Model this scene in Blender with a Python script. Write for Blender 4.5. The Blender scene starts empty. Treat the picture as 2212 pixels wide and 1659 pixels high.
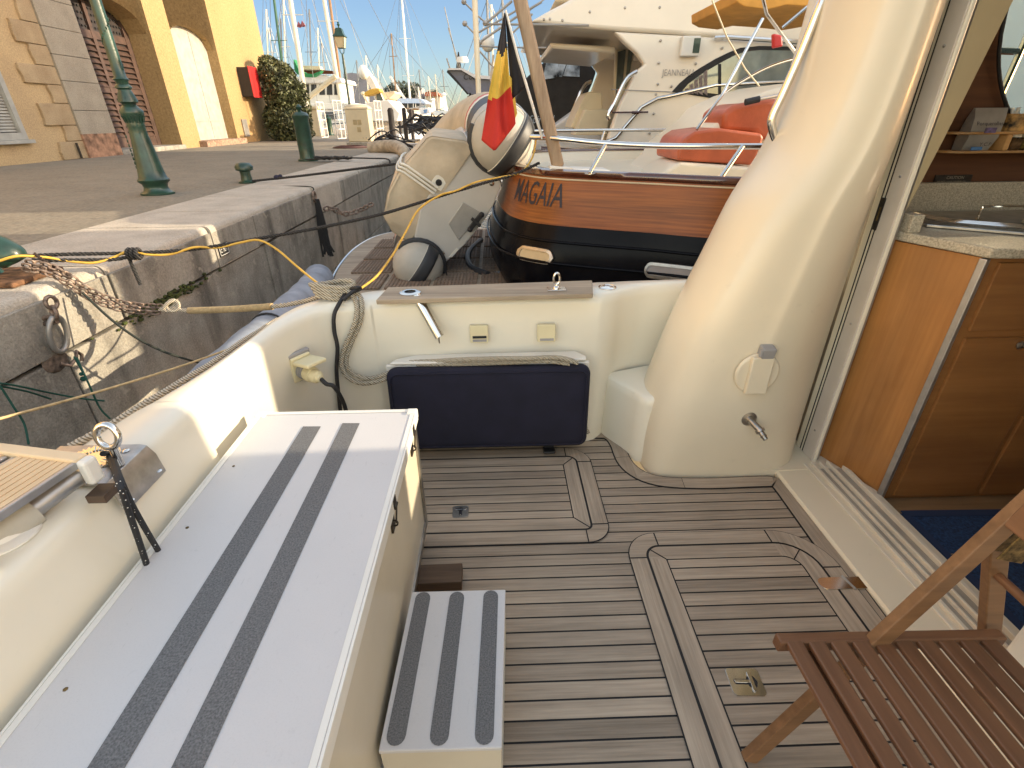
import bpy, bmesh, math, random
from mathutils import Vector, Matrix
PI = math.pi
R = math.radians
scene = bpy.context.scene
COL = scene.collection
random.seed(7)

# ---------------------------------------------------------------- camera
CAM_H = 1.5
_ps, _p, _a = R(1.46), R(28.2), R(0.5)
FW = Vector((math.sin(_ps)*math.cos(_p), math.cos(_ps)*math.cos(_p), -math.sin(_p)))
_r0 = Vector((math.cos(_ps), -math.sin(_ps), 0)); _u0 = _r0.cross(FW)
RT = math.cos(_a)*_r0 - math.sin(_a)*_u0
UP = math.sin(_a)*_r0 + math.cos(_a)*_u0
cam = bpy.data.cameras.new('camera'); cam.sensor_width = 36; cam.lens = 36*1070/2212
cam.clip_start = 0.05; cam.clip_end = 2000
co = bpy.data.objects.new('camera', cam); COL.objects.link(co)
m = Matrix((RT, UP, -FW)).transposed().to_4x4(); m.translation = (0, 0, CAM_H)
co.matrix_world = m; scene.camera = co

def P(x, y, X=None, Y=None, Z=None):
    """a point read off the photograph, placed on a known real plane"""
    d = FW*1070 + RT*(x-1106) + UP*(829.5-y)
    c = Vector((0, 0, CAM_H))
    t = (X-c.x)/d.x if X is not None else (Y-c.y)/d.y if Y is not None else (Z-c.z)/d.z
    return c + d*t

# ---------------------------------------------------------------- light
SUN_AZ, SUN_EL = R(2), R(15)       # azimuth from +X towards +Y
sd = Vector((math.cos(SUN_EL)*math.cos(SUN_AZ), math.cos(SUN_EL)*math.sin(SUN_AZ), math.sin(SUN_EL)))
SKY_LOW = (.44, .50, .63, 1); SKY_HIGH = (3.5, 2.45, 1.74, 1)   # sky dimmed low ahead; boosted warm overhead and behind to fill shade
w = bpy.data.worlds.new('World'); scene.world = w; w.use_nodes = True
wn = w.node_tree.nodes; wl = w.node_tree.links
bg = wn['Background']
sky = wn.new('ShaderNodeTexSky'); sky.sky_type = 'NISHITA'; sky.sun_disc = False
sky.sun_elevation = SUN_EL; sky.sun_rotation = PI/2 - SUN_AZ
sky.air_density = 1.0; sky.dust_density = 0.6; sky.ozone_density = 1.2
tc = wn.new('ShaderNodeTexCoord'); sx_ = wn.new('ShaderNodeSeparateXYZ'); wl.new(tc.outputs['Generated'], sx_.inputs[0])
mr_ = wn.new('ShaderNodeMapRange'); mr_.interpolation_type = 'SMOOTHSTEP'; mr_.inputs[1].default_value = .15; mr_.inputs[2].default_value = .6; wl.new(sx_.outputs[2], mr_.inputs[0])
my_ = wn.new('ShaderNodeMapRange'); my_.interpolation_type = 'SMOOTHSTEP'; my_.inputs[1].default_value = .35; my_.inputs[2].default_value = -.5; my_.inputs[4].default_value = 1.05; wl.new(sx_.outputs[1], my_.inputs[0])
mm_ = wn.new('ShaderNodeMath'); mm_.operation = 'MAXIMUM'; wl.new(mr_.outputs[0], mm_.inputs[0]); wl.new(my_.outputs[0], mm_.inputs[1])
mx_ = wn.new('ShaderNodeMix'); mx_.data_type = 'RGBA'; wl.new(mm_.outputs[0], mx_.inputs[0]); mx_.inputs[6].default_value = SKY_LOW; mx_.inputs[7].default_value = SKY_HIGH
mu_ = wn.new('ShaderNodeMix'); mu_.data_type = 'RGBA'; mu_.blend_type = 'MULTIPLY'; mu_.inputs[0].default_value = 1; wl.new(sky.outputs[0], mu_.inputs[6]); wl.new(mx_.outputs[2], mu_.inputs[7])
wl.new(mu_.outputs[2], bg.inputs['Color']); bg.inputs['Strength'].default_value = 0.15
sl = bpy.data.lights.new('sun', 'SUN'); sl.energy = 3.5; sl.angle = R(0.5); sl.color = (1, .84, .60)
so = bpy.data.objects.new('sun', sl); COL.objects.link(so)
so.rotation_euler = sd.to_track_quat('Z', 'Y').to_euler(); so.location = (20, 5, 12)
scene.view_settings.view_transform = 'Standard'; scene.view_settings.look = 'None'
scene.view_settings.exposure = 1.17; scene.view_settings.gamma = 1
scene.cycles.max_bounces = 8

# ---------------------------------------------------------------- materials
def nodes(name):
    m = bpy.data.materials.new(name); m.use_nodes = True
    nt = m.node_tree
    return m, nt.nodes, nt.links, nt.nodes['Principled BSDF']
def ramp(n, l, fac, stops):
    r = n.new('ShaderNodeValToRGB'); e = r.color_ramp.elements
    while len(e) < len(stops): e.new(0.5)
    for i, (p, c) in enumerate(stops):
        e[i].position = p; e[i].color = (*c, 1) if len(c) == 3 else c
    l.new(fac, r.inputs[0]); return r.outputs[0]
def noise(n, l, scale, detail=4, vec=None, rough=.55, stretch=None):
    t = n.new('ShaderNodeTexNoise'); t.inputs['Scale'].default_value = scale
    t.inputs['Detail'].default_value = detail; t.inputs['Roughness'].default_value = rough
    if vec is None:
        vec = n.new('ShaderNodeTexCoord').outputs['Object']
    if stretch:
        mp = n.new('ShaderNodeMapping'); mp.inputs['Scale'].default_value = stretch
        l.new(vec, mp.inputs['Vector']); vec = mp.outputs[0]
    l.new(vec, t.inputs['Vector']); return t.outputs['Fac']
def mixc(n, l, fac, a, b, mode='MIX'):
    x = n.new('ShaderNodeMix'); x.data_type = 'RGBA'; x.blend_type = mode
    for s, v in ((0, fac), (6, a), (7, b)):
        if hasattr(v, 'is_linked') or hasattr(v, 'links'): l.new(v, x.inputs[s])
        elif s == 0: x.inputs[0].default_value = v
        else: x.inputs[s].default_value = (*v, 1)
    return x.outputs[2]
def bump(n, l, b, h, strength=.3, dist=.01):
    k = n.new('ShaderNodeBump'); k.inputs['Strength'].default_value = strength
    k.inputs['Distance'].default_value = dist
    l.new(h, k.inputs['Height']); l.new(k.outputs[0], b.inputs['Normal'])
def simple(name, col, rough=.5, metal=0, var=.08, vs=6, bs=0, bscale=60, bd=.003, coat=0, spec=None, emit=None, rv=.0):
    m, n, l, b = nodes(name)
    b.inputs['Roughness'].default_value = rough; b.inputs['Metallic'].default_value = metal
    c2 = tuple(max(0, c*(1-2*var)) for c in col); c3 = tuple(min(1, c*(1+var)) for c in col)
    f = noise(n, l, vs, 5)
    l.new(ramp(n, l, f, [(.3, c2), (.7, c3)]), b.inputs['Base Color'])
    if rv:
        mr = n.new('ShaderNodeMapRange'); mr.inputs[3].default_value = rough-rv; mr.inputs[4].default_value = rough+rv
        l.new(f, mr.inputs[0]); l.new(mr.outputs[0], b.inputs['Roughness'])
    if bs: bump(n, l, b, noise(n, l, bscale, 3), bs, bd)
    if coat: b.inputs['Coat Weight'].default_value = coat; b.inputs['Coat Roughness'].default_value = .06
    if spec is not None: b.inputs['Specular IOR Level'].default_value = spec
    if emit: b.inputs['Emission Color'].default_value = (*emit[0], 1); b.inputs['Emission Strength'].default_value = emit[1]
    return m
def wood(name, a, b_, axis='X', rough=.55, scale=1, coat=0, island=.25, bs=.25, fine=1.0, spec=None, sx=.06, blotch=.18, f2m=.35):
    m, n, l, b = nodes(name)
    st = {'XY': (sx, .05, 1), 'X': (sx, 1, 1), 'Y': (1, sx, 1), 'Z': (1, 1, sx)}[axis]
    st = tuple(v*scale for v in st)
    vec = n.new('ShaderNodeTexCoord').outputs['Object']
    g = n.new('ShaderNodeNewGeometry')
    add = n.new('ShaderNodeVectorMath'); add.operation = 'MULTIPLY_ADD'
    l.new(g.outputs['Random Per Island'], add.inputs[0]); add.inputs[1].default_value = (7, 9, 5); l.new(vec, add.inputs[2])
    f = noise(n, l, 55*fine, 6, add.outputs[0], .6, st)
    f2 = noise(n, l, 9, 3, add.outputs[0], .5, st)
    c = ramp(n, l, f, [(.3, a), (.7, b_)])
    c = mixc(n, l, f2m, c, ramp(n, l, f2, [(.3, tuple(x*.6 for x in a)), (.7, tuple(min(1, x*1.25) for x in b_))]))
    rr = ramp(n, l, g.outputs['Random Per Island'], [(0, (1-island,)*3), (1, (1+island*.3,)*3)])
    c = mixc(n, l, 1, c, rr, 'MULTIPLY')
    blot = noise(n, l, 3.1, 4)
    c = mixc(n, l, 1, c, ramp(n, l, blot, [(.3, (1-blotch, 1-blotch, 1-blotch)), (.65, (1, 1, 1))]), 'MULTIPLY')
    l.new(c, b.inputs['Base Color']); b.inputs['Roughness'].default_value = rough
    if bs: bump(n, l, b, f, bs, .002)
    if spec is not None: b.inputs['Specular IOR Level'].default_value = spec
    if coat: b.inputs['Coat Weight'].default_value = coat; b.inputs['Coat Roughness'].default_value = .05
    return m
def rope_mat(name, a, b_, scale=60, rough=.9):
    """twisted strands: slanted bands from object space"""
    m, n, l, b = nodes(name)
    vec = n.new('ShaderNodeTexCoord').outputs['Object']
    wv = n.new('ShaderNodeTexWave'); wv.bands_direction = 'DIAGONAL'; wv.inputs['Scale'].default_value = scale
    wv.inputs['Distortion'].default_value = 1.5; l.new(vec, wv.inputs['Vector'])
    l.new(ramp(n, l, wv.outputs['Fac'], [(.15, a), (.6, b_)]), b.inputs['Base Color'])
    b.inputs['Roughness'].default_value = rough; bump(n, l, b, wv.outputs['Fac'], .6, .004)
    return m
def stone_mat(name, base, dark, stains=True, scale=1.0, rough=.9):
    m, n, l, b = nodes(name)
    f = noise(n, l, 2.2*scale, 8, rough=.62); g = noise(n, l, 45*scale, 5, rough=.7); h = noise(n, l, 9*scale, 5)
    c = ramp(n, l, f, [(.28, dark), (.62, base)])
    c = mixc(n, l, .42, c, ramp(n, l, g, [(.35, tuple(x*.45 for x in base)), (.65, tuple(min(1, x*1.35) for x in base))]))
    if stains:
        v = noise(n, l, 3.5, 6, stretch=(1, 1, .18))
        c = mixc(n, l, ramp(n, l, v, [(.52, (0, 0, 0)), (.72, (.7, .7, .7))]), c, tuple(x*.35 for x in dark))
        lich = ramp(n, l, noise(n, l, 13, 4), [(.62, (0, 0, 0)), (.68, (.6, .6, .6))])
        c = mixc(n, l, lich, c, (.42, .38, .30))
    l.new(c, b.inputs['Base Color']); b.inputs['Roughness'].default_value = rough
    k = n.new('ShaderNodeMath'); k.operation = 'ADD'; l.new(g, k.inputs[0]); l.new(h, k.inputs[1])
    bump(n, l, b, k.outputs[0], .7, .012)
    return m

M = {}
def gel(name, col, rough=.28):
    m, n, l, b = nodes(name)
    f = noise(n, l, 2.5, 4); g = noise(n, l, 14, 6, rough=.7)
    c = ramp(n, l, f, [(.3, tuple(x*.94 for x in col)), (.7, col)])
    c = mixc(n, l, ramp(n, l, g, [(.63, (0, 0, 0)), (.8, (.35, .35, .35))]), c, tuple(x*.72 for x in col))
    l.new(c, b.inputs['Base Color']); b.inputs['Roughness'].default_value = rough
    sp = noise(n, l, 210, 2)
    bump(n, l, b, noise(n, l, 5, 2), .06, .01)
    b.inputs['Coat Weight'].default_value = .3; b.inputs['Coat Roughness'].default_value = .15
    return m
M['gel'] = gel('cream_gelcoat', (.80, .75, .62))
M['gelwarm'] = gel('warm_gelcoat', (.76, .675, .515), .4)
M['gelwhite'] = gel('white_gelcoat', (.80, .77, .70))
M['yachtgel'] = gel('yacht_gelcoat', (.80, .74, .64), .25)
def scuffed(name, col):
    m, n, l, b = nodes(name)
    f = noise(n, l, 3, 5); g = noise(n, l, 38, 8, rough=.75); h = noise(n, l, 120, 3, stretch=(1, .12, 1)); d = noise(n, l, 300, 2)
    c = ramp(n, l, f, [(.3, tuple(x*.93 for x in col)), (.7, col)])
    c = mixc(n, l, ramp(n, l, g, [(.60, (0, 0, 0)), (.72, (.45, .45, .45))]), c, tuple(x*.72 for x in col))
    c = mixc(n, l, ramp(n, l, h, [(.70, (0, 0, 0)), (.78, (.4, .4, .4))]), c, tuple(x*.55 for x in col))
    c = mixc(n, l, ramp(n, l, d, [(.3, (.25, .25, .25)), (.5, (0, 0, 0))]), c, tuple(x*.8 for x in col))
    l.new(c, b.inputs['Base Color']); b.inputs['Roughness'].default_value = .45; bump(n, l, b, d, .12, .001)
    return m
M['boxwhite'] = scuffed('scuffed_white_paint', (.60, .585, .58))
M['boxside'] = simple('cream_panel', (.62, .56, .44), .3, var=.05, vs=3)
M['grip'] = simple('grey_grip_tape', (.165, .165, .168), .95, var=.25, vs=260, bs=.6, bscale=400, bd=.002)
M['alu'] = simple('brushed_aluminium', (.46, .46, .47), .42, .85, var=.08, vs=20)
M['chrome'] = simple('polished_steel', (.72, .70, .66), .12, 1, var=.04, vs=8)
M['steel'] = simple('dull_steel', (.42, .40, .37), .38, 1, var=.15, vs=20)
M['black'] = simple('black_rubber', (.015, .015, .017), .6, var=.2)
M['blackmetal'] = simple('dark_tarnished_metal', (.06, .05, .04), .5, .7, var=.4, vs=60)
M['navy'] = simple('navy_canvas', (.012, .012, .028), .92, var=.12, vs=10, bs=.3, bscale=500, bd=.001)
M['caulk'] = simple('black_caulk', (.012, .012, .013), .7)
M['teakx'] = wood('weathered_teak_fore_aft', (.27, .21, .15), (.52, .42, .315), 'X', .75, island=.22, fine=1.9, sx=.035, bs=.5)
M['teaky'] = wood('weathered_teak_athwart', (.27, .21, .15), (.52, .42, .315), 'Y', .75, island=.16, fine=1.9, sx=.035, bs=.5)
M['teakrail'] = wood('silver_teak', (.26, .20, .14), (.48, .39, .28), 'X', .7, island=.1)
M['teakpost'] = wood('grey_spar_wood', (.26, .17, .10), (.45, .33, .21), 'Z', .6, island=.1)
M['chair'] = wood('oiled_hardwood', (.13, .058, .028), (.25, .12, .058), 'Y', .42, island=.3)
M['chairx'] = wood('oiled_hardwood_rail', (.13, .058, .028), (.25, .12, .058), 'X', .42, island=.2)
M['chairbeam'] = wood('golden_hardwood', (.16, .08, .035), (.30, .16, .075), 'X', .42, island=.2)
M['varnish'] = wood('varnished_mahogany', (.13, .036, .008), (.35, .112, .024), 'XY', .36, island=.1, coat=.0, bs=.05, scale=1, fine=1.3, spec=.3, sx=.02, blotch=.1, f2m=.2)
M['darkwood'] = wood('dark_varnished_rail', (.05, .012, .006), (.11, .03, .012), 'X', .2, island=.1, coat=1, bs=0)
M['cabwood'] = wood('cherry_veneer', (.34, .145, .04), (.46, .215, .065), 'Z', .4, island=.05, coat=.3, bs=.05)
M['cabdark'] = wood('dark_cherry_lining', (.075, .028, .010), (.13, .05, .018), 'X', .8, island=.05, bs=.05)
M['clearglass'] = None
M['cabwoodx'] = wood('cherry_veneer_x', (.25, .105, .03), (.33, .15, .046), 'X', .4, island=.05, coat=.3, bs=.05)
M['cabfloor'] = wood('oak_cabin_floor', (.22, .13, .06), (.36, .23, .12), 'X', .35, island=.2, coat=.2)
M['shelfwood'] = wood('honey_wood', (.38, .20, .07), (.55, .32, .13), 'X', .4, island=.1)
M['rope'] = rope_mat('beige_rope', (.22, .18, .12), (.62, .54, .42), 45)
M['ropegrey'] = rope_mat('weathered_rope', (.20, .17, .12), (.55, .49, .38), 45)
M['ropeblack'] = rope_mat('black_rope', (.006, .006, .006), (.045, .042, .04), 30)
M['yellow'] = simple('yellow_line', (.62, .38, .06), .6, var=.1, vs=20)
M['buff'] = simple('buff_line', (.55, .40, .20), .8, var=.15, vs=40)
M['greenline'] = simple('green_twine', (.01, .08, .055), .8, var=.2)
M['darkline'] = simple('dark_line', (.02, .025, .018), .8, var=.2)
M['chain'] = simple('rusty_chain', (.30, .22, .17), .6, .55, var=.4, vs=40)
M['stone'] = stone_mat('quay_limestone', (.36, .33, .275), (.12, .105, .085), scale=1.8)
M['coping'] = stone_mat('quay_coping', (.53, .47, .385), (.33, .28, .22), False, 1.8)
M['asphalt'] = stone_mat('speckled_asphalt', (.25, .215, .16), (.16, .137, .10), False, .55)
M['greeniron'] = simple('green_painted_iron', (.014, .052, .034), .38, var=.25, vs=8, bs=.3, bscale=35, bd=.006, coat=.3)
M['plaster'] = stone_mat('yellow_render', (.38, .255, .115), (.31, .205, .085), False, .35)
M['plasterbare'] = stone_mat('stained_render', (.50, .36, .19), (.36, .25, .14), False, .8)
M['ochre'] = simple('ochre_render', (.30,.18,.065), .9, var=.08, vs=2, bs=.3, bscale=30, bd=.01)
M['shutter'] = simple('brown_shutter_paint', (.075, .042, .03), .6, var=.2, vs=6)
M['whitedoor'] = simple('peeling_white_paint', (.36, .35, .31), .6, var=.1, vs=5)
M['hullblack'] = simple('gloss_black_hull', (.006, .006, .008), .2, var=.2, spec=.08)
M['grating'] = wood('teak_grating', (.16, .11, .075), (.30, .22, .155), 'X', .8, island=.15)
M['bluegrey'] = simple('blue_grey_fender_cloth', (.27, .30, .35), .85, var=.15, vs=6, bs=.4, bscale=18, bd=.01)
M['ribgrey'] = simple('pale_grey_hypalon', (.46, .44, .38), .5, var=.08, vs=5, bs=.25, bscale=14, bd=.01)
M['ribwhite'] = simple('off_white_strip', (.72, .69, .6), .5, var=.04)
M['ribdark'] = simple('dark_grey_strake', (.035, .038, .042), .5, var=.15)
M['cover'] = simple('sand_canvas_cover', (.52, .44, .325), .85, var=.12, vs=4, bs=.5, bscale=6, bd=.04)
M['ribhull'] = simple('grey_fibreglass', (.52, .50, .46), .35, var=.05, vs=3)
M['flagblack'] = simple('flag_black', (.012, .012, .016), .8, var=.2)
M['flagyellow'] = simple('flag_yellow', (.66, .46, .07), .8, var=.08)
M['flagred'] = simple('flag_red', (.50, .025, .015), .8, var=.08)
M['leather'] = simple('coral_leather', (.44, .10, .038), .45, var=.12, vs=5, bs=.3, bscale=40, bd=.006)
M['yellowcanvas'] = simple('mustard_canvas', (.55, .28, .06), .85, var=.1, vs=6)
M['white'] = simple('white_paint', (.76, .74, .68), .4, var=.05, vs=2)
M['whiteplastic'] = simple('aged_white_plastic', (.74, .66, .42), .45, var=.05)
M['greyplastic'] = simple('grey_plastic', (.32, .31, .31), .5, var=.08)
M['darkglass'] = simple('dark_tinted_glass', (.02, .024, .028), .06, var=.1, coat=.5)
M['winglass'] = simple('reflecting_window_glass', (.16, .20, .20), .06, .25, var=.35, vs=1.6, coat=.6)
M['blackcanvas'] = simple('black_cockpit_cover', (.022, .02, .018), .75, var=.2, vs=5, bs=.5, bscale=5, bd=.05)
M['clearpanel'] = simple('clear_vinyl', (.48, .57, .70), .15, .1, var=.55, vs=4)
M['counter'] = simple('speckled_counter', (.48, .43, .33), .35, var=.25, vs=160)
M['matblue'] = simple('blue_doormat', (.012, .045, .13), .95, var=.35, vs=120, bs=.8, bscale=250, bd=.006)
M['mattan'] = simple('tan_mat_print', (.30, .21, .10), .95, var=.2, vs=80)
M['pouch'] = simple('silver_pouch', (.50, .50, .49), .3, .7, var=.15, vs=9)
M['paperblue'] = simple('blue_print', (.04, .16, .38), .6)
M['ink'] = simple('dark_lettering', (.02, .018, .03), .6)
M['plaque'] = simple('dark_plate', (.03, .027, .024), .4, .3, var=.3, vs=60)
M['brass'] = simple('tarnished_brass', (.20, .14, .06), .5, .8, var=.5, vs=60)
M['red'] = simple('red_enamel', (.55, .03, .03), .4)
M['bronzedark'] = simple('dark_box_paint', (.03, .022, .02), .6)
M['leaf'] = simple('hedge_leaf', (.105, .115, .045), .55, var=.5, vs=4)
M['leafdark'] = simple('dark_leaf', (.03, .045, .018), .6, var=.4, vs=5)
M['bark'] = simple('bark', (.08, .055, .035), .9, var=.3, vs=10)
M['moss'] = simple('moss', (.06, .075, .015), .95, var=.4, vs=30)
M['pale'] = simple('cream_cabinet_paint', (.62, .53, .36), .5, var=.05, vs=3)
M['sticker'] = simple('tan_sticker', (.42, .33, .18), .6, var=.1)
M['bluewhite'] = simple('neutral_white_gelcoat', (.70, .70, .70), .4, var=.05)  # plain neutral white, the same on every boat using it
M['navyhull'] = simple('navy_hull_paint', (.10, .12, .20), .3, var=.1)
M['varnishmast'] = wood('varnished_mast', (.22, .12, .05), (.36, .21, .10), 'Z', .4)
M['mast'] = simple('cream_mast_paint', (.72, .66, .52), .4, var=.06, vs=3)
M['greenmast'] = simple('green_mast_paint', (.01, .09, .05), .4)
M['greencanvas'] = simple('green_sail_cover', (.02, .20, .075), .8)
M['wire'] = simple('rigging_wire', (.16, .17, .18), .5, .4)
M['roofred'] = simple('terracotta_roof', (.36, .11, .05), .9, var=.2, vs=9)
M['greywall'] = simple('grey_town_wall', (.36, .35, .34), .9, var=.06, vs=1)
M['townwall'] = simple('cream_town_wall', (.58, .52, .42), .9, var=.06, vs=1)
M['windark'] = simple('dark_window', (.04, .045, .05), .2)
M['greenshut'] = simple('green_shutter', (.03, .16, .09), .6)
M['pile'] = simple('dark_pile', (.045, .035, .03), .8, var=.3, vs=10)
M['pontoon'] = simple('pontoon_deck', (.34, .33, .34), .8, var=.12, vs=5)
M['steelgrey'] = simple('grey_pipe', (.38, .36, .33), .4, .5, var=.1)
M['lampglass'] = simple('frosted_lamp_glass', (.62, .54, .36), .3, var=.05)
M['bush'] = M['leaf']

def lantern_glass(): return M['lampglass']

# plastic stair-tread look of the gangway
def gangway_mat():
    m, n, l, b = nodes('ribbed_beige_planking')
    b.inputs['Roughness'].default_value = .7
    l.new(ramp(n, l, noise(n, l, 6, 4), [(.3, (.60, .43, .25)), (.7, (.72, .54, .33))]), b.inputs['Base Color'])
    return m
M['gang'] = gangway_mat()
def glass_mat():
    m, n, l, b = nodes('tinted_window_glass')
    b.inputs['Base Color'].default_value = (.55, .72, .80, 1); b.inputs['Transmission Weight'].default_value = 1; b.inputs['Roughness'].default_value = .02; b.inputs['IOR'].default_value = 1.05
    return m
M['clearglass'] = glass_mat()
def water_mat():
    m, n, l, b = nodes('harbour_water')
    b.inputs['Base Color'].default_value = (.012, .02, .018, 1); b.inputs['Roughness'].default_value = .06
    b.inputs['IOR'].default_value = 1.33
    bump(n, l, b, noise(n, l, 5, 4), .35, .06)
    return m
M['water'] = water_mat()

# ---------------------------------------------------------------- mesh builder
class MB:
    def __init__(s): s.v = []; s.f = []; s.mi = []; s.cur = 0
    def mat(s, i): s.cur = i; return s
    def add(s, vs, fs):
        o = len(s.v); s.v += [Vector(p) for p in vs]
        for f in fs: s.f.append([i+o for i in f]); s.mi.append(s.cur)
        return s
    def box(s, c, d, rz=0, rx=0, ry=0, rot=None):
        x, y, z = d[0]/2, d[1]/2, d[2]/2
        q = rot if rot is not None else (Matrix.Rotation(rz, 3, 'Z') @ Matrix.Rotation(ry, 3, 'Y') @ Matrix.Rotation(rx, 3, 'X'))
        vs = [Vector(c) + q @ Vector((a, b, e)) for e in (-z, z) for a, b in ((-x, -y), (x, -y), (x, y), (-x, y))]
        return s.add(vs, [(3, 2, 1, 0), (4, 5, 6, 7), (0, 1, 5, 4), (1, 2, 6, 5), (2, 3, 7, 6), (3, 0, 4, 7)])
    def bb(s, x0, x1, y0, y1, z0, z1): return s.box(((x0+x1)/2, (y0+y1)/2, (z0+z1)/2), (x1-x0, y1-y0, z1-z0))
    def beam(s, a, b, wd, ht, up=(0, 0, 1)):
        a, b = Vector(a), Vector(b); d = (b-a); L = d.length; d.normalize()
        u = Vector(up); r = d.cross(u).normalized(); u = r.cross(d)
        return s.box((a+b)/2, (L, wd, ht), rot=Matrix((d, r, u)).transposed())
    def prism(s, pts, vec, cap=True):
        n = len(pts); vec = Vector(vec); pts = [Vector(p) for p in pts]
        vs = pts + [p+vec for p in pts]
        fs = [(i, (i+1) % n, n+(i+1) % n, n+i) for i in range(n)]
        if cap: fs += [tuple(range(n))[::-1], tuple(range(n, 2*n))]
        return s.add(vs, fs)
    def ngon(s, pts): return s.add(pts, [tuple(range(len(pts)))])
    def tube(s, pts, r, n=10, closed=False, cap=True):
        pts = [Vector(p) for p in pts]; k = len(pts)
        rs = r if isinstance(r, (list, tuple)) else [r]*k
        ref = None; rings = []
        for i, p in enumerate(pts):
            a = pts[(i-1) % k] if (closed or i > 0) else p; b = pts[(i+1) % k] if (closed or i < k-1) else p
            t = (b-a).normalized()
            if ref is None:
                ref = t.cross(Vector((0, 0, 1)));
                if ref.length < .1: ref = t.cross(Vector((1, 0, 0)))
            ref = (ref - t*ref.dot(t)).normalized(); o = t.cross(ref)
            rings.append([p + rs[i]*(math.cos(2*PI*j/n)*ref + math.sin(2*PI*j/n)*o) for j in range(n)])
        vs = [q for rg in rings for q in rg]; fs = []
        for i in range(k if closed else k-1):
            for j in range(n):
                i2 = (i+1) % k
                fs.append((i*n+j, i*n+(j+1) % n, i2*n+(j+1) % n, i2*n+j))
        if cap and not closed: fs += [tuple(range(n))[::-1], tuple((k-1)*n+j for j in range(n))]
        return s.add(vs, fs)
    def lathe(s, prof, c=(0, 0, 0), n=24, axis=(0, 0, 1), cap=True):
        ax = Vector(axis).normalized(); ref = ax.cross(Vector((0, 0, 1)))
        if ref.length < .1: ref = Vector((1, 0, 0))
        ref.normalize(); o = ax.cross(ref); c = Vector(c)
        vs = [c + ax*z + r*(math.cos(2*PI*j/n)*ref + math.sin(2*PI*j/n)*o) for r, z in prof for j in range(n)]
        fs = [(i*n+j, i*n+(j+1) % n, (i+1)*n+(j+1) % n, (i+1)*n+j) for i in range(len(prof)-1) for j in range(n)]
        if cap: fs += [tuple(range(n))[::-1], tuple((len(prof)-1)*n+j for j in range(n))]
        return s.add(vs, fs)
    def ball(s, c, r, n=12, sc=(1, 1, 1)):
        vs = []; m = n//2
        for i in range(m+1):
            a = PI*i/m
            for j in range(n):
                b = 2*PI*j/n
                vs.append((c[0]+sc[0]*r*math.sin(a)*math.cos(b), c[1]+sc[1]*r*math.sin(a)*math.sin(b), c[2]+sc[2]*r*math.cos(a)))
        return s.add(vs, [(i*n+j, (i+1)*n+j, (i+1)*n+(j+1) % n, i*n+(j+1) % n) for i in range(m) for j in range(n)])
    def grid(s, rows, closed=False):
        k = len(rows[0]); vs = [p for r in rows for p in r]
        return s.add(vs, [(i*k+j, i*k+(j+1) % k, (i+1)*k+(j+1) % k, (i+1)*k+j) for i in range(len(rows)-1) for j in range(k if closed else k-1)])
    def build(s, name, mats, parent=None, smooth=40, bevel=0, seg=2, weld=True):
        me = bpy.data.meshes.new(name)
        off = Vector((0, 0, 0))
        if parent is not None: off = wloc(parent)
        me.from_pydata([tuple(p-off) for p in s.v], [], s.f)
        if not isinstance(mats, (list, tuple)): mats = [mats]
        for m_ in mats: me.materials.append(M[m_] if isinstance(m_, str) else m_)
        for p, i in zip(me.polygons, s.mi): p.material_index = i
        b = bmesh.new(); b.from_mesh(me)
        if weld: bmesh.ops.remove_doubles(b, verts=b.verts, dist=1e-5)
        bmesh.ops.recalc_face_normals(b, faces=b.faces); b.to_mesh(me); b.free()
        if smooth:
            me.polygons.foreach_set('use_smooth', [True]*len(me.polygons))
            me.set_sharp_from_angle(angle=R(smooth))
        o = bpy.data.objects.new(name, me); COL.objects.link(o)
        if parent is not None: o.parent = parent
        if bevel:
            bv = o.modifiers.new('bevel', 'BEVEL'); bv.width = bevel; bv.segments = seg; bv.limit_method = 'ANGLE'; bv.angle_limit = R(35)
            bv.harden_normals = False
        return o
def wloc(o):
    v = Vector(o.location)
    while o.parent: o = o.parent; v += Vector(o.location)
    return v
def thing(name, label, cat, loc=(0, 0, 0), group=None, kind=None):
    o = bpy.data.objects.new(name, None); COL.objects.link(o); o.location = loc; o.empty_display_size = .1
    o['label'] = label; o['category'] = cat
    if group: o['group'] = group
    if kind: o['kind'] = kind
    return o
def tag(o, label, cat, group=None, kind=None):
    o['label'] = label; o['category'] = cat
    if group: o['group'] = group
    if kind: o['kind'] = kind
    return o
def struct(o, label=None):
    o['kind'] = 'structure'
    if label: o['label'] = label
    return o
def dup(root, loc, rz=0, label=None, sc=1):
    r = root.copy(); COL.objects.link(r); r.location = loc; r.rotation_euler = (0, 0, rz); r.scale = (sc,)*3
    if label: r['label'] = label
    for ch in list(root.children):
        c = ch.copy(); COL.objects.link(c); c.parent = r
        for g in list(ch.children):
            d = g.copy(); COL.objects.link(d); d.parent = c
    return r
def smooth_path(pts, n=6):
    pts = [Vector(p) for p in pts]; out = []
    for i in range(len(pts)-1):
        p0 = pts[max(i-1, 0)]; p1 = pts[i]; p2 = pts[i+1]; p3 = pts[min(i+2, len(pts)-1)]
        for k in range(n):
            t = k/n
            out.append(.5*((2*p1)+(p2-p0)*t+(2*p0-5*p1+4*p2-p3)*t*t+(3*p1-p0-3*p2+p3)*t**3))
    out.append(pts[-1]); return out
def lerp(a, b, t): return a+(b-a)*t
def interp(tbl, x):
    if x <= tbl[0][0]: return tbl[0][1]
    for (a, va), (b, vb) in zip(tbl, tbl[1:]):
        if x <= b:
            t = (x-a)/(b-a); t2 = t
            return va+(vb-va)*t2
    return tbl[-1][1]
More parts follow.
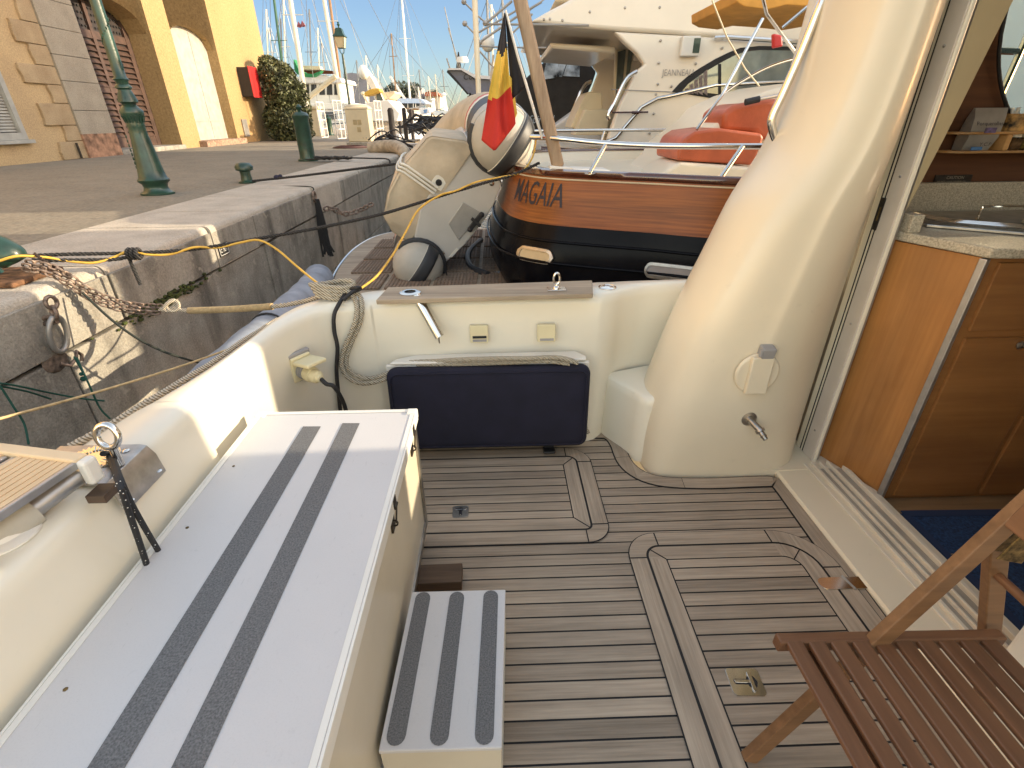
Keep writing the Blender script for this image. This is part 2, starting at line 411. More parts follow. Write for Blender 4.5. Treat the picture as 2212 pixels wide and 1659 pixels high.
def text_mesh(body, size, name, mat, parent, fn, shear=0, depth=0, bold=0, sub=False):
    """lettering as a mesh; fn maps flat (x, y) to a world point"""
    cu = bpy.data.curves.new(name, 'FONT'); cu.body = body; cu.size = size; cu.shear = shear; cu.offset = bold
    cu.resolution_u = 3
    to = bpy.data.objects.new(name, cu); COL.objects.link(to)
    dg = bpy.context.evaluated_depsgraph_get(); dg.update()
    me = bpy.data.meshes.new_from_object(to.evaluated_get(dg))
    mb = MB(); mb.add([fn(v.co.x, v.co.y) for v in me.vertices], [tuple(p.vertices) for p in me.polygons])
    bpy.data.objects.remove(to); bpy.data.curves.remove(cu); bpy.data.meshes.remove(me)
    return mb.build(name, mat, parent, smooth=0)
def clip_poly(poly, axis, lo, hi):
    def half(pl, keep, val):
        out = []
        for i in range(len(pl)):
            a, b = pl[i], pl[(i+1) % len(pl)]; ia, ib = keep(a), keep(b)
            if ia: out.append(a)
            if ia != ib:
                t = (val-a[axis])/(b[axis]-a[axis])
                out.append(tuple(a[k]+(b[k]-a[k])*t for k in range(2)))
        return out
    p = half(poly, lambda q: q[axis] >= lo, lo)
    return half(p, lambda q: q[axis] <= hi, hi) if p else p
def rrect(x0, x1, y0, y1, rad, n=8):
    """rad: radii for (x1,y1),(x0,y1),(x0,y0),(x1,y0)"""
    out = []
    for (cx, cy, a0), r in zip(((x1, y1, 0), (x0, y1, 90), (x0, y0, 180), (x1, y0, 270)), rad):
        sx = -1 if cx == x1 else 1; sy = -1 if cy == y1 else 1
        for k in range(n+1):
            a = R(a0+90*k/n); out.append((cx+sx*r+r*math.cos(a), cy+sy*r+r*math.sin(a)))
    return out
# ================================================================ SETTING
struct(MB().bb(-400, 600, -300, 600, -3, -.62).build('harbour_water', 'water', smooth=0))
# quay: asphalt plateau on the left, reaching to the buildings
qb = MB(); qb.bb(-60, -3.26, -12, 24, -2.5, .742); qb.bb(-60, -6.5, 24.0, 33, -2.5, .742)
struct(qb.build('quay_pavement', 'asphalt', smooth=0))
# coping course: big rounded stone blocks; a block each about 1.5 m
qw = thing('quay_wall', 'pale limestone quay wall with rounded coping blocks beside the boats', 'quay wall', (-2.6, 6, 0))
cb = MB(); fb = MB(); lb = MB()
ys = [-6, -4.3, -2.6, -1.1, .3, 1.55, 2.96, 4.16, 4.94, 5.95, 6.7, 7.9, 9.1, 9.75, 10.9, 12.2, 13.4, 14.6]
random.seed(3)
for a, b in zip(ys, ys[1:]):
    j = random.uniform(-.012, .012)
    n = 8; prof = []
    for k in range(n+1):
        t = PI/2*k/n; prof.append((-2.365+j+.045*math.sin(t), .71+.045*math.cos(t)))
    sec = [(-3.28, .40), (-3.28, .755)] + prof + [(-2.32+j, .425)]
    x = [(p[0], a+.008, p[1]) for p in sec]
    cb.prism(x, (0, b-a-.016, 0))
cb.build('coping', 'coping', qw, smooth=35)
# same blocks' weathered face, a skin standing 4 mm proud
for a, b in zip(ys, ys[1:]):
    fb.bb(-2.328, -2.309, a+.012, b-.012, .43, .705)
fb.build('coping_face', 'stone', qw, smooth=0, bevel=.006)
y = -6
while y < 14.6:
    L = random.uniform(.95, 1.6); e = min(y+L, 14.6)
    rows = []
    for z0, z1, o in ((-.36, .405, 0), (-1.2, -.372, .0)):
        j = random.uniform(-.01, .01)
        lb.bb(-3.2, -2.325+o+j, y+.006, e-.006, z0, z1)
    y = e
lb.build('wall_blocks', 'stone', qw, smooth=0, bevel=.008)
MB().bb(-3.1, -2.36, -6, 14.55, -2.4, .41).build('mortar', 'darkline' if False else 'caulk', qw, smooth=0)
# rust streaks and moss in the joints
ms = MB(); random.seed(5)
for k in range(160):
    yy = random.gauss(3.35, .22); zz = .418+random.uniform(-.03, .03)-(.02 if random.random() < .4 else 0)
    ms.ball((-2.305, yy, zz), random.uniform(.006, .017), 6, (1, 1.4, .8))
ms.build('moss', 'moss', qw)
ml = MB(); random.seed(8); yy = -2
while yy < 14.5:
    L = random.uniform(.05, .3); wd_ = random.uniform(.006, .022); ml.bb(-3.284-wd_, -3.276, yy, yy+L, .742, .7475); yy += L+random.uniform(0, .12)
ml.build('moss_line', 'moss', qw, smooth=0, weld=False)
# black rounded fender of the quay corner / far end of the quay
eq = MB(); eq.bb(-6.6, -2.32, 14.6, 19.5, -2, .74)
# ---------------------------------------------------------------- harbour house
hb = thing('harbour_building', 'sunlit yellow rendered building with arched doors and stone quoins', 'building', (-9.8, 17, .75))
XF = -9.8
def wall_arch(mb, ya, yb, zs, rise, z1, x0, x1):
    """solid above an arched opening from ya to yb"""
    n = 14; c = []
    for k in range(n+1):
        t = k/n; yy = ya+(yb-ya)*t; c.append((yy, zs+rise*math.sqrt(max(0, 1-(2*t-1)**2))))
    for (a, za), (b, zb) in zip(c, c[1:]):
        mb.prism([(x0, a, za), (x0, b, zb), (x0, b, z1), (x0, a, z1)], (x1-x0, 0, 0), False)
    return c
wb = MB()
wb.bb(-10.6, XF-.0, 17.503, 18.617, .6, 3.708)          # between the doors
wb.bb(-10.6, XF, 21.304, 25.55, .6, 9)                # right of white door
wb.bb(-16, -10.6, 25.2, 25.55, .6, 9)
wb.bb(-10.6, XF-.123, 17.503, 18.617, 3.712, 9)
wall_arch(wb, 18.62, 21.3, 3.71, .50, 9, -10.6, XF-.12)
wall_arch(wb, 14.5, 17.5, 3.71, .60, 9, -10.6, XF-.12)
wb.build('wall', 'plaster', hb, smooth=0)
wl_ = MB(); wl_.bb(-10.6, XF, -4, 10.35, .6, 9); wl_.bb(-10.6, XF, 10.35, 11.8, .6, 1.19); wl_.bb(-10.6, XF, 10.35, 11.8, 3.1, 9); wl_.bb(-10.6, XF, 11.8, 13.3, .6, 9)
wl_.build('stained_wall', 'plasterbare', hb, smooth=0)
pb = MB()
# shallow pilasters above the springing, with pointed spandrels
for ya, yb in ((17.5, 18.62),):
    pb.prism([(XF-.11, ya, 3.709), (XF-.11, yb, 3.709), (XF-.11, yb, 9), (XF-.11, ya, 9)], (.108, 0, 0))
pb.build('pilaster', 'plaster', hb, smooth=0)
# stone: tall ashlar jamb left of brown door, irregular quoins beyond
sb = MB(); z = .72; random.seed(11)
while z < 6:
    h = random.uniform(.42, .6)
    sb.bb(-10.5, XF+.09, 13.32, 14.5, z+.004, z+h-.004); z += h
sb.build('stone_jamb', stone_mat('dressed_grey_stone', (.36, .31, .235), (.24, .20, .15), False, 1.2), hb, smooth=0, bevel=.008)
qm = MB(); z = .74
k = 0
while z < 6:
    h = random.uniform(.32, .5); wv = random.uniform(.35, .5) if k % 2 else random.uniform(.7, 1.0)
    nn = 7; pts = [(XF-.02, 13.31, z+.006)]
    for i in range(nn+1):
        t = i/nn
        pts.append((XF-.02, 13.31-wv-.02*math.sin(t*5+k)-.02*random.random(), z+.006+(h-.012)*t))
    pts.append((XF-.02, 13.31, z+h-.006))
    qm.prism(pts, (.075, 0, 0)); z += h; k += 1
qm.build('quoin', stone_mat('tan_quoin_stone', (.42, .31, .18), (.25, .16, .08), False, 1.2), hb, smooth=0, bevel=.01)
MB().bb(-10.5, XF+.10, 13.3, 14.48, .72, 1.25).build('brick_base', simple('red_brick_patch', (.36, .20, .12), .95, var=.35, vs=6, bs=.5), hb, smooth=0)
# brown louvred door
bd = MB().bb(-10.62, -10.5, 14.5, 17.6, .75, 4.4).build('louvred_door', 'bronzedark', hb, smooth=0)
fr = MB()
for ya, yb in ((14.5, 14.62), (15.22, 15.36), (15.95, 16.07), (16.66, 16.8), (17.3, 17.52)): fr.bb(-10.52, -10.43, ya, yb, .86, 4.35)
for za, zb in ((.86, 1.12), (3.42, 3.6), (2.2, 2.34)): fr.bb(-10.515, -10.44, 14.5, 17.5, za, zb)
fr.build('stile', 'shutter', bd, smooth=0)
sl_ = MB(); z = 1.16
while z < 3.40:
    for ya, yb in ((14.62, 15.22), (15.36, 15.95), (16.07, 16.66), (16.8, 17.3)):
        sl_.box((-10.465, (ya+yb)/2, z), (.014, yb-ya, .125), ry=R(-38))
    z += .135
sl_.build('slat', 'shutter', bd, smooth=0)
gr = MB()
for i in range(22):
    for j in range(4):
        gr.lathe([(.028, 0), (.028, .02)], (-10.49, 14.7+i*.12+(j % 2)*.06, 3.68+j*.14), 6, (1, 0, 0))
gr.build('grille_hole', 'caulk', bd, smooth=0)
MB().bb(-10.5, -9.7, 14.5, 17.5, .74, .86).build('threshold', 'stone', hb, smooth=0, bevel=.01)
# white peeling door
wd = MB()
c = []
for k in range(15):
    t = k/14; c.append((18.62+2.68*t, 3.71+.5*math.sqrt(max(0, 1-(2*t-1)**2))))
wd.prism([(-10.2, 18.62, .9)] + [(-10.2, a, b) for a, b in c] + [(-10.2, 21.3, .9)], (.05, 0, 0))
wdo = wd.build('white_door', 'whitedoor', hb, smooth=0)
dl = MB()
for yy in (19.1, 20.3): dl.bb(-10.152, -10.138, yy-.02, yy+.02, .95, 4.1)
dl.bb(-10.15, -10.135, 18.7, 21.25, 1.5, 1.55)
dl.build('moulding', 'whitedoor', wdo, smooth=0)
MB().bb(-10.3, -9.55, 18.5, 21.5, .735, .92).build('door_step', simple('brick_step', (.34, .22, .15), .9, var=.3, vs=14), hb, smooth=0, bevel=.01)
# shuttered white window at the far left
wf = MB()
for a in ((10.35, 10.47, 1.19, 3.1), (11.68, 11.8, 1.19, 3.1), (10.47, 11.68, 1.19, 1.32), (10.47, 11.68, 2.98, 3.1)): wf.bb(-9.86, -9.72, *a)
win = wf.build('window_frame', 'whitedoor', hb, smooth=0, bevel=.006)
ws = MB(); z = 1.36
while z < 2.95: ws.box((-9.80, 11.07, z), (.012, 1.2, .05), ry=R(-35)); z += .055
ws.build('shutter_slats', 'whitedoor', win, smooth=0)
MB().bb(-9.9, -9.83, 10.4, 11.7, 1.2, 3).build('shutter_back', 'greyplastic', win, smooth=0)
MB().bb(-9.83, -9.68, 10.25, 11.9, 1.12, 1.188).build('sill', 'whitedoor', hb, smooth=0, bevel=.006)
# pipe stub and white meter niche by the corner
MB().bb(-9.79, -9.74, 21.9, 22.3, .95, 1.55).build('meter_panel', 'steelgrey', hb, smooth=0, bevel=.01)
MB().tube([(-9.7, 13.02, .76), (-9.7, 13.02, 1.08)], .025).build('iron_pin', 'blackmetal', hb)
# rafters / roof overhang far above keep the wall top plausible
MB().bb(-16, -9.4, -4, 25.8, 9, 9.2).build('roof', 'roofred', hb, smooth=0)

# projecting box sign
sg = thing('hanging_sign', 'black box sign with red lettered front on the yellow wall by the hedge', 'sign', (-9.6, 22.7, 2.8))
MB().bb(-9.8, -9.36, 22.55, 23.25, 2.33, 3.3).build('case', 'bronzedark', sg, smooth=0, bevel=.01)
MB().bb(-9.36, -9.33, 22.5, 23.3, 2.3, 3.33).build('face', 'red', sg, smooth=0, bevel=.006)

# ---------------------------------------------------------------- lamp posts
LP_OLD = [(.30, 0), (.30, .04), (.24, .06), (.22, .14), (.24, .20), (.30, .235), (.305, .26), (.26, .31), (.235, .40), (.20, .62), (.175, .80), (.165, .92),
      (.178, .95), (.17, .97), (.165, 1.02), (.20, 1.06), (.205, 1.09), (.15, 1.14), (.125, 1.16), (.13, 1.20), (.165, 1.22), (.16, 1.25), (.12, 1.33), (.10, 1.38), (.13, 1.42),
      (.125, 1.46), (.10, 1.50), (.12, 1.56), (.115, 1.585), (.085, 1.62), (.082, 1.9), (.075, 2.6), (.066, 3.4)]
LP = [(.20, 0), (.20, .02), (.155, .04), (.138, .08), (.150, .115), (.183, .14), (.187, .16), (.165, .18), (.150, .25), (.125, .45), (.102, .62), (.095, .70), (.102, .72), (.096, .74),
      (.105, .78), (.128, .83), (.13, .86), (.09, .90), (.075, .915), (.08, .93), (.108, .945), (.106, .96), (.08, 1.03), (.068, 1.06), (.09, 1.075), (.09, 1.09), (.066, 1.11), (.07, 1.14), (.088, 1.155), (.066, 1.175), (.062, 1.3), (.058, 2.2), (.05, 3.4)]
def lamp_post(loc, label):
    t = thing('street_lamp', label, 'street lamp', loc, 'green street lamps along the quay')
    x, y, z = loc
    MB().lathe([(r*.88, h) for r, h in LP], loc, 28).build('post', 'greeniron', t, smooth=50)
    fl = MB()
    for k in range(16):
        a = 2*PI*k/16; ca, sa = math.cos(a), math.sin(a)
        fl.beam((x+.088*ca, y+.088*sa, z+.745), (x+.110*ca, y+.110*sa, z+.815), .012, .008, (ca, sa, 0))
        fl.beam((x+.090*ca, y+.090*sa, z+.965), (x+.068*ca, y+.068*sa, z+1.03), .010, .006, (ca, sa, 0))
    for k in range(9):     # leaf relief on the lower drum and ivy spiral on the shaft
        fl.ball((x-.10, y-.075, z+.25+k*.045), .016, 6, (.6, .6, 1.3))
    for k in range(90):
        h = 1.25+k*.022; a = k*.35
        fl.ball((x+.057*math.cos(a), y+.057*math.sin(a), z+h), .010, 5, (.9, .9, 1.5))
    fl.build('relief', 'greeniron', t)
    br = MB()
    for k in range(4):
        a = PI/4+k*PI/2; c_, s_ = math.cos(a), math.sin(a)
        br.tube(smooth_path([(x+.03*c_, y+.03*s_, z+3.38), (x+.10*c_, y+.10*s_, z+3.44), (x+.13*c_, y+.13*s_, z+3.52), (x+.16*c_, y+.16*s_, z+3.58)]), .011, 6)
    br.build('bracket', 'greeniron', t)
    g = MB(); c0 = [(-.13, -.13), (.13, -.13), (.13, .13), (-.13, .13)]
    g.grid([[(x+a, y+b, z+3.6) for a, b in c0], [(x+a*1.62, y+b*1.62, z+4.02) for a, b in c0]], True)
    g.build('pane', lantern_glass(), t, smooth=0)
    fr = MB()
    for a, b in c0: fr.beam((x+a, y+b, z+3.59), (x+a*1.62, y+b*1.62, z+4.02), .022, .022)
    for i in range(4):
        a, b = c0[i], c0[(i+1) % 4]
        fr.beam((x+a[0], y+a[1], z+3.6), (x+b[0], y+b[1], z+3.6), .02, .025)
        fr.beam((x+a[0]*1.62, y+a[1]*1.62, z+4.02), (x+b[0]*1.62, y+b[1]*1.62, z+4.02), .03, .03)
    fr.build('frame', 'greeniron', t, smooth=0)
    rf = MB(); rws = []
    for s, h in ((1.95, 4.01), (1.95, 4.04), (1.35, 4.14), (1.1, 4.30), (.85, 4.34), (.2, 4.36)):
        rws.append([(x+a*s, y+b*s, z+h) for a, b in c0])
    rf.grid(rws, True); rf.lathe([(.04, 4.34), (.03, 4.40), (.05, 4.44), (.07, 4.47), (.03, 4.52), (.05, 4.55), (.0, 4.59)], loc, 10)
    rf.build('roof', 'greeniron', t, smooth=30)
    return t
lamp_post((-4.0, 6.34, .745), 'green cast iron lamp post nearest the boats on the asphalt quay')
lamp_post((-6.85, 27.0, .742), 'green lamp post with whole lantern seen behind the cream pedestal')

# ---------------------------------------------------------------- bollards
def big_bollard(loc, label):
    t = thing('bollard', label, 'bollard', loc)
    MB().lathe([(.20, 0), (.20, .03), (.16, .05), (.152, .10), (.152, .78), (.165, .80), (.17, .84), (.13, .89), (.05, .91), (.03, .93), (.055, .965), (.062, .99), (.035, 1.02), (.02, 1.035), (.0, 1.04)], loc, 24).build('post', 'greeniron', t, smooth=45)
    MB().lathe([(.158, .30), (.158, .33)], loc, 24, cap=False).build('ring', 'greeniron', t)
    return t
big_bollard((-3.96, 11.55, .745), 'tall green iron bollard with knob finial beyond the lamp post')
big_bollard((-9.2, 31.2, .742), 'distant small dark bollard beside the cream electricity cabinet')
def cap_bollard(loc, sc, label):
    t = thing('mooring_bollard', label, 'bollard', loc, None)
    MB().lathe([(r*sc, h*sc) for r, h in [(.13, 0), (.13, .02), (.085, .04), (.075, .12), (.08, .17), (.13, .19), (.135, .24), (.10, .285), (.03, .30), (0, .302)]], loc, 20).build('post', 'greeniron', t, smooth=50)
    return t
b2 = cap_bollard((-3.44, 7.45, .745), .86, 'small green mushroom bollard holding a black rope mid quay')
big = thing('mooring_cleat', 'large green T-shaped mooring bollard at left edge wrapped in chain', 'bollard', (-2.86, 2.72, .755))
MB().bb(-3.06, -2.46, 2.52, 2.86, .757, .785).build('base_plate', simple('rusty_plate', (.20, .10, .05), .8, .3, var=.4, vs=20), big, smooth=0, bevel=.01)
MB().lathe([(.10, 0), (.085, .04), (.075, .1), (.08, .16), (.10, .2)], (-2.78, 2.70, .785), 20).build('post', 'greeniron', big)
hd = MB(); hd.tube(smooth_path([(-3.2, 2.63, .90), (-3.08, 2.65, .935), (-2.86, 2.68, .945), (-2.68, 2.70, .93), (-2.58, 2.71, .875), (-2.56, 2.715, .845)], 4), [.05, .06, .07, .078, .08, .082, .085, .085, .085, .085, .085, .083, .082, .08, .08, .078, .075, .07, .06, .05, .03], 16)
hd.build('head', 'greeniron', big)

# ---------------------------------------------------------------- pedestal, cabinet, white gates
pd = thing('shore_power_pedestal', 'cream rounded-top service pedestal on the quay edge with tan stickers', 'pedestal', (-4.42, 18.3, .742))
MB().bb(-4.86, -3.98, 18.05, 18.75, .745, .86).build('plinth', 'stone', pd, smooth=0, bevel=.02)
MB().bb(-4.79, -4.05, 18.12, 18.68, .86, 1.80).build('body', 'pale', pd, smooth=30, bevel=.03)
ln = MB(); rws = []
for k in range(7):
    t = k/6*PI/2; rws.append([(-4.42+sx*.38*math.cos(t*.8), 18.4+sy*.29*math.cos(t*.8), 1.80+.14*math.sin(t)) for sx, sy in ((-1, -1), (1, -1), (1, 1), (-1, 1))])
ln.grid(rws, True); ln.ngon(rws[-1]); ln.build('lid', 'pale', pd, smooth=60)
for a in ((-4.50, 1.43), (-4.36, 1.43), (-4.40, 1.22)): MB().bb(a[0]-.06, a[0]+.06, 18.105, 18.118, a[1]-.07, a[1]+.07).build('sticker', 'sticker', pd, smooth=0)
for a in (-4.30, -4.20): MB().lathe([(.02, 0), (.02, .03)], (a, 18.12, .98), 8, (0, -1, 0)).build('socket', 'steel', pd)
ec = thing('electricity_cabinet', 'yellowish small cabinet standing behind the tall green bollard', 'cabinet', (-8.5, 30, .742))
c0 = P(680, 290, Y=30)
MB().bb(c0.x-.45, c0.x+.45, 29.7, 30.3, .745, 2.0).build('body', 'pale', ec, smooth=0, bevel=.02)
MB().bb(c0.x-.52, c0.x+.52, 29.62, 30.38, 2.0, 2.14).build('lid', 'pale', ec, smooth=0, bevel=.03)

# ---------------------------------------------------------------- climbing hedge at the building corner
def leaf_cloud(name, shapes, n, size, mat, parent, seed=1):
    rnd = random.Random(seed); mb = MB(); tot = sum(s[6] for s in shapes)
    for cx, cy, cz, rx, ry, rz, wgt in shapes:
        for _ in range(int(n*wgt/tot)):
            while True:
                p = Vector((rnd.uniform(-1, 1), rnd.uniform(-1, 1), rnd.uniform(-1, 1)))
                if p.length <= 1: break
            if p.length > 1e-3 and rnd.random() < .8: p = p.normalized()*(p.length**.25)*rnd.uniform(.88, 1.06)
            c = Vector((cx+p.x*rx, cy+p.y*ry, cz+p.z*rz))
            a = Vector((rnd.gauss(0, 1), rnd.gauss(0, 1), rnd.gauss(0, 1))).normalized()
            b = a.cross(Vector((rnd.gauss(0, 1), rnd.gauss(0, 1), rnd.gauss(0, 1)))).normalized()
            s = size*rnd.uniform(.6, 1.3)
            mb.add([c-a*s, c+b*s*.45, c+a*s, c-b*s*.45], [(0, 1, 2, 3)])
    return mb.build(name, mat, parent, smooth=0, weld=False)
bu = thing('hedge', 'dense clipped evergreen bush growing up the corner of the yellow building', 'bush', (-8.9, 23.2, .742))
bx = -8.72
leaf_cloud('foliage', [(bx, 23.9, 1.5, .95, .95, .85, 3), (bx+.05, 23.9, 2.45, .82, .9, .75, 2.5), (bx-.1, 23.9, 3.1, .72, .85, .55, 1.6), (bx+.02, 23.9, 1.0, .93, .95, .35, 1), (bx-.35, 23.9, 3.55, .35, .5, .25, .3), (bx+.9, 23.9, 2.2, .15, .2, .7, .12)], 15000, .075, 'leaf', bu, 3)
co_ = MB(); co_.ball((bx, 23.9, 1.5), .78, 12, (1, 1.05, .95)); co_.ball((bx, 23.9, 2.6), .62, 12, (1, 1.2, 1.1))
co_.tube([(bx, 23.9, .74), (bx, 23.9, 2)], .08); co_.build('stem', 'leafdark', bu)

# white pipe gate/fence sections beyond the pedestal
def grid_gate(a, b, z0, z1, label, nx=3, nz=4, r=.03, diag=False):
    a = Vector((a[0], a[1], 0)); b = Vector((b[0], b[1], 0))
    t = thing('security_gate', label, 'gate', (a.x, a.y, z0)); mb = MB()
    for i in range(nx+1):
        p = a.lerp(b, i/nx); mb.tube([(p.x, p.y, z0), (p.x, p.y, z1)], r, 6)
    for j in range(nz+1):
        z = z0+(z1-z0)*j/nz; mb.tube([(a.x, a.y, z), (b.x, b.y, z)], r*.8, 6)
    mb.build('grid', 'white', t); return t
for (x0, x1, y, l) in ((688, 704, 27, 'white curled metal gate panel directly left of the cream pedestal'), (724, 742, 25, 'white mesh gate panel close behind the left side of the cream pedestal'), (812, 826, 26, 'tall white grid gate right of the cream pedestal')):
    a = P(x0, 262, Y=y); b = P(x1, 262, Y=y+.6); grid_gate((a.x, a.y), (b.x, b.y), .76, 2.25, l, 2, 4, .025)
# coil of hose on the ground and stones by the pedestal
tag(MB().tube([(-4.1+.55*math.cos(k*.5)*(1-.006*k)-.3, 16.8+.5*math.sin(k*.5)*(1-.006*k), .757+.0008*k) for k in range(60)], .014, 6).build('coiled_hose', simple('maroon_hose', (.09, .04, .035), .7), None), 'dark coiled hose lying flat in front of the cream pedestal', 'hose')
# ================================================================ OUR BOAT (cockpit of the cruiser the photo was taken from)
boat = thing('motor_cruiser', 'cream cockpit of the near motor cruiser with slatted teak deck', 'boat', (0, 1, 0))
# bulwark: stations of (inner foot, inner top edge, outer top edge)
ST = [((-.80, -2.2), (-.895, -2.2), (-1.10, -2.2)), ((-.80, .3), (-.895, .3), (-1.10, .3)), ((-.80, 1.0), (-.893, 1.0), (-1.085, 1.0)), ((-.80, 1.20), (-.892, 1.20), (-1.06, 1.2)),
      ((-.81, 1.262), (-.893, 1.275), (-1.04, 1.27)), ((-.875, 1.29), (-.908, 1.30), (-1.03, 1.30)), ((-.90, 1.5), (-.90, 1.5), (-.985, 1.5)), ((-.90, 1.75), (-.885, 1.76), (-.955, 1.78)),
      ((-.87, 1.93), (-.855, 1.94), (-.94, 1.98)), ((-.80, 2.04), (-.80, 2.06), (-.905, 2.12)), ((-.70, 2.085), (-.71, 2.125), (-.84, 2.21)), ((-.58, 2.10), (-.59, 2.15), (-.70, 2.285)),
      ((-.50, 2.105), (-.54, 2.165), (-.56, 2.345)), ((-.2, 2.115), (-.2, 2.185), (-.2, 2.375)), ((.2, 2.13), (.2, 2.20), (.2, 2.40)), ((.40, 2.14), (.41, 2.195), (.42, 2.41)),
      ((.47, 2.15), (.48, 2.19), (.5, 2.42)), ((.52, 2.19), (.54, 2.215), (.56, 2.42)), ((.57, 2.26), (.62, 2.27), (.62, 2.43)), ((.7, 2.31), (.75, 2.325), (.76, 2.44)), ((1.0, 2.33), (1.0, 2.35), (1.0, 2.45)), ((1.6, 2.33), (1.6, 2.36), (1.6, 2.45))]
def bul_rows():
    rows = []
    for (fx, fy), (ix, iy), (ox, oy) in ST:
        f, i, o = Vector((fx, fy)), Vector((ix, iy)), Vector((ox, oy)); d = (o-i).normalized(); r = []
        r.append((f.x, f.y, -.02)); r.append((f.x, f.y, .03))
        for t in (.2, .5, .8): q = f.lerp(i, t); r.append((q.x, q.y, .03+.68*t))
        r.append((i.x, i.y, .735)); q = i+d*.006; r.append((q.x, q.y, .758)); q = i+d*.022; r.append((q.x, q.y, .774)); q = i+d*.04; r.append((q.x, q.y, .78))
        q = o-d*.03; r.append((q.x, q.y, .78)); q = o-d*.01; r.append((q.x, q.y, .772)); r.append((o.x, o.y, .75))
        q = o+d*.05; r.append((q.x, q.y, .35)); q = o+d*.02; r.append((q.x, q.y, -.3)); q = o-d*.2; r.append((q.x, q.y, -.9)); rows.append(r)
    return rows
rows = bul_rows()
rows = [[Vector(p) for p in r] for r in rows]
fine = []
cols = [smooth_path([r[j] for r in rows], 4) for j in range(len(rows[0]))]
fine = [[c[i] for c in cols] for i in range(len(cols[0]))]
bw = MB().grid(fine).build('bulwark', 'gel', boat, smooth=50)
# niche seat moulded under the far corner
ns = MB()
foot = [(.53, 2.22), (.545, 2.18), (.575, 2.13), (.61, 2.075), (.635, 2.025), (.66, 1.975), (.70, 1.965), (.76, 1.98)]
rws = []
for z, k in ((-.01, 0), (.30, .006), (.336, .010), (.346, .018), (.35, .032)):
    rws.append([(x+k, y+k*.8, z) for x, y in foot])
rws.append([(x*.4+.60, 2.33, .352) for x, y in foot])
ns.grid(rws).build('niche_seat', 'gel', boat, smooth=50)
# side wing ("column") of the cabin bulkhead
sil = [(-.05, .688), (.0, .688), (.15, .682), (.33, .692), (.44, .722), (.52, .738), (.66, .775), (.79, .815), (1.0, .893), (1.21, .968), (1.36, 1.075), (1.48, 1.115), (1.60, 1.14), (1.84, 1.165), (2.2, 1.18), (2.7, 1.18)]
rws = []
for i in range(56):
    z = -.02+2.6*i/55
    xl = sum(interp(sil, z+d) for d in (-.06, -.03, 0, .03, .06))/5
    w = 1.49-xl; k = min(1, w/.7)
    s0 = max(0, 1-z/.5)
    pts = [(xl+.45*k+.1, 2.62), (xl+.22*k, 2.44), (xl+.05*k, 2.24), (xl, 2.10), (xl+.012*k-.012*s0, 2.0), (xl+.055*k-.048*s0, 1.915+.012*s0), (xl+.14*k-.10*s0, 1.862+.012*s0), (xl+.28*k-.17*s0, 1.838+.007*s0), (xl+.48*w, 1.828), (xl+.64*w, 1.845-.017*s0), (xl+.77*w, 1.885-.04*s0), (xl+.87*w, 1.94-.05*s0), (xl+.94*w, 1.99-.02*s0), (1.487, 2.04)]
    rws.append(smooth_path([(a, b, z) for a, b in pts], 4))
MB().grid(rws).build('cabin_side_wing', 'gelwarm', boat, smooth=60)
# raised grooves beside the door and the aluminium frame uprights
fr = MB()
fr.bb(1.496, 1.512, 1.885, 2.036, .02, 2.6)
fr.build('door_jamb', 'gel', boat, smooth=0, bevel=.003)
fr = MB(); fr.bb(1.494, 1.4965, 1.994, 1.999, .03, 2.6); fr.bb(1.494, 1.4965, 1.975, 1.980, .03, 2.6)
fr.build('door_seal', 'black', boat, smooth=0)
fr = MB(); fr.bb(1.490, 1.4958, 1.889, 1.970, .03, 2.6)
dfm = fr.build('door_frame', simple('light_grey_anodised', (.60, .55, .49), .5, .1, var=.05), boat, smooth=0, bevel=.003)
MB().bb(1.513, 1.53, 1.90, 2.3, .0, 2.6).build('frame_backing', 'steelgrey', boat, smooth=0)
sc = MB()
for z in (.18, .72, 1.3, 1.7): sc.ball((1.489, 1.93, z), .005, 8)
sc.build('screw', 'steel', dfm)
sp = MB(); sp.bb(1.487, 1.4895, 1.962, 1.984, 1.10, 1.22); sp.build('strike_plate', 'plaque', dfm, smooth=0)
MB().bb(1.4855, 1.4868, 1.969, 1.977, 1.135, 1.185).build('latch_slot', 'brass', dfm, smooth=0)
# cockpit sole: caulk bed + planks
PIT = .0545; GAP = .0056
def zsheet(mb, poly, z): mb.ngon([(x, y, z) for x, y in poly])
outl = [P(x, y, Z=0) for x, y in [(1200, 931), (1262, 931), (1300, 931), (1318, 934), (1336, 944), (1350, 962), (1358, 982), (1368, 1000), (1385, 1015), (1410, 1026), (1450, 1032), (1520, 1034), (1600, 1031), (1645, 1029.5), (1668, 1031), (1685, 1037), (1700, 1048), (1714, 1064), (1740, 1098), (1800, 1178), (1860, 1260), (1915, 1335)]]
outl = [(p.x, p.y) for p in outl]
outl = [(-1.0, outl[0][1]), (-.2, outl[0][1])] + outl + [(1.287, .9), (1.287, -1.5)]
deck = MB(); zsheet(deck, outl + [(-1.0, -1.5)], .001)
dk = deck.build('teak_deck', 'caulk', boat, smooth=0)
def offset(pl, d):
    out = []
    for i, p in enumerate(pl):
        a = Vector(pl[max(i-1, 0)]); b = Vector(pl[min(i+1, len(pl)-1)]); t = (b-a).normalized(); n = Vector((t.y, -t.x))
        out.append((p[0]+n.x*d, p[1]+n.y*d))
    return out
def strips(poly, y0, axis=1, lo=-1.5, hi=2.4, pitch=PIT, gap=GAP):
    out = []; k = math.floor((lo-y0)/pitch)
    while y0+k*pitch < hi:
        a = y0+k*pitch+gap/2; b = a+pitch-gap
        q = clip_poly(poly, axis, a, b)
        if len(q) > 2: out.append(q)
        k += 1
    return out
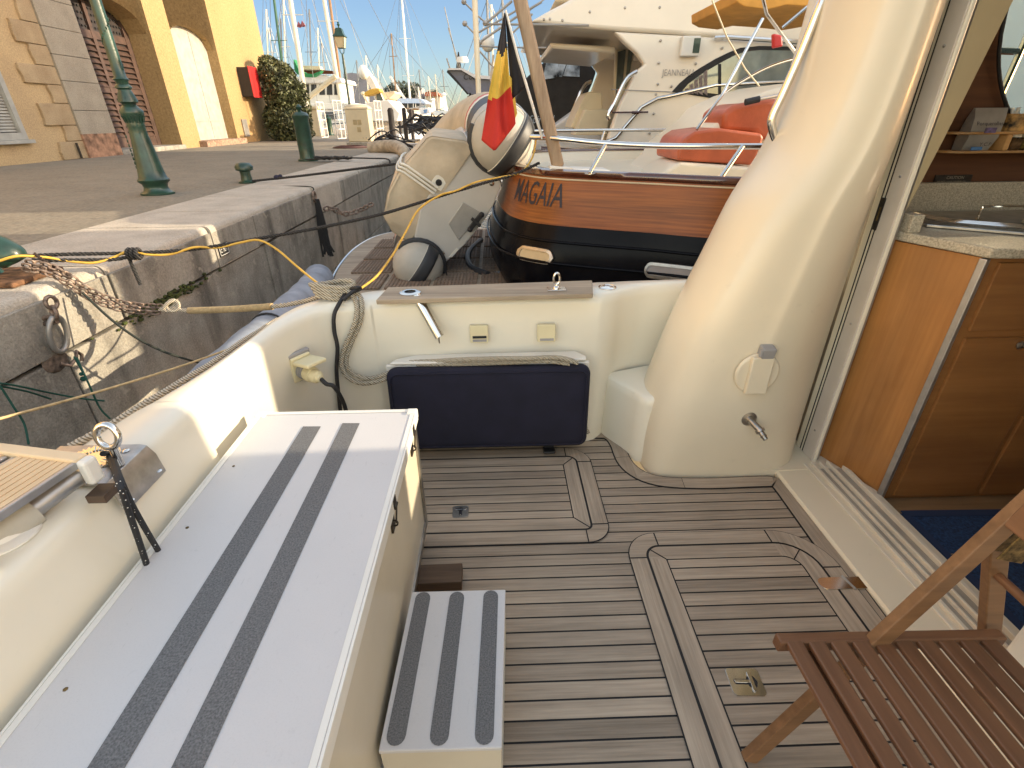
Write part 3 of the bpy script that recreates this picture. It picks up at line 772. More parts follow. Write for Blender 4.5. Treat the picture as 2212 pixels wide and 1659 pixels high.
def planks(name, polys, mat, z=.003, th=.0):
    mb = MB()
    for q in polys: mb.ngon([(x, y, z) for x, y in q])
    return mb.build(name, mat, dk, smooth=0, weld=False)
sm = [(p.x, p.y) for p in smooth_path([(x, y, 0) for x, y in outl[2:-1]], 3)]
edge = [(-1.0, outl[0][1])] + sm + [(1.287, -1.5)]
e0 = offset(edge, .006); e1 = offset(edge, .075); e2 = offset(edge, .081)
planks('deck_plank', strips(e2 + [(-1.0, -1.5)], .671), 'teakx')
def ring(a, b, cuts, gap=.004):
    """boards between two polylines, cut into lengths"""
    out = []; idx = sorted(set([0]+cuts+[len(a)-1]))
    for s, e in zip(idx, idx[1:]):
        A = [Vector(p) for p in a[s:e+1]]; B = [Vector(p) for p in b[s:e+1]]
        d = (A[1]-A[0]).normalized()*gap/2; A[0] = A[0]+d; d = (B[1]-B[0]).normalized()*gap/2; B[0] = B[0]+d
        for i in range(len(A)-1): out.append([tuple(A[i]), tuple(A[i+1]), tuple(B[i+1]), tuple(B[i])])
    return out
def board_mesh(name, polys, mat, z):
    mb = MB()
    for q in polys: mb.ngon([(x, y, z) for x, y in q])
    return mb.build(name, mat, dk, smooth=0)
bed = MB()
for q in ring(edge, e2, []): bed.ngon([(x, y, .0045) for x, y in q])
bed.build('margin_caulk', 'caulk', dk, smooth=0)
n = len(edge); corner = max(range(n), key=lambda i: edge[i][0]+edge[i][1]*2 if edge[i][0] > 1.1 else -9)
cutA = min(range(n), key=lambda i: (edge[i][0]-.85)**2+(edge[i][1]-1.83)**2); cutB = min(range(n), key=lambda i: (edge[i][0]-.66)**2+(edge[i][1]-2.0)**2)
cutC = min(range(n), key=lambda i: (edge[i][0]-.5)**2+(edge[i][1]-2.24)**2)
rb = ring(e0, e1, [cutC, cutB, cutA, corner])
board_mesh('margin_board', [q for q in rb if abs(q[1][0]-q[0][0]) >= abs(q[1][1]-q[0][1])], 'teakx', .0065)
board_mesh('side_margin_board', [q for q in rb if abs(q[1][0]-q[0][0]) < abs(q[1][1]-q[0][1])], 'teaky', .0065)
def hatch(name, x0, x1, y0, y1, rad, w1=.068, gapw=.009, w2=.062, label=None, z=.008):
    t = bpy.data.objects.new(name, None); COL.objects.link(t); t.parent = boat; t.location = Vector(((x0+x1)/2, (y0+y1)/2, 0))-wloc(boat)
    def shp(d): return rrect(x0+d, x1-d, y0+d, y1-d, [max(r-d, .004) for r in rad])
    A = shp(.004); B = shp(w1); Cc = shp(w1+gapw); D = shp(w1+gapw+w2); E = shp(w1+gapw+w2+.005)
    MB().ngon([(x, y, z) for x, y in shp(0)]).build('caulk_bed', 'caulk', t, smooth=0)
    def cut(a, b, nm, ext):
        k = len(a); runs = []
        for i in range(k):
            j = (i+1) % k; q = [a[i], a[j], b[j], b[i]]
            L = abs(a[j][0]-a[i][0])+abs(a[j][1]-a[i][1]); straight = i % 9 == 8
            key = ('s', i) if straight else ('c', i//9)
            if not straight and rad[i//9] < .03: continue
            ax_ = abs(a[j][0]-a[i][0]) > abs(a[j][1]-a[i][1])
            if runs and runs[-1][0] == key: runs[-1][2].append(q)
            else: runs.append([key, ax_, [q]])
        for key, ax_, qs in runs:
            m_ = MB()
            for q in qs: m_.ngon([(x, y, z+.002) for x, y in q])
            m_.build(nm, 'teakx' if ax_ else 'teaky', t, smooth=0)
    cut(A, B, 'frame_board', 0); cut(Cc, D, 'lid_board', 0)
    jn = MB(); n9 = 9
    for c in range(4):
        if rad[c] < .03: continue
        for i in (c*9, c*9+8):
            jn.beam((A[i][0], A[i][1], z+.0032), (B[i][0], B[i][1], z+.0032), .0045, .0012)
        m = c*9+4
        jn.beam((Cc[m][0], Cc[m][1], z+.0032), (D[m][0], D[m][1], z+.0032), .004, .0012)
    if jn.v: jn.build('joint', 'caulk', t, smooth=0)
    pl = MB()
    for q in strips(E, .671+.02): pl.ngon([(x, y, z+.002) for x, y in q])
    pl.build('lid_plank', 'teakx', t, smooth=0, weld=False)
    return t
h1 = hatch('aft_hatch', -.75, .437, 1.43, 2.075, (.12, .004, .004, .10))
h2 = hatch('engine_hatch', .478, 1.262, -.6, 1.475, (.20, .13, .004, .004))
# flush lifting handles
def deck_handle(cx, cy, w, h, rz, par, z=.0105):
    t = bpy.data.objects.new('lift_handle', None); COL.objects.link(t); t.parent = par; t.location = Vector((cx, cy, 0))-wloc(par)
    Rm = Matrix.Rotation(rz, 3, 'Z')
    def T(pts, zz): return [(Vector((cx, cy, 0)) + Rm @ Vector((x, y, 0))) + Vector((0, 0, zz)) for x, y in pts]
    MB().prism(T(rrect(-w/2, w/2, -h/2, h/2, (.012,)*4, 4), z), (0, 0, .003)).build('plate', 'steel' if par is h1 else 'chrome', par, smooth=0, bevel=.0008)
    g = MB(); g.prism(T(rrect(-w*.36, w*.36, -h*.10, h*.10, (h*.09,)*4, 5), z+.003), (0, 0, .0004)); g.prism(T(rrect(w*.05, w*.33, -h*.22, h*.22, (h*.14,)*4, 5), z+.0031), (0, 0, .0004))
    g.build('recess', 'black', par, smooth=0)
    g = MB(); g.prism(T(rrect(-w*.34, w*.25, -h*.055, h*.055, (h*.05,)*4, 4), z+.0035), (0, 0, .003)); g.prism(T(rrect(w*.12, w*.24, -h*.36, h*.36, (h*.05,)*4, 4), z+.0036), (0, 0, .0032))
    g.build('lever', 'chrome', par, smooth=0, bevel=.0008)
    bpy.data.objects.remove(t)
deck_handle(*P(1610, 1474, Z=.01).xy, .098, .082, R(-3), h2)
deck_handle(*P(995, 1106, Z=.01).xy, .072, .068, R(92), h1)
# hinge, oval plates
hc = P(1830, 1260, Z=.01)
hg = MB(); hg.prism([(hc.x+a, hc.y+b, .0105) for a, b in rrect(-.105, .085, -.026, .026, (.025,)*4, 6)], (0, 0, .003))
hgo = hg.build('hinge', 'chrome', h2, smooth=0, bevel=.0008)
MB().tube([(hc.x-.002, hc.y+.03, .0125), (hc.x+.012, hc.y-.028, .0125)], .005, 8).build('hinge_pin', 'steel', h2)
# black foot bracket under the cushion
MB().box((.235, 2.03, .03), (.06, .06, .012), rx=R(-8)).bb(.21, .26, 2.045, 2.055, .0, .07).build('foot_bracket', 'black', boat, smooth=0, bevel=.004)
# sill and sliding door track
s_ = MB(); s_.prism([(1.292, 0, -.01), (1.292, 0, .012), (1.30, 0, .022), (1.46, 0, .028), (1.66, 0, .028), (1.66, 0, -.01)], (0, 1.83, 0))
s_.prism([(1.292, -1.5, -.01), (1.292, -1.5, .012), (1.30, -1.5, .022), (1.46, -1.5, .028), (1.66, -1.5, .028), (1.66, -1.5, -.01)], (0, 1.5, 0))
MB().prism([(1.29, 1.83, 0), (1.66, 1.83, 0), (1.66, 2.2, 0), (1.2, 2.2, 0), (1.2, 1.83, 0)], (0, 0, .03)).build('sill_end', 'gelwarm', boat, smooth=0)
s_.build('door_sill', 'gelwarm', boat, smooth=0)
tr = MB()
for x, w_, h_ in ((1.442, .012, .006), (1.472, .014, .016), (1.515, .008, .016), (1.548, .010, .020), (1.60, .016, .022)): tr.bb(x, x+w_, -1.5, 1.87, .028, .028+h_)
tro = tr.build('door_track', simple('cream_track', (.72, .65, .53), .4, .0, var=.05, vs=6), boat, smooth=0, bevel=.002)
g = MB(); g.bb(1.486, 1.515, -1.5, 1.87, .0285, .0295); g.bb(1.523, 1.548, -1.5, 1.87, .0285, .0296); g.bb(1.558, 1.60, -1.5, 1.87, .0285, .0297)
g.build('track_groove', simple('dark_track_groove', (.42, .38, .31), .6, .1, var=.12, vs=6), tro, smooth=0)  # groove strips a darker tan than the track
# starboard bulkhead (near bottom right) and cabin shell
bh = MB(); bh.bb(1.45, 1.55, -.9, .865, 0, 1.32); bh.bb(1.45, 1.55, -.9, .865, 1.62, 2.45); bh.bb(1.45, 1.55, -.9, .52, 1.32, 1.62); bh.bb(1.55, 3.6, .80, .865, -.1, 1.0)  # opening added in the bulkhead to let sun reach the gunwale
bh.build('starboard_bulkhead', 'gelwhite', boat, smooth=0, bevel=.01)
sh = MB()
sh.bb(1.40, 4.6, -.9, 2.55, 2.42, 2.5)                       # roof
sh.bb(3.9, 3.95, -.9, 2.44, 0, 1.44); sh.bb(3.9, 3.95, .84, 1.42, 1.44, 2.42); sh.bb(3.9, 3.95, 1.88, 2.44, 1.44, 2.42); sh.bb(3.9, 3.95, -.9, .68, 1.44, 2.42); sh.bb(3.9, 3.95, .68, .84, 1.44, 2.08); sh.bb(2.7, 3.95, 2.40, 2.44, 0, 2.42)  # unseen front openings, sized to aim sun patches at the stern
sh.bb(1.55, 3.95, -.95, -.9, 0, 2.42)
sh.build('cabin_shell', 'gelwhite', boat, smooth=0)
# ---- inside the cabin
MB().bb(1.66, 3.9, .865, 2.0, -.03, -.004).build('cabin_floor', 'cabfloor', boat, smooth=0)
cz = 1.07
# galley cabinet: angled end, front facing aft
A = (1.56, 1.93); B = (1.668, 1.652); Cq = (3.4, 1.652)
galley = MB(); galley.prism([(A[0], A[1], 0), (B[0], B[1], 0), (B[0], B[1], cz-.005), (A[0], A[1], cz-.005)], (.02, .01, 0))
gl = galley.build('galley_end_panel', 'cabwood', boat, smooth=0)
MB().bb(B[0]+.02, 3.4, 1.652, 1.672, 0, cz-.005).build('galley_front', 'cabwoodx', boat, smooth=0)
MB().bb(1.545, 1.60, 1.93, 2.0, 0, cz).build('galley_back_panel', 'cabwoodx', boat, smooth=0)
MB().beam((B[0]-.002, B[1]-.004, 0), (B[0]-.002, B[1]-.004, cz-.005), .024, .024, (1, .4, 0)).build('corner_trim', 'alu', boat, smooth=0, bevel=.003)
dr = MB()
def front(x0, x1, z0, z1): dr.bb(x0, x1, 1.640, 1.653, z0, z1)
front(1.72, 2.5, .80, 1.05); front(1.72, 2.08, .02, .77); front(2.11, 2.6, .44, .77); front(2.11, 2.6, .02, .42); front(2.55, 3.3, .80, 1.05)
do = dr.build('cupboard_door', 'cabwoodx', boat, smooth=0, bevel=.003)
MB().lathe([(.012, 0), (.016, .004), (.016, .008), (.009, .012)], (1.935, 1.640, .742), 16, (0, -1, 0)).build('latch_button', 'steel', do)
ct = MB(); ct.prism([(1.545, 1.96, cz), (1.555, 1.90, cz), (1.655, 1.625, cz), (1.72, 1.615, cz), (3.4, 1.615, cz), (3.4, 2.36, cz), (1.545, 2.36, cz)], (0, 0, .035))
cto = ct.build('countertop', 'counter', boat, smooth=0, bevel=.006)
MB().bb(1.56, 3.4, 2.33, 2.36, cz+.035, cz+.16).build('splashback', 'counter', cto, smooth=0, bevel=.004)
MB().bb(1.555, 1.60, 1.88, 2.33, cz+.035, cz+.10).build('end_upstand', 'counter', cto, smooth=0, bevel=.004)
hob = MB(); hob.prism([(1.70, 1.98, cz+.036), (2.05, 1.70, cz+.036), (3.0, 1.70, cz+.036), (3.0, 2.28, cz+.036), (1.78, 2.28, cz+.036)], (0, 0, .012))
hob.build('hob_plate', 'steel', cto, smooth=0, bevel=.003)
rl = MB()
for d in (0, .035, .07):
    rl.tube([(1.72+d, 2.24-d, cz+.058), (1.76+d, 1.99, cz+.058), (2.06+d*.6, 1.73+d, cz+.058), (3, 1.73+d, cz+.058)], .005, 6)
rl.tube(smooth_path([(1.90, 1.98, cz+.05), (1.90, 1.98, cz+.10), (1.93, 1.985, cz+.112), (2.2, 2.0, cz+.105), (2.5, 2.02, cz+.085)], 4), .005, 6)
rl.build('hob_rail', 'chrome', cto)
MB().lathe([(.085, 0), (.08, .012), (.05, .025), (0, .03)], (2.15, 1.93, cz+.05), 24).build('burner_cap', 'chrome', cto)
# side linings: wood wall with curved window opening, cream pillar lining
ww = MB()
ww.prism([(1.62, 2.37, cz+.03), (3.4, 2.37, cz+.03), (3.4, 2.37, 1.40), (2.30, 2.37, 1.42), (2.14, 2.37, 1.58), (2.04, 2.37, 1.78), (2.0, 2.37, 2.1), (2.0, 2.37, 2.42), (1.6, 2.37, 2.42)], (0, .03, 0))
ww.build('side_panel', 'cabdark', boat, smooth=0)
wl2 = MB(); wl2.bb(2.0, 3.9, 2.41, 2.44, 0, 1.42); wl2.build('outer_side', 'gelwhite', boat, smooth=0)
MB().bb(1.98, 2.70, 2.402, 2.407, 1.40, 2.42).build('window_pane', 'clearglass', boat, smooth=0)
MB().tube([(2.05, 2.55, 1.95), (3.2, 2.62, 1.9)], .014, 8).tube([(2.1, 2.55, 1.75), (3.2, 2.62, 1.72)], .014, 8).tube([(2.35, 2.56, 2.1), (2.3, 2.56, 1.3)], .014, 8).build('side_deck_rail', 'chrome', boat)
wt = MB(); wt.tube(smooth_path([(2.30, 2.36, 1.42), (2.14, 2.36, 1.58), (2.04, 2.36, 1.78), (2.0, 2.36, 2.1), (2.0, 2.36, 2.4)], 4), .007, 6); wt.build('window_trim', 'black', boat)
pl = [P(2106, -4, X=1.56), P(2192, -4, X=1.66), P(2039, 301, X=1.61), P(1958, 443, X=1.575), P(1956, 446, X=1.56)]
zt = 2.42
pt = [Vector((1.56, pl[0].y, 1.07)), Vector((1.585, 1.86, 1.07))]
ln = MB()
yo = 1.80
tp = [(1.50, 1.90, 1.09), (1.515, 1.90, 1.13), (1.54, 1.90, 1.21), (1.58, 1.90, 1.423), (1.645, 1.90, 1.84), (1.735, 1.90, 2.42), (1.50, 1.90, 2.42)]
ln.prism(tp, (0, .04, 0)); ln.build('pillar_lining', simple('olive_cream_lining', (.42, .34, .20), .7, var=.05, vs=3), boat, smooth=0, bevel=.004)
# spice shelf
shf = MB()
for z in (1.565, 1.455): shf.prism([(1.88, 2.37, z), (1.90, 2.30, z), (1.96, 2.27, z), (3.0, 2.27, z), (3.0, 2.37, z)], (0, 0, .016))
shf.bb(2.17, 2.20, 2.275, 2.36, 1.471, 1.565)
sho = shf.build('spice_shelf', 'shelfwood', boat, smooth=0, bevel=.004)
cp = thing('caution_plate', 'small dark caution plate on the wood panel above the hob', 'sign', (1.9, 2.36, 1.25)) if False else None
c_p = P(2016, 399, Y=2.36)
cpm = MB().bb(c_p.x, c_p.x+.17, 2.362, 2.369, c_p.z, c_p.z+.04).build('caution_plate', 'plaque', boat, smooth=0)
gm = simple('faint_grey_print', (.32, .28, .22), .6)
text_mesh('CAUTION', .018, 'caution_text', gm, cpm, lambda x, y: (c_p.x+.05+x, 2.3605, c_p.z+.023+y))
text_mesh('DO NOT LEAVE COOKER ON', .010, 'caution_small_text', gm, cpm, lambda x, y: (c_p.x+.012+x, 2.3605, c_p.z+.009+y))
# pouch with print
po = thing('coffee_pouch', 'silver foil pouch lettered Porquerolles standing on the galley shelf', 'pouch', (2.0, 2.31, 1.47))
pm = MB(); pm.grid([[(1.965, 2.295, 1.472), (2.10, 2.285, 1.472), (2.10, 2.345, 1.472), (1.965, 2.345, 1.472)], [(1.965, 2.28, 1.55), (2.115, 2.27, 1.55), (2.115, 2.345, 1.55), (1.965, 2.345, 1.55)],
                    [(1.97, 2.29, 1.66), (2.13, 2.285, 1.66), (2.13, 2.33, 1.66), (1.97, 2.33, 1.66)], [(1.975, 2.31, 1.715), (2.145, 2.305, 1.715), (2.145, 2.312, 1.715), (1.975, 2.318, 1.715)]], True)
pm.build('bag', 'pouch', po, smooth=50)
text_mesh('Porquerolles', .03, 'lettering', 'ink', po, lambda x, y: (1.972+x*.92, 2.268+.018*(y)/.03, 1.618+y), shear=.3)
text_mesh('Y.C.P', .028, 'small_lettering', 'ink', po, lambda x, y: (2.03+x, 2.272, 1.50+y))
MB().bb(2.02, 2.08, 2.262, 2.264, 1.575, 1.605).build('picture_print', simple('violet_print', (.10, .08, .22), .5, var=.5, vs=60), po, smooth=0)
MB().bb(2.00, 2.06, 2.278, 2.280, 1.474, 1.494).build('blue_band', 'paperblue', po, smooth=0)
def jar(x, z, lab, mats):
    t = thing('spice_jar', lab, 'jar', (x, 2.32, z), 'spice jars on the galley shelf')
    MB().bb(x-.028, x+.028, 2.29, 2.345, z, z+.075).build('glass', mats, t, smooth=0, bevel=.008)
    MB().lathe([(.026, 0), (.026, .018), (.022, .02)], (x, 2.318, z+.0755), 16).build('lid', 'white', t)
jar(2.26, 1.4712, 'dark spice jar with pale lid on lower galley shelf', simple('spice', (.10, .06, .03), .2, var=.5, vs=40))
jar(2.33, 1.4712, 'second spice jar further right on lower galley shelf', simple('spice2', (.22, .16, .05), .2, var=.5, vs=40))
bxo = thing('patterned_tub', 'floral orange tub of white sticks on upper galley shelf', 'tub', (2.24, 2.31, 1.581))
MB().lathe([(.058, 0), (.065, .10), (.06, .10), (.055, .01)], (2.235, 2.33, 1.5812), 20).build('tub', simple('floral_print', (.42, .24, .08), .6, var=.7, vs=38), bxo)
stk = MB()
for k in range(7): stk.tube([(2.235+.03*math.cos(k), 2.33+.02*math.sin(k), 1.62), (2.235+.04*math.cos(k), 2.325+.03*math.sin(k*1.7), 1.715)], .007, 6)
stk.build('stick', 'white', bxo)
def lower_shelf(o):
    off = wloc(o.parent) if o.parent else Vector((0, 0, 0))
    for v in o.data.vertices:
        z = v.co.z+off.z; v.co.z = 1.352+(z-1.455)*.66-off.z; v.co.x = (v.co.x+off.x-1.88)*.80+1.93-off.x
for o in [sho]+[c for t_ in (po, bxo)+tuple(x for x in COL.objects if x.name.startswith('spice_jar')) for c in t_.children]: lower_shelf(o)
# ---- fittings on the wing
c = P(1634, 806, Y=1.83)
cap = MB(); cap.lathe([(.094, 0), (.094, .008), (.088, .014)], (c.x, 1.832, c.z), 40, (0, -1, 0))
cap.prism([(c.x-.045, 1.819, c.z-.085), (c.x+.045, 1.819, c.z-.085), (c.x+.045, 1.819, c.z+.085), (c.x-.045, 1.819, c.z+.085)], (0, -.022, 0))
co1 = cap.build('round_cover', 'gelwarm', boat, smooth=35, bevel=.004)
hk = MB().box((c.x+.012, 1.815, c.z+.105), (.055, .045, .05), rx=R(12)); hk.bb(c.x-.028, c.x-.012, 1.79, 1.80, c.z+.09, c.z+.125); hk.build('shower_head', 'greyplastic', boat, smooth=0, bevel=.008)
c = P(1618, 905, Y=1.83)
tp_ = MB(); tp_.lathe([(.034, 0), (.034, .004), (.02, .008), (.016, .02)], (c.x, 1.832, c.z), 24, (0, -1, 0))
tp_.tube([(c.x, 1.82, c.z), (c.x+.01, 1.79, c.z-.008), (c.x+.025, 1.765, c.z-.02)], .015, 14); tp_.lathe([(.02, 0), (.02, .012), (.012, .014), (.012, .03), (.015, .032), (.012, .036), (.01, .05)], (c.x+.022, 1.77, c.z-.018), 16, (.3, -.8, -.5))
tp_.build('hose_tap', 'steel', boat)
# grab rail rising from the wing
gp = [P(x, y, Y=2.16) for x, y in [(1702, 322), (1690, 316), (1676, 300), (1667, 272), (1669, 250), (1690, 205), (1730, 115), (1782, -12)]]
MB().tube(smooth_path([(gp[0].x+.02, 2.17, gp[0].z)] + [(p.x, 2.16, p.z) for p in gp] + [(gp[-1].x+.1, 2.2, gp[-1].z+.3)], 6), .0155, 14).build('grab_rail', 'chrome', boat)

# ---- far bulwark fittings
tk = MB()
a0, a1 = P(812, 650, Z=.80), P(1281, 636, Z=.80); b1, b0 = P(1279, 607, Z=.80), P(838, 622, Z=.80)
tk.prism([(a0.x, a0.y, .782), (a1.x, a1.y, .782), (b1.x, b1.y, .782), (b0.x, b0.y, .782)], (0, 0, .022)); tk.build('teak_rail', 'teakrail', boat, smooth=0, bevel=.004)
# ledge and cushion backing
lg = MB(); lg.prism([(-.51, 2.068, .50), (.40, 2.075, .50), (.405, 2.105, .50), (.36, 2.165, .50), (-.40, 2.155, .50), (-.49, 2.11, .50)], (0, 0, .014)); lg.build('fold_down_shelf', 'gelwhite', boat, smooth=0, bevel=.006)
MB().bb(-.535, .418, 2.085, 2.105, .07, .492).build('seat_panel', 'gelwhite', boat, smooth=0, bevel=.006)
# courtesy lights
def vent(px, py, dark, lab):
    c = P(px, py, Y=2.165); t = MB()
    t.box((c.x, c.y-.004, c.z), (.085, .02, .085), rx=R(-5)).build('courtesy_light', 'whiteplastic', boat, smooth=0, bevel=.004)
    g = MB()
    g.box((c.x+.002, c.y-.0155, c.z-.030), (.065, .003, .012), rx=R(-5))
    g.build('louvre', 'greyplastic', boat, smooth=0)
    if dark: MB().box((c.x+.002, c.y-.0165, c.z-.013), (.065, .003, .012), rx=R(-5)).build('lens', 'darkglass', boat, smooth=0)
vent(1035, 720, True, ''); vent(1180, 718, False, '')
# rod holder tube + collar, deck filler, small cleat with shackle
q0 = P(886, 632, Z=.805)
rh = MB(); rh.lathe([(.026, .0), (.048, .0), (.048, .003), (.034, .007), (.026, .006)], (q0.x, q0.y, .8045), 28, cap=False); rh.build('rod_holder_rim', 'chrome', boat)
MB().lathe([(.027, 0), (.0, .001)], (q0.x, q0.y, .8047), 20, cap=False).build('rod_holder_mouth', 'black', boat)
t0, t1 = P(905, 652, Y=2.17), P(950, 728, Y=2.10)
MB().tube([(t0.x-.01, t0.y, t0.z+.03), (t1.x, t1.y, t1.z)], .023, 20).tube([(t1.x-.005, t1.y, t1.z), (t1.x-.004, t1.y, t1.z-.03)], .004, 6).build('rod_holder_tube', 'chrome', boat)
q1 = P(1312, 619, Z=.785); dfp = MB(); dfp.lathe([(.043, 0), (.043, .003), (.035, .006), (.034, .004), (.015, .0045), (.01, .007), (0, .007)], (q1.x, q1.y, .7805), 28); dfp.build('deck_filler', 'chrome', boat)
q2 = P(1202, 625, Z=.805); ce = MB(); ce.box((q2.x, q2.y, .807), (.085, .055, .005)); ce.lathe([(.018, 0), (.016, .008), (.008, .014), (.007, .02)], (q2.x, q2.y, .809), 16)
ce.build('eye_plate', 'chrome', boat, smooth=40, bevel=.001)
ring_ = MB(); ring_.tube([(q2.x+.014*math.cos(a), q2.y, .855+.026*math.sin(a)) for a in [2*PI*k/16 for k in range(16)]], .0055, 8, closed=True); ring_.build('shackle', 'chrome', boat)
# shore power inlet on the angled corner
sc0 = P(652, 782, X=-.86)
ax = Vector((.80, -.52, -.12)).normalized()
fl = MB(); side = Vector((.52, .80, 0)).normalized(); upv = ax.cross(side).normalized()
if upv.z < 0: upv = -upv
Rm = Matrix((ax, side, upv)).transposed()
base = Vector((-.868, 1.93, sc0.z-.0))
fl.box(base+ax*.010, (.020, .112, .14), rot=Rm); fl.build('socket_flange', 'greyplastic', boat, smooth=0, bevel=.004)
fl = MB(); fl.box(base+ax*.026, (.014, .096, .118), rot=Rm); fl.box(base+ax*.085+upv*.05, (.10, .095, .018), rot=Matrix.Rotation(R(-12), 3, side) @ Rm)
fl.build('socket_cover', 'whiteplastic', boat, smooth=0, bevel=.006)
fl = MB(); fl.lathe([(.036, 0), (.038, .02), (.034, .022), (.034, .03)], base+ax*.03-upv*.008, 20, ax); fl.build('socket_body', 'greyplastic', boat)
plug = thing('shore_power_plug', 'pale yellow plug and black cable pushed into the corner socket', 'plug', tuple(base))
pg = MB(); pg.lathe([(.031, 0), (.033, .004), (.033, .035), (.029, .037), (.030, .05), (.027, .065), (.018, .07), (.016, .085), (.012, .086)], base+ax*.06-upv*.01, 24, ax)
for k in range(20):
    a = 2*PI*k/20; r_ = side*math.cos(a)+upv*math.sin(a); pg.beam(base+ax*.066-upv*.01+r_*.033, base+ax*.094-upv*.01+r_*.033, .003, .003, r_)
pg.build('plug_body', 'whiteplastic', plug)
e = base+ax*.145-upv*.01
cbp = smooth_path([e, e+ax*.03-upv*.012, (e.x+.055, e.y-.02, .52), (e.x+.075, e.y+.0, .42), (e.x+.075, e.y+.01, .25), (e.x+.07, e.y+.01, .02)], 6)
MB().tube(cbp, .009, 10).build('cable', 'black', plug)
# gangway socket bracket (steel U on the cap)
br = MB(); y0, y1 = .895, 1.048
br.prism([(-1.10, y0, .783), (-.905, y0, .783), (-.888, y0, .774), (-.882, y0, .755), (-.874, y0, .705), (-.868, y0, .705), (-.875, y0, .760), (-.89, y0, .786), (-.905, y0, .790), (-1.10, y0, .790)], (0, y1-y0, 0))
bro = br.build('gangway_bracket', simple('brushed_bracket', (.46, .44, .42), .33, .9, var=.12, vs=30), boat, smooth=35, bevel=.0015)
sc = MB()
for yy, xx, zz in ((y0+.022, -.870, .722), (y1-.022, -.870, .722), (y1-.03, -.92, .792), (y0+.03, -1.05, .792)): sc.ball((xx, yy, zz), .009, 8, (.5, 1, 1) if zz < .7 else (1, 1, .4))
sc.lathe([(.03, 0), (.055, .001), (.055, .005), (.03, .006)], (-.975, .985, .790), 24)
for k in range(30):
    a = 2*PI*k/30; sc.beam((-.975+.03*math.cos(a), .985+.03*math.sin(a), .797), (-.975+.053*math.cos(a), .985+.053*math.sin(a), .797), .004, .004)
sc.build('bracket_screw', 'chrome', bro)
# eye ring standing in it
er = thing('eye_pin', 'thick stainless eye pin standing in the gangway bracket', 'fitting', (-.96, .965, .8))
ec_ = P(232, 940, Y=.965)
ec_ = P(232, 942, Y=.965)
MB().tube([(ec_.x+.024*math.cos(a), .965+.006*math.sin(a), ec_.z+.027*math.sin(a)) for a in [2*PI*k/24 for k in range(24)]], .0075, 10, closed=True).tube([(ec_.x, .965, .79), (ec_.x, .965, ec_.z-.027)], .009, 12).build('ring', 'chrome', er)

# ---------------------------------------------------------------- things in the cockpit
cu = MB(); Rm = Matrix.Rotation(R(-4), 3, 'X')
pts = rrect(-.47, .475, -.213, .213, (.045,)*4, 6)
rws = []
for d, ins in ((-.028, .012), (-.02, .003), (-.008, 0), (.008, 0), (.02, .003), (.030, .014), (.034, .05), (.036, .12)):
    q = rrect(-.47+ins, .475-ins, -.213+ins, .213-ins, (max(.045-ins*.5, .01),)*4, 6)
    rws.append([Vector((-.057, 2.042, .280)) + Rm @ Vector((x, -d, y)) for x, y in q])
cu.grid(rws, True); cu.ngon(rws[-1]); cu.ngon(rws[0][::-1])
seat = cu.build('seat_cushion', 'navy', None, smooth=60)
sm2 = MB(); sm2.tube([Vector((-.057, 2.042, .280)) + Rm @ Vector((x, -.034, y)) for x, y in rrect(-.45, .455, -.193, .193, (.035,)*4, 6)], .0035, 6, closed=True)
sm2.build('seam_piping', 'navy', seat, smooth=60)
tag(seat, 'navy blue rectangular cushion leaning against the far bulwark of the cockpit', 'cushion')
# big white deck box
bx = thing('deck_box', 'long white deck box with two grey grip strips on its lid', 'deck box', (-.56, .6, .04))
X0, X1, Y0, Y1, ZB, ZT = -.845, -.30, -.35, 1.50, .075, .6
MB().bb(X0+.012, X1-.012, Y0+.01, Y1-.012, ZB, ZT-.035).build('body', 'boxside', bx, smooth=0)
lid = MB().bb(X0, X1, Y0, Y1, ZT-.034, ZT).build('lid', 'boxwhite', bx, smooth=0, bevel=.003)
ed = MB()
ed.bb(X1-.002, X1+.004, Y0, Y1, ZT-.04, ZT+.002); ed.bb(X1-.016, X1-.003, Y0, Y1, ZT+.0005, ZT+.002)
ed.bb(X0-.004, X0+.002, Y0, Y1, ZT-.04, ZT+.002); ed.bb(X0+.003, X0+.016, Y0, Y1, ZT+.0005, ZT+.002); ed.bb(X0, X1, Y1-.002, Y1+.004, ZT-.04, ZT+.002); ed.bb(X0, X1, Y1-.014, Y1-.003, ZT+.0007, ZT+.0025)
ed.build('edge_trim', 'white', lid, smooth=0, bevel=.0015)
ce2 = MB()
for x in (X0+.012, X1-.012): ce2.box((x, Y1-.014, ZT-.012), (.036, .036, .036))
ce2.build('corner_cap', 'white', lid, smooth=0, bevel=.005)
MB().bb(X1-.016, X1-.004, Y1-.03, Y1-.004, ZB, ZT-.04).bb(X1-.014, X1-.0045, Y0, Y1-.03, ZB, ZB+.03).build('frame_strip', 'steel', bx, smooth=0)
MB().bb(X1-.0125, X1-.0105, Y0, Y1-.03, ZT-.075, ZT-.04).build('upper_band', simple('cream_band', (.70, .64, .52), .3), bx, smooth=0)
gs = [((655, 922), (693, 922), (190, 1659), (270, 1659)), ((740, 915), (777, 915), (371, 1659), (440, 1659))]
for a, b, c_, d_ in gs:
    pa, pb_, pc, pd_ = [P(*q, Z=ZT) for q in (a, b, d_, c_)]
    k = (pb_-pc)*2.2; pc = pb_-k.normalized()*1.7; pd_ = pa-(pa-P(*c_, Z=ZT)).normalized()*1.7
    pc.y = max(pc.y, Y0+.06); pd_.y = pc.y
    MB().prism([(p.x, p.y, ZT+.0008) for p in (pa, pb_, pc, pd_)], (0, 0, .0012)).build('grip_strip', 'grip', lid, smooth=0)
sw = MB()
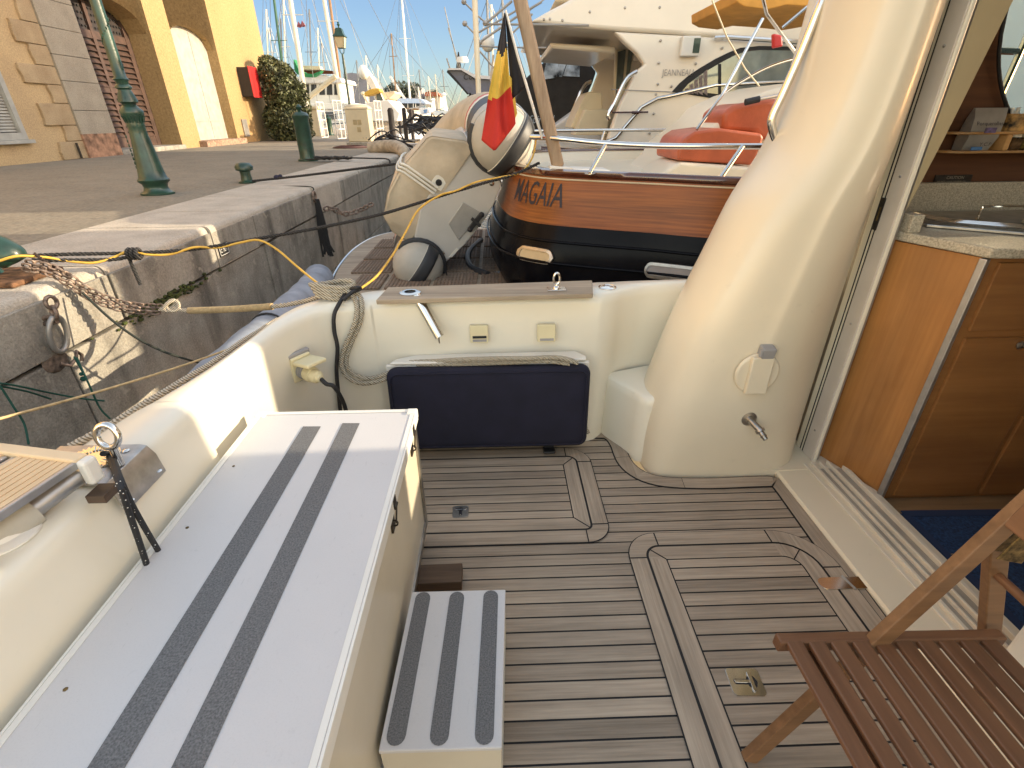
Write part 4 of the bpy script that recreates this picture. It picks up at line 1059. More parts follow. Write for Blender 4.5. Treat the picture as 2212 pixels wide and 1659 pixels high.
for y in (1.2, .95, .55): sw.ball((X0+.05, y, ZT), .005, 6, (1, 1, .4))
for y in (1.33, .78, .62, .3): sw.ball((X1-.010, y, ZT-.055), .005, 6)
sw.build('screw', 'brass', bx)
def latch(y):
    l_ = MB(); l_.bb(X1+.002, X1+.006, y-.014, y+.014, ZT-.03, ZT-.002); l_.bb(X1-.012, X1-.006, y-.018, y+.012, ZT-.115, ZT-.06)
    l_.tube([(X1+.006, y-.012, ZT-.03), (X1+.006, y+.012, ZT-.03)], .005, 8); l_.beam((X1+.008, y, ZT-.03), (X1+.002, y-.004, ZT-.085), .012, .003, (1, 0, 0))
    l_.tube([(X1-.004+.010*math.cos(a), y-.006, ZT-.088+.010*math.sin(a)) for a in [2*PI*k/10 for k in range(10)]], .0028, 6, closed=True)
    return l_.build('hasp', 'blackmetal', bx)
latch(1.045); latch(1.40)
MB().bb(X0+.05, X1-.02, 1.18, 1.24, .012, .074).build('bearer', 'teakx', bx, smooth=0)
blk = MB().box((-.235, 1.262, .032), (.16, .085, .044), rz=R(1)).build('wood_block', wood('wet_wood', (.07, .04, .025), (.19, .12, .07), 'X', .7), None, smooth=0, bevel=.003)
tag(blk, 'short brown timber block sticking out from under the white deck box', 'wood block')
# step box
stp = thing('step_box', 'low white step box with three grey grip strips beside the deck box', 'step', (-.15, .8, 0))
SX0, SX1, SY0, SY1, SZ = -.292, -.004, .604, 1.045, .225
rows4 = [(P(817, 1623, Z=SZ)), (P(1084, 1615, Z=SZ)), (P(1092, 1273, Z=SZ)), (P(890, 1278, Z=SZ))]
tpv = [Vector((p.x, p.y, SZ)) for p in rows4]
MB().prism([(p.x, p.y, SZ-.014) for p in tpv], (0, 0, .014)).build('tread', 'boxwhite', stp, smooth=0, bevel=.003)
c4 = sum(tpv, Vector())/4
inn = [c4+(p-c4)*.985 for p in tpv]
b_ = MB()
for i in (0, 2, 3):
    a, b = inn[i], inn[(i+1) % 4]; n_ = (b-a).cross(Vector((0, 0, 1))).normalized()*-.014
    b_.prism([(a.x, a.y, .012), (b.x, b.y, .012), (b.x, b.y, SZ-.015), (a.x, a.y, SZ-.015)], n_)
a, b = inn[1], inn[2]; L = (b-a); n_ = Vector((-.014, 0, 0))
for s, e, z0, z1 in ((0, .08, .012, SZ-.015), (.92, 1, .012, SZ-.015), (.08, .92, SZ-.06, SZ-.015), (.08, .92, .012, .03)):
    p, q = a+L*s, a+L*e; b_.prism([(p.x, p.y, z0), (q.x, q.y, z0), (q.x, q.y, z1), (p.x, p.y, z1)], n_)
b_.build('sides', 'boxside', stp, smooth=0, bevel=.0015)
f3 = lambda x, y: P(713.2+.3968*x, 1042.3+.3968*y, Z=SZ)
for (ax_, ay, bx_, by, cx_, cy_, dx_, dy_) in ((470, 597, 552, 600, 400, 1435, 299, 1435), (655, 596, 733, 597, 640, 1434, 536, 1434), (836, 588, 916, 590, 888, 1430, 786, 1430)):
    q = [f3(ax_, ay), f3(bx_, by), f3(cx_, cy_), f3(dx_, dy_)]
    w2 = (q[1]-q[0]).length/2; m1 = (q[0]+q[1])/2; m2 = (q[2]+q[3])/2; w3 = (q[2]-q[3]).length/2; w2 = w3 = (w2+w3)/2
    d = (m2-m1).normalized(); s_v = Vector((-d.y, d.x, 0)); pl_ = []
    for k in range(9): t = PI*k/8; pl_.append(m1+d*w2*(1-math.sin(t))*1+s_v*w2*math.cos(t))
    for k in range(9): t = PI*k/8; pl_.append(m2-d*w3*(1-math.sin(t))-s_v*w3*math.cos(t))
    MB().prism([(p.x, p.y, SZ+.0008) for p in pl_], (0, 0, .0012)).build('grip_strip', 'grip', stp, smooth=0)
# folding chair
ch = thing('folding_chair', 'brown slatted wooden folding chair at the lower right of the cockpit', 'chair', (.9, .45, 0))
CY = (.715, .20)
for y in CY:
    s = 1 if y > .5 else -1
    MB().beam((.63, y-.05*s, .012), (1.33, y+.045*s, 1.42), .024, .040, (-1, 0, .4)).build('back_leg', 'chairbeam', ch, smooth=0, bevel=.003)
    MB().beam((1.05, y+.03*s, .705), (1.33, y+.03*s, .012), .024, .040, (1, 0, .4)).build('front_leg', 'chairbeam', ch, smooth=0, bevel=.003)
    MB().beam((.618, y-.012*s, .437), (1.15, y-.012*s, .425), .026, .034, (0, 0, 1)).build('seat_rail', 'chairx', ch, smooth=0, bevel=.004)
    hp = MB(); hp.prism([(1.015, y+.012*s, .69), (1.075, y+.012*s, .675), (1.085, y+.012*s, .74), (1.065, y+.012*s, .765), (1.035, y+.012*s, .755)], (0, .004*s, 0)); hp.prism([(1.015, y-.016*s, .69), (1.075, y-.016*s, .675), (1.085, y-.016*s, .74), (1.065, y-.016*s, .765), (1.035, y-.016*s, .755)], (0, .004*s, 0))
    hp.build('hinge_plate', 'brass', ch, smooth=0, bevel=.002)
for k in range(10):
    x = .652+.0505*k
    MB().bb(x-.019, x+.019, .205, .698, .440-.0015*k, .453-.0015*k).build('seat_slat', 'chair', ch, smooth=0, bevel=.004)
for a, z in ((.80, .20), (1.23, .26)): MB().tube([(a, .715, z), (a, .2, z)], .010, 12).build('dowel', 'chair', ch)
MB().tube([(1.09, .75, .60), (1.09, .17, .60)], .010, 12).build('upper_dowel', 'chair', ch)
bk = MB()
for k in range(4): t = .82+.14*k; bk.box((1.27-.555*(1.42-t)/1.408-.02, .46, t), (.012, .5, .09), ry=R(21))
bk.build('back_slat', 'chair', ch, smooth=0, bevel=.003)
# cross bearers under seat
MB().bb(.66, .70, .22, .70, .405, .42).build('bearer', 'chair', ch, smooth=0)
# blue mat
m0 = [P(x, y, Z=0) for x, y in [(1918, 1120), (2205, 1130), (2290, 1300), (2170, 1440), (2100, 1345)]]
mt = thing('doormat', 'dark blue doormat with tan bird print just inside the cabin door', 'mat', (2.0, 1.3, 0))
mp = [(1.70, 1.545), (2.42, 1.53), (2.42, .90), (1.70, .90)]
MB().prism([(x, y, -.003) for x, y in mp], (0, 0, .008)).build('pile', 'matblue', mt, smooth=0, bevel=.002)
bd_ = MB()
for i in range(4):
    a, b = Vector((*mp[i], .006)), Vector((*mp[(i+1) % 4], .006)); bd_.beam(a, b, .035, .006)
bd_.build('border', simple('navy_rubber_border', (.012, .03, .085), .8), mt, smooth=0)
pr = MB(); f2 = lambda x, y: P(1316+.4046*x*1, 548.6+.4046*y, Z=.006)
pr.ngon([f2(x, y) for x, y in [(1725, 1540), (1755, 1535), (1762, 1575), (1790, 1600), (1840, 1600), (1800, 1622), (1765, 1618), (1745, 1590)]])
pr.ngon([f2(x, y) for x, y in [(1890, 1555), (1925, 1550), (1945, 1580), (1915, 1585)]])
for k in range(9): pr.ngon([f2(2020+15*k, 1700+12*k), f2(2050+15*k, 1690+12*k), f2(2052+15*k, 1694+12*k), f2(2024+15*k, 1708+12*k)])
pr.build('print', 'mattan', mt, smooth=0)
# gangway (passerelle) at left
gw_ = thing('gangway', 'folded gangway of ribbed beige planks with aluminium edge at left', 'gangway', (-1.05, .75, .87))
zg = .872
ge = P(205, 975, Z=zg)     # end corner
def G(px, py, z=zg): return P(px, py, Z=z)
E0, E1 = G(-2, 961), G(190, 985)
far = Vector((E1.x, E1.y, zg)); near0 = G(-2, 1112)
u = (Vector((near0.x, near0.y, zg))-far); u.z = 0; u.normalize()          # runs towards camera along the aluminium edge
v = (Vector((E0.x, E0.y, zg))-far); v.z = 0; v.normalize()               # runs to the left across the planks
def Q(a, b, dz=0): p = far+u*a+v*b; return (p.x, p.y, zg+dz)
pk = MB()
for b0_, b1_ in ((.012, .150), (.185, .323), (.358, .5)):
    pk.prism([Q(.028, b0_, -.014), Q(1.6, b0_, -.014), Q(1.6, b1_, -.014), Q(.028, b1_, -.014)], (0, 0, .012))
    nb = 8
    for k in range(nb):
        c_ = b0_+(b1_-b0_)*(k+.5)/nb; w_ = (b1_-b0_)/nb*.40
        pk.prism([Q(.028, c_-w_, -.002), Q(1.6, c_-w_, -.002), Q(1.6, c_+w_, -.002), Q(.028, c_+w_, -.002)], (0, 0, .003))
pk.build('plank', 'gang', gw_, smooth=0)
al = MB(); al.prism([Q(0, .01, -.014), Q(1.6, .01, -.014), Q(1.6, 0, -.014), Q(0, 0, -.014)], (0, 0, .017))
for b0_, b1_ in ((.150, .162), (.173, .185), (.323, .335)): al.prism([Q(.03, b0_, -.02), Q(1.6, b0_, -.02), Q(1.6, b1_, -.02), Q(.03, b1_, -.02)], (0, 0, .019))
al.build('edge_rail', 'alu', gw_, smooth=0, bevel=.002)
MB().prism([Q(.0, .0, -.022), Q(.028, .0, -.022), Q(.028, .6, -.022), Q(.0, .6, -.022)], (0, 0, .030)).build('end_strip', simple('beige_end_strip', (.72, .56, .36), .6), gw_, smooth=0, bevel=.003)
MB().prism([Q(-.002, -.022, -.055), Q(.030, -.022, -.055), Q(.030, .002, -.055), Q(-.002, .002, -.055)], (0, 0, .060)).build('end_cap', 'white', gw_, smooth=0, bevel=.007)
a_, b_2 = P(186, 1014, Z=.832), P(58, 1108, Z=.805)
MB().tube([a_, b_2], .0215, 20).build('support_tube', 'alu', gw_)
kb = MB(); kc = P(42, 1125, Z=.80)
kn = MB(); kn.tube([(kc.x+.012, kc.y+.024, kc.z+.006), (kc.x+.0, kc.y+.0, kc.z+.002), (kc.x-.05, kc.y-.08, kc.z-.008)], [.030, .035, .034], 22)
kn.build('swivel_knuckle', 'ribgrey', gw_, smooth=50)
MB().lathe([(.062, 0), (.062, .004), (.052, .010), (.045, .012), (.04, .02)], (kc.x-.022, kc.y-.025, .781), 28).build('swivel_base', 'white', gw_)
MB().lathe([(.015, 0), (.015, .006)], (kc.x+.0, kc.y+.005, kc.z+.035), 12).build('knuckle_cap', 'black', gw_)
MB().box(Q(.02, -.02, -.082), (.04, .045, .02)).build('wood_chock', wood('chock', (.07, .045, .03), (.16, .10, .06), 'X'), gw_, smooth=0, bevel=.002)
# ================================================================ NEIGHBOUR: varnished launch
mg = thing('wooden_launch', 'black and varnished wood launch lettered MAGAIA lying beside our cockpit', 'boat', (1.5, 5, .5))
PLAN = [(8.5, 3.9), (6.0, 3.35), (3.2, 3.22), (1.72, 3.36), (1.05, 3.64), (.70, 3.80), (.44, 3.94), (.28, 4.12), (.18, 4.42), (.12, 5.1), (.14, 5.8), (.28, 6.25), (.7, 6.6), (1.7, 6.9), (3.2, 7.0), (6.0, 6.85), (8.5, 6.3)]
PL = smooth_path([(x, y, 0) for x, y in PLAN], 7)
def rail_z(x): return 1.155-.012*min(x, 2.5)+.02*max(0, x-2.5)
OFF = [(0, 0), (-.03, .012), (-.15, .03), (-.30, .05), (-.36, .07), (-.42, .085), (-.60, .13), (-.80, .13), (-1.05, .05), (-1.4, -.2), (-1.8, -.6)]
def hull_pt(i, k, extra=0):
    i = max(0, min(len(PL)-1, i)); i0 = int(i); i1 = min(i0+1, len(PL)-1); t = i-i0
    p = PL[i0].lerp(PL[i1], t)
    a, b = PL[max(i0-1, 0)], PL[min(i0+2, len(PL)-1)]; d = (b-a).normalized(); n = Vector((-d.y, d.x, 0)) if False else Vector((d.y*-1, d.x, 0))
    if (Vector((3, 5.1, 0))-p).dot(n) > 0: n = -n
    stern = max(0, 1-max(p.x, 0)/1.2)
    dz, off = OFF[k] if isinstance(k, int) else k
    q = p+n*(off*(1+.6*stern)+extra); q.z = rail_z(p.x)+dz; return q
idx = list(range(len(PL)))
MB().grid([[hull_pt(i, k) for k in range(0, 5)] for i in idx]).build('wooden_topsides', 'varnish', mg, smooth=60)
MB().grid([[hull_pt(i, k) for k in range(4, len(OFF))] for i in idx]).build('black_hull', 'hullblack', mg, smooth=60)
rr = MB()
rr.grid([[hull_pt(i, (.0, -.06)), hull_pt(i, (.018, -.05)), hull_pt(i, (.022, .0)), hull_pt(i, (.01, .022)), hull_pt(i, (-.02, .024)), hull_pt(i, (-.032, .012))] for i in idx]).build('rubbing_rail', 'darkwood', mg, smooth=60)
MB().tube([hull_pt(i, (-.045, .016)) for i in idx], .006, 6).build('cream_cove_line', 'pale', mg)
for dz, of in ((-.47, .105), (-.62, .142)):
    MB().tube([hull_pt(i, (dz, of)) for i in idx], .011, 8).build('moulding', 'hullblack', mg)
dkp = [hull_pt(i, (-.10, -.12)) for i in idx]
MB().ngon(dkp).build('side_deck', 'gelwarm', mg, smooth=0)
MB().grid([[hull_pt(i, (.0, -.05)), hull_pt(i, (-.10, -.12))] for i in idx]).build('inner_bulwark', 'gelwarm', mg)
# lettering on the quarter
def find(px, py):
    best = None
    for j in range(0, 1200):
        i = 15+j*.04
        if i > len(PL)-2: break
        q = hull_pt(i, (-.15, .03)); v = q-Vector((0, 0, CAM_H)); z = v.dot(FW)
        x = 1106+1070*v.dot(RT)/z
        if best is None or abs(x-px) < best[0]:
            if q.y < 4.6: best = (abs(x-px), i)
    return best[1]
iR = find(1219, 0); i2 = find(1142, 0); iL = iR-(iR-i2)/.62
def on_hull(px_dz):
    pass
TW = .90
def mag(x, y):
    i = lerp(iL, iR, x/TW); p = hull_pt(i, (-.235+y, .0)); 
    off = interp([(-.30, .05), (-.15, .03), (-.03, .012), (0, 0)], -.235+y)
    return hull_pt(i, (-.235+y, off), .004)
cu_ = text_mesh('MAGAIA', .235, 'name_lettering', 'ink', mg, mag, shear=.28, bold=.001)
# portholes
def porthole(px, py, hw, hh, mat):
    ci = find(px, 0); c = hull_pt(ci, 5)
    prof = interp([(-.80, .13), (-.60, .13), (-.42, .085), (-.36, .07)], -.45)
    # height: find dz matching py
    OT = [(-1.05, .05), (-.80, .13), (-.60, .13), (-.42, .085), (-.36, .07)]
    def perr(dz):
        v = hull_pt(ci, (dz, interp(OT, dz)))-Vector((0, 0, CAM_H))
        return abs(py-(829.5-1070*v.dot(UP)/v.dot(FW)))
    bd = min([-.36-.01*k for k in range(60)], key=perr)
    def S(a, b, e):
        dz = bd+b; off = interp([(-1.05, .05), (-.80, .13), (-.60, .13), (-.42, .085), (-.36, .07)], dz)
        i1 = ci; p0 = hull_pt(ci, 5); p1 = hull_pt(ci+1, 5); di = (p1-p0).length
        return hull_pt(ci+a/di, (dz, off), e)
    def stad(w_, h_, n=8):
        out = []
        for k in range(n+1): t = -PI/2+PI*k/n; out.append((w_-h_+h_*math.cos(t), h_*math.sin(t)))
        for k in range(n+1): t = PI/2+PI*k/n; out.append((-w_+h_+h_*math.cos(t), h_*math.sin(t)))
        return out
    o_, i_ = stad(hw, hh), stad(hw-.022, hh-.02)
    MB().grid([[S(a, b, .0) for a, b in o_], [S(a, b, .024) for a, b in o_], [S(a, b, .024) for a, b in i_], [S(a, b, .002) for a, b in i_]], True).build('porthole_frame', 'steel', mg, smooth=30)
    MB().ngon([S(a, b, .017) for a, b in i_]).build('porthole_glass', mat, mg, smooth=0)
porthole(1180, 549, .145, .055, simple('beige_porthole_blind', (.62, .47, .27), .3))
porthole(1475, 588, .19, .055, 'greyplastic')
# stainless rail with raked stanchions
def RP(px, py, Y): return P(px, py, Y=Y)
rt = [RP(1148, 296, 4.15), RP(1200, 299, 4.0), RP(1300, 309, 3.86), RP(1420, 315, 3.72), RP(1560, 316, 3.6), RP(1700, 316, 3.5), RP(1850, 318, 3.4)]
rl = MB(); rl.tube(smooth_path(rt, 4), .019, 12)
rl.build('guard_rail', 'chrome', mg)
MB().tube([RP(1308, 312, 3.84), RP(1274, 374, 3.76)], .015, 12).lathe([(.04, 0), (.04, .006)], RP(1274, 376, 3.76), 16).build('stanchion', 'chrome', mg)
MB().tube([RP(1604, 316, 3.56), RP(1556, 386, 3.48)], .016, 12).lathe([(.045, 0), (.045, .006)], RP(1556, 388, 3.48), 16).build('stanchion', 'chrome', mg)
def traced(name, pts, Y, depth, mat, parent, smooth=0, bevel=0, shift=(0, 0)):
    q = [P(x, y, Y=Y) for x, y in pts]
    return MB().prism(q, (shift[0], depth, shift[1])).build(name, mat, parent, smooth=smooth, bevel=bevel, seg=4)
traced('deck_console', [(1418, 392), (1440, 366), (1462, 350), (1480, 318), (1560, 262), (1590, 228), (1660, 196), (1730, 176), (1900, 160), (1900, 400)], 4.62, 1.2, 'gelwarm', mg, 50, .05)
traced('cushion_base', [(1420, 386), (1436, 372), (1470, 350), (1640, 362), (1690, 362), (1690, 400), (1425, 400)], 4.35, .6, 'gelwarm', mg, 50, .03)
traced('seat_pad', [(1464, 347), (1465, 328), (1480, 298), (1502, 284), (1555, 277), (1645, 288), (1651, 297), (1634, 342), (1624, 357)], 4.38, .62, 'leather', mg, 60, .04)
traced('backrest_pad', [(1562, 284), (1563, 244), (1585, 228), (1650, 213), (1690, 214), (1708, 228), (1714, 262), (1710, 292), (1690, 303), (1645, 301), (1632, 288)], 4.55, .5, 'leather', mg, 60, .04)
traced('far_backrest', [(1600, 226), (1630, 216), (1690, 212), (1702, 232), (1690, 240), (1620, 238)], 4.9, .35, 'leather', mg, 60, .03)
traced('fishing_box', [(1240, 366), (1318, 368), (1318, 378), (1242, 378)], 4.3, .3, 'white', mg, 0, .004)
traced('deck_hatch_strip', [(1358, 383), (1420, 381), (1424, 386), (1362, 388)], 4.5, .3, 'darkwood', mg, 0)
# canopy of the launch and its poles
cn = traced('sun_canopy', [(1592, 4), (1610, 14), (1660, 20), (1700, 10), (1760, 14), (1830, 22), (1900, 10), (1900, -30), (1592, -20)], 5.6, 1.2, 'yellowcanvas', mg, 40, .01)
po_ = MB()
po_.tube([RP(1648, -4, 4.9), RP(1656, 30, 4.9), RP(1700, 90, 5.0), RP(1762, 172, 5.1)], .014, 8); po_.tube([RP(1766, -4, 4.9), RP(1690, 60, 4.95)], .011, 8)
po_.tube([RP(1648, 40, 4.6), RP(1560, 205, 4.5), RP(1505, 280, 4.45)], .012, 8); po_.tube(smooth_path([RP(1727, 160, 4.9), RP(1735, 178, 4.9), RP(1755, 182, 4.95), RP(1770, 170, 5.0)], 4), .016, 8)
po_.build('canopy_pole', 'chrome', mg)
MB().tube([RP(1610, 221, 4.45), RP(1640, 214, 4.45)], .024, 12).build('boathook_grip', 'black', mg)
MB().tube([RP(1640, 214, 4.45), RP(1712, 200, 4.5), RP(1770, 186, 4.6)], .014, 10).build('boathook', 'steelgrey', mg)
MB().tube([RP(1538, 0, 4.7), RP(1570, 80, 4.75), RP(1610, 150, 4.8), RP(1640, 186, 4.9)], .006, 6).build('halyard', 'pale', mg)
rd = MB(); rd.prism([RP(1671, 72, 4.88), RP(1690, 76, 4.88), RP(1692, 100, 4.88), RP(1672, 104, 4.88)], (0, .05, 0)); tag(rd.build('red_pouch', 'red', None, smooth=0, bevel=.012), 'small red pouch tied to the canopy pole of the wooden launch', 'pouch')
# curved guard hoops beyond
hp = MB()
hp.tube(smooth_path([RP(1464, 307, 6.6), RP(1510, 262, 6.6), RP(1560, 206, 6.6), RP(1612, 170, 6.6), RP(1667, 142, 6.6), RP(1730, 124, 6.6), RP(1800, 112, 6.6)], 4), .018, 10)
hp.tube([RP(1148, 283, 6.9), RP(1300, 281, 6.9), RP(1452, 281, 6.9)], .018, 10)
hp.tube(smooth_path([RP(1452, 281, 6.9), RP(1480, 262, 6.9), RP(1520, 246, 6.9), RP(1546, 242, 6.9)], 4), .014, 8); hp.tube([RP(1428, 305, 6.85), RP(1452, 281, 6.9)], .014, 8); hp.tube([RP(1297, 310, 6.85), RP(1306, 282, 6.9)], .014, 8)
hp.build('far_guard_rail', 'chrome', mg)
wh = MB(); wh.bb(5.5, 8.2, 3.35, 4.34, .8, 4.5); wh.bb(5.5, 8.2, 5.52, 6.8, .8, 4.5); wh.bb(5.4, 8.3, 3.3, 6.9, 4.5, 4.6); wh.bb(5.5, 5.56, 4.34, 5.52, .8, 2.2)  # unseen blocks and roof added to shade quay and deck
wh.build('launch_shade_block', 'gelwhite', mg, smooth=0, bevel=.01)
# swim platform of the launch
pf = thing('swim_platform', 'teak grating swim platform with chrome edge tube under the dinghy', 'platform', (-1, 5.5, .2))
pz = .2
pc = [(-.05, 4.05), (-.7, 4.0), (-1.30, 4.12), (-1.50, 4.45), (-1.62, 5.2), (-1.64, 6.0), (-1.5, 6.6), (-1.1, 6.9), (.0, 6.9)]
pcs = [(p.x, p.y) for p in smooth_path([(x, y, 0) for x, y in pc], 5)]
MB().prism([(x, y, pz-.05) for x, y in pcs], (0, 0, .042)).build('frame_deck', 'teakrail', pf, smooth=0)
MB().tube([(x, y, pz-.03) for x, y in offset(pcs, -.03)], .018, 10).tube([(x, y, pz-.12) for x, y in offset(pcs, -.045)], .016, 8).build('edge_tube', 'chrome', pf)
gt = MB(); ins = [(x, y) for x, y in pcs]
cxp, cyp = -.6, 5.4
for (gx0, gx1, gy0, gy1) in [(-1.42+.42*i, -1.42+.42*i+.38, 4.22+.52*j, 4.22+.52*j+.46) for i in range(4) for j in range(5)]:
    if gx0 < -1.3 and (gy0 < 4.3 or gy1 > 6.6): gx0 += .12
    if gx0 < -1.3 and gy0 < 4.3: gy0 += .08
    k = int((gx1-gx0)/.032)
    for a in range(k): gt.bb(gx0+a*.032+.008, gx0+a*.032+.024, gy0, gy1, pz-.0075, pz+.012)
    k = int((gy1-gy0)/.032)
    for a in range(k): gt.bb(gx0, gx1, gy0+a*.032+.008, gy0+a*.032+.024, pz-.0078, pz+.010)
gt.build('grating', 'grating', pf, smooth=0, weld=False)
# dark cradle strip + bits
MB().tube(smooth_path([(-.1, 4.6, pz+.01), (-.28, 4.9, pz+.01), (-.32, 5.5, pz+.01), (-.2, 6.1, pz+.01)], 4), .03, 8).build('rubber_strip', 'ribdark', pf)

# long blue grey fender beam along our stern
bf = thing('fender_tube', 'long blue grey cloth covered tube fender between our stern and the quay wall', 'fender', (-1.5, 3, .2))
pts = [(-1.50, .7, .26), (-1.51, 1.6, .26), (-1.52, 2.4, .27), (-1.53, 3.2, .26), (-1.56, 3.9, .24), (-1.62, 4.4, .22), (-1.68, 4.6, .20)]
sp_ = smooth_path(pts, 10)
MB().tube(sp_, [.125+.004*math.sin(i*1.3) for i in range(len(sp_)-1)]+[.1], 22).build('cover', 'bluegrey', bf)
bs = MB()
for y in (1.5, 2.15, 3.1): bs.tube([(-1.515+.13*math.cos(a), y, .265+.13*math.sin(a)) for a in [2*PI*k/24 for k in range(24)]], .007, 6, closed=True)
bs.build('strap', 'black', bf)

# ---------------------------------------------------------------- inflatable dinghy stored on edge
dg_ = thing('inflatable_dinghy', 'grey inflatable dinghy standing on its side under a sand coloured cover', 'dinghy', (-.5, 5, .8))
BL, BU = P(904, 575, Y=4.62), P(1086, 303, Y=4.58)
O = (BL+BU)/2
Lx = (BU-BL).normalized(); Fw = Vector((-.20, .97, .0)); Fw = (Fw-Lx*Fw.dot(Lx)).normalized(); Uz = Lx.cross(Fw).normalized()
if Uz.x > 0: Uz = -Uz
def D(a, b, c): return O+Lx*a+Fw*b+Uz*c
hw = (BU-BL).length/2
def tube_path(s): # centreline of one side tube, s=+1 upper
    return smooth_path([D(s*hw, 0, 0), D(s*hw*1.02, .5, 0), D(s*hw*.98, .9, .02), D(s*hw*.80, 1.25, .06), D(s*hw*.45, 1.5, .10), D(0, 1.6, .12)], 5)
for s, r, nm in ((1, .262, 'upper_tube'), (-1, .232, 'lower_tube')):
    p = tube_path(s); MB().tube(p, r, 30).build('side_tube', 'ribgrey', dg_)
    # domed stern cone, turned about the tube axis
    ax = (p[0]-p[1]).normalized(); cn_ = MB()
    cn_.lathe([(r*math.cos(a), r*.92*math.sin(a)) for a in [PI/2*k/9 for k in range(10)]], p[0], 30, ax, cap=False)
    cn_.build('end_cone', 'ribgrey', dg_)
    # rubbing strake: dark band with pale edges over the cone and along the outside of the tube
    def band(off, half, thick, mat, nm2, t0=-80):
        b_ = MB(); rws = []
        for i in range(23):
            t = R(lerp(t0, 88, i/22)); row = []
            for j in range(5):
                d = (ax*math.cos(t)+Lx*s*math.sin(t)); w_ = (off+half*(j-2)/2)/r
                d = (d*math.sqrt(max(0, 1-w_*w_))+Uz*w_).normalized(); d = d-ax*d.dot(ax)*.08; row.append(p[0]+d*(r+thick))
            rws.append(row)
        for k in range(1, 10):
            t_ = (p[min(k+1, len(p)-1)]-p[k-1]).normalized(); u_ = (Lx*s-t_*(Lx*s).dot(t_)).normalized(); w0 = Uz-t_*Uz.dot(t_)-u_*Uz.dot(u_); w0.normalize(); row = []
            for j in range(5):
                w_ = off+half*(j-2)/2; row.append(p[k]+(u_*math.sqrt(max(r*r-w_*w_, 0))+w0*w_).normalized()*(r+thick))
            rws.append(row)
        b_.grid(rws); o = b_.build(nm2, mat, dg_, smooth=60); sd_ = o.modifiers.new('s', 'SOLIDIFY'); sd_.thickness = thick; sd_.offset = 0
    o_ = -.085 if s > 0 else -.02
    band(o_, .055, .012, 'ribdark', 'strake'); band(o_-.040, .018, .009, 'ribwhite', 'strake_edge'); band(o_+.040, .018, .009, 'ribwhite', 'strake_edge')
    # dark saddle where tube meets transom
    sd_ = MB(); sd_.tube([p[0]+(p[1]-p[0]).normalized()*.02 + ((-Lx*s)*math.cos(a)+Uz*math.sin(a))*(r+.004) for a in [R(-80+160*k/12) for k in range(13)]], .03, 8)
    sd_.build('saddle', 'ribdark', dg_)
# fibreglass hull and transom
def lerp2(pts): return pts
T = [(-.48, .16), (-.55, .0), (-.525, -.19), (-.25, -.25), (.03, -.268), (.18, -.258), (.37, -.215), (.46, -.05), (.52, .10), (.48, .22), (.2, .26), (-.2, .26)]
rws = [[D(a, b_ , c) for a, c in [(x*k, y*k2+dy) for x, y in T]] for b_, k, k2, dy in ((.06, 1, 1, 0), (.10, 1.02, 1.02, 0), (.9, 1.0, .95, .02), (1.5, .8, .8, .06), (1.95, .3, .4, .14))]
hl = MB(); hl.grid(rws, True); hl.ngon(rws[-1]); hl.build('hull', 'ribhull', dg_, smooth=45)
tm = MB(); tm.prism([D(a, .03, c) for a, c in T], Fw*.06); tm.build('transom', 'ribhull', dg_, smooth=0, bevel=.012)
pltM = simple('diamond_plate', (.40, .39, .37), .35, .4, var=.05, vs=10, bs=.6, bscale=160, bd=.004)
mp_ = MB(); mp_.prism([D(a, .018, c) for a, c in ((.054, -.017), (.07, -.21), (-.25, -.176), (-.176, -.015))], Fw*.014); mpo = mp_.build('motor_plate', pltM, dg_, smooth=0, bevel=.004)
bk_ = MB(); bk_.beam(D(-.10, -.01, -.195), D(.067, -.01, -.205), .036, .04, tuple(Fw)); bk_.beam(D(-.02, -.03, -.25), D(-.01, -.02, -.15), .025, .03, tuple(Fw)); bk_.ball(D(-.1, -.02, -.195), .026, 8); bk_.ball(D(.067, -.02, -.205), .026, 8); bk_.build('motor_bracket', 'black', dg_)
ey = MB()
for a, c in ((.33, -.13), (-.44, -.12)): ey.lathe([(.022, 0), (.022, .006), (.01, .008), (.008, .02)], D(a, .028, c), 12, tuple(-Fw))
ey.build('towing_eye', 'chrome', dg_)
dp = MB(); dp.prism([D(a, .022, c) for a, c in ((.02, .19), (.10, .19), (.13, .24), (.12, .30), (.04, .30), (.01, .25))], Fw*.012); dpo = dp.build('drain_plate', 'ribwhite', dg_, smooth=0, bevel=.004)
MB().lathe([(.028, 0), (.026, .008), (.014, .01), (.014, -.004)], D(.07, .02, .245), 16, tuple(-Fw)).build('drain_hole', 'black', dg_)
MB().prism([D(a, .024, c) for a, c in ((-.44, -.19), (-.42, -.215), (-.32, -.225), (-.33, -.20))], Fw*.006).build('maker_label', 'ribwhite', dg_, smooth=0)
# cover: wraps the console (tall hump) and both tubes forward of the stripes
cv = MB()
H_ = [(-.62, -.20, .24), (-.50, .10, .30), (-.46, .42, .34), (-.30, .56, .36), (-.05, .60, .38), (.18, .60, .38), (.36, .46, .36), (.44, .30, .30), (.56, .22, .24)]
hump = [(-.54, .17), (-.54, .34), (-.46, .475), (-.43, .493), (-.25, .545), (-.09, .575), (-.05, .574), (.30, .495), (.34, .472), (.47, .27), (.49, .17)]
rws = []
for b_, k, kc in ((.03, .97, .95), (.045, .995, .995), (.07, 1, 1), (.4, 1.0, .98), (.7, .96, .90), (.95, .85, .72), (1.2, .6, .5)):
    rws.append([D(a*k-.02*(1-k), b_+.03*math.sin(a*9), .16+(c-.16)*kc+.012*math.sin(a*23+b_*9)) for a, c in hump])
cols_ = [smooth_path([r_[j] for r_ in rws], 3) for j in range(len(hump))]
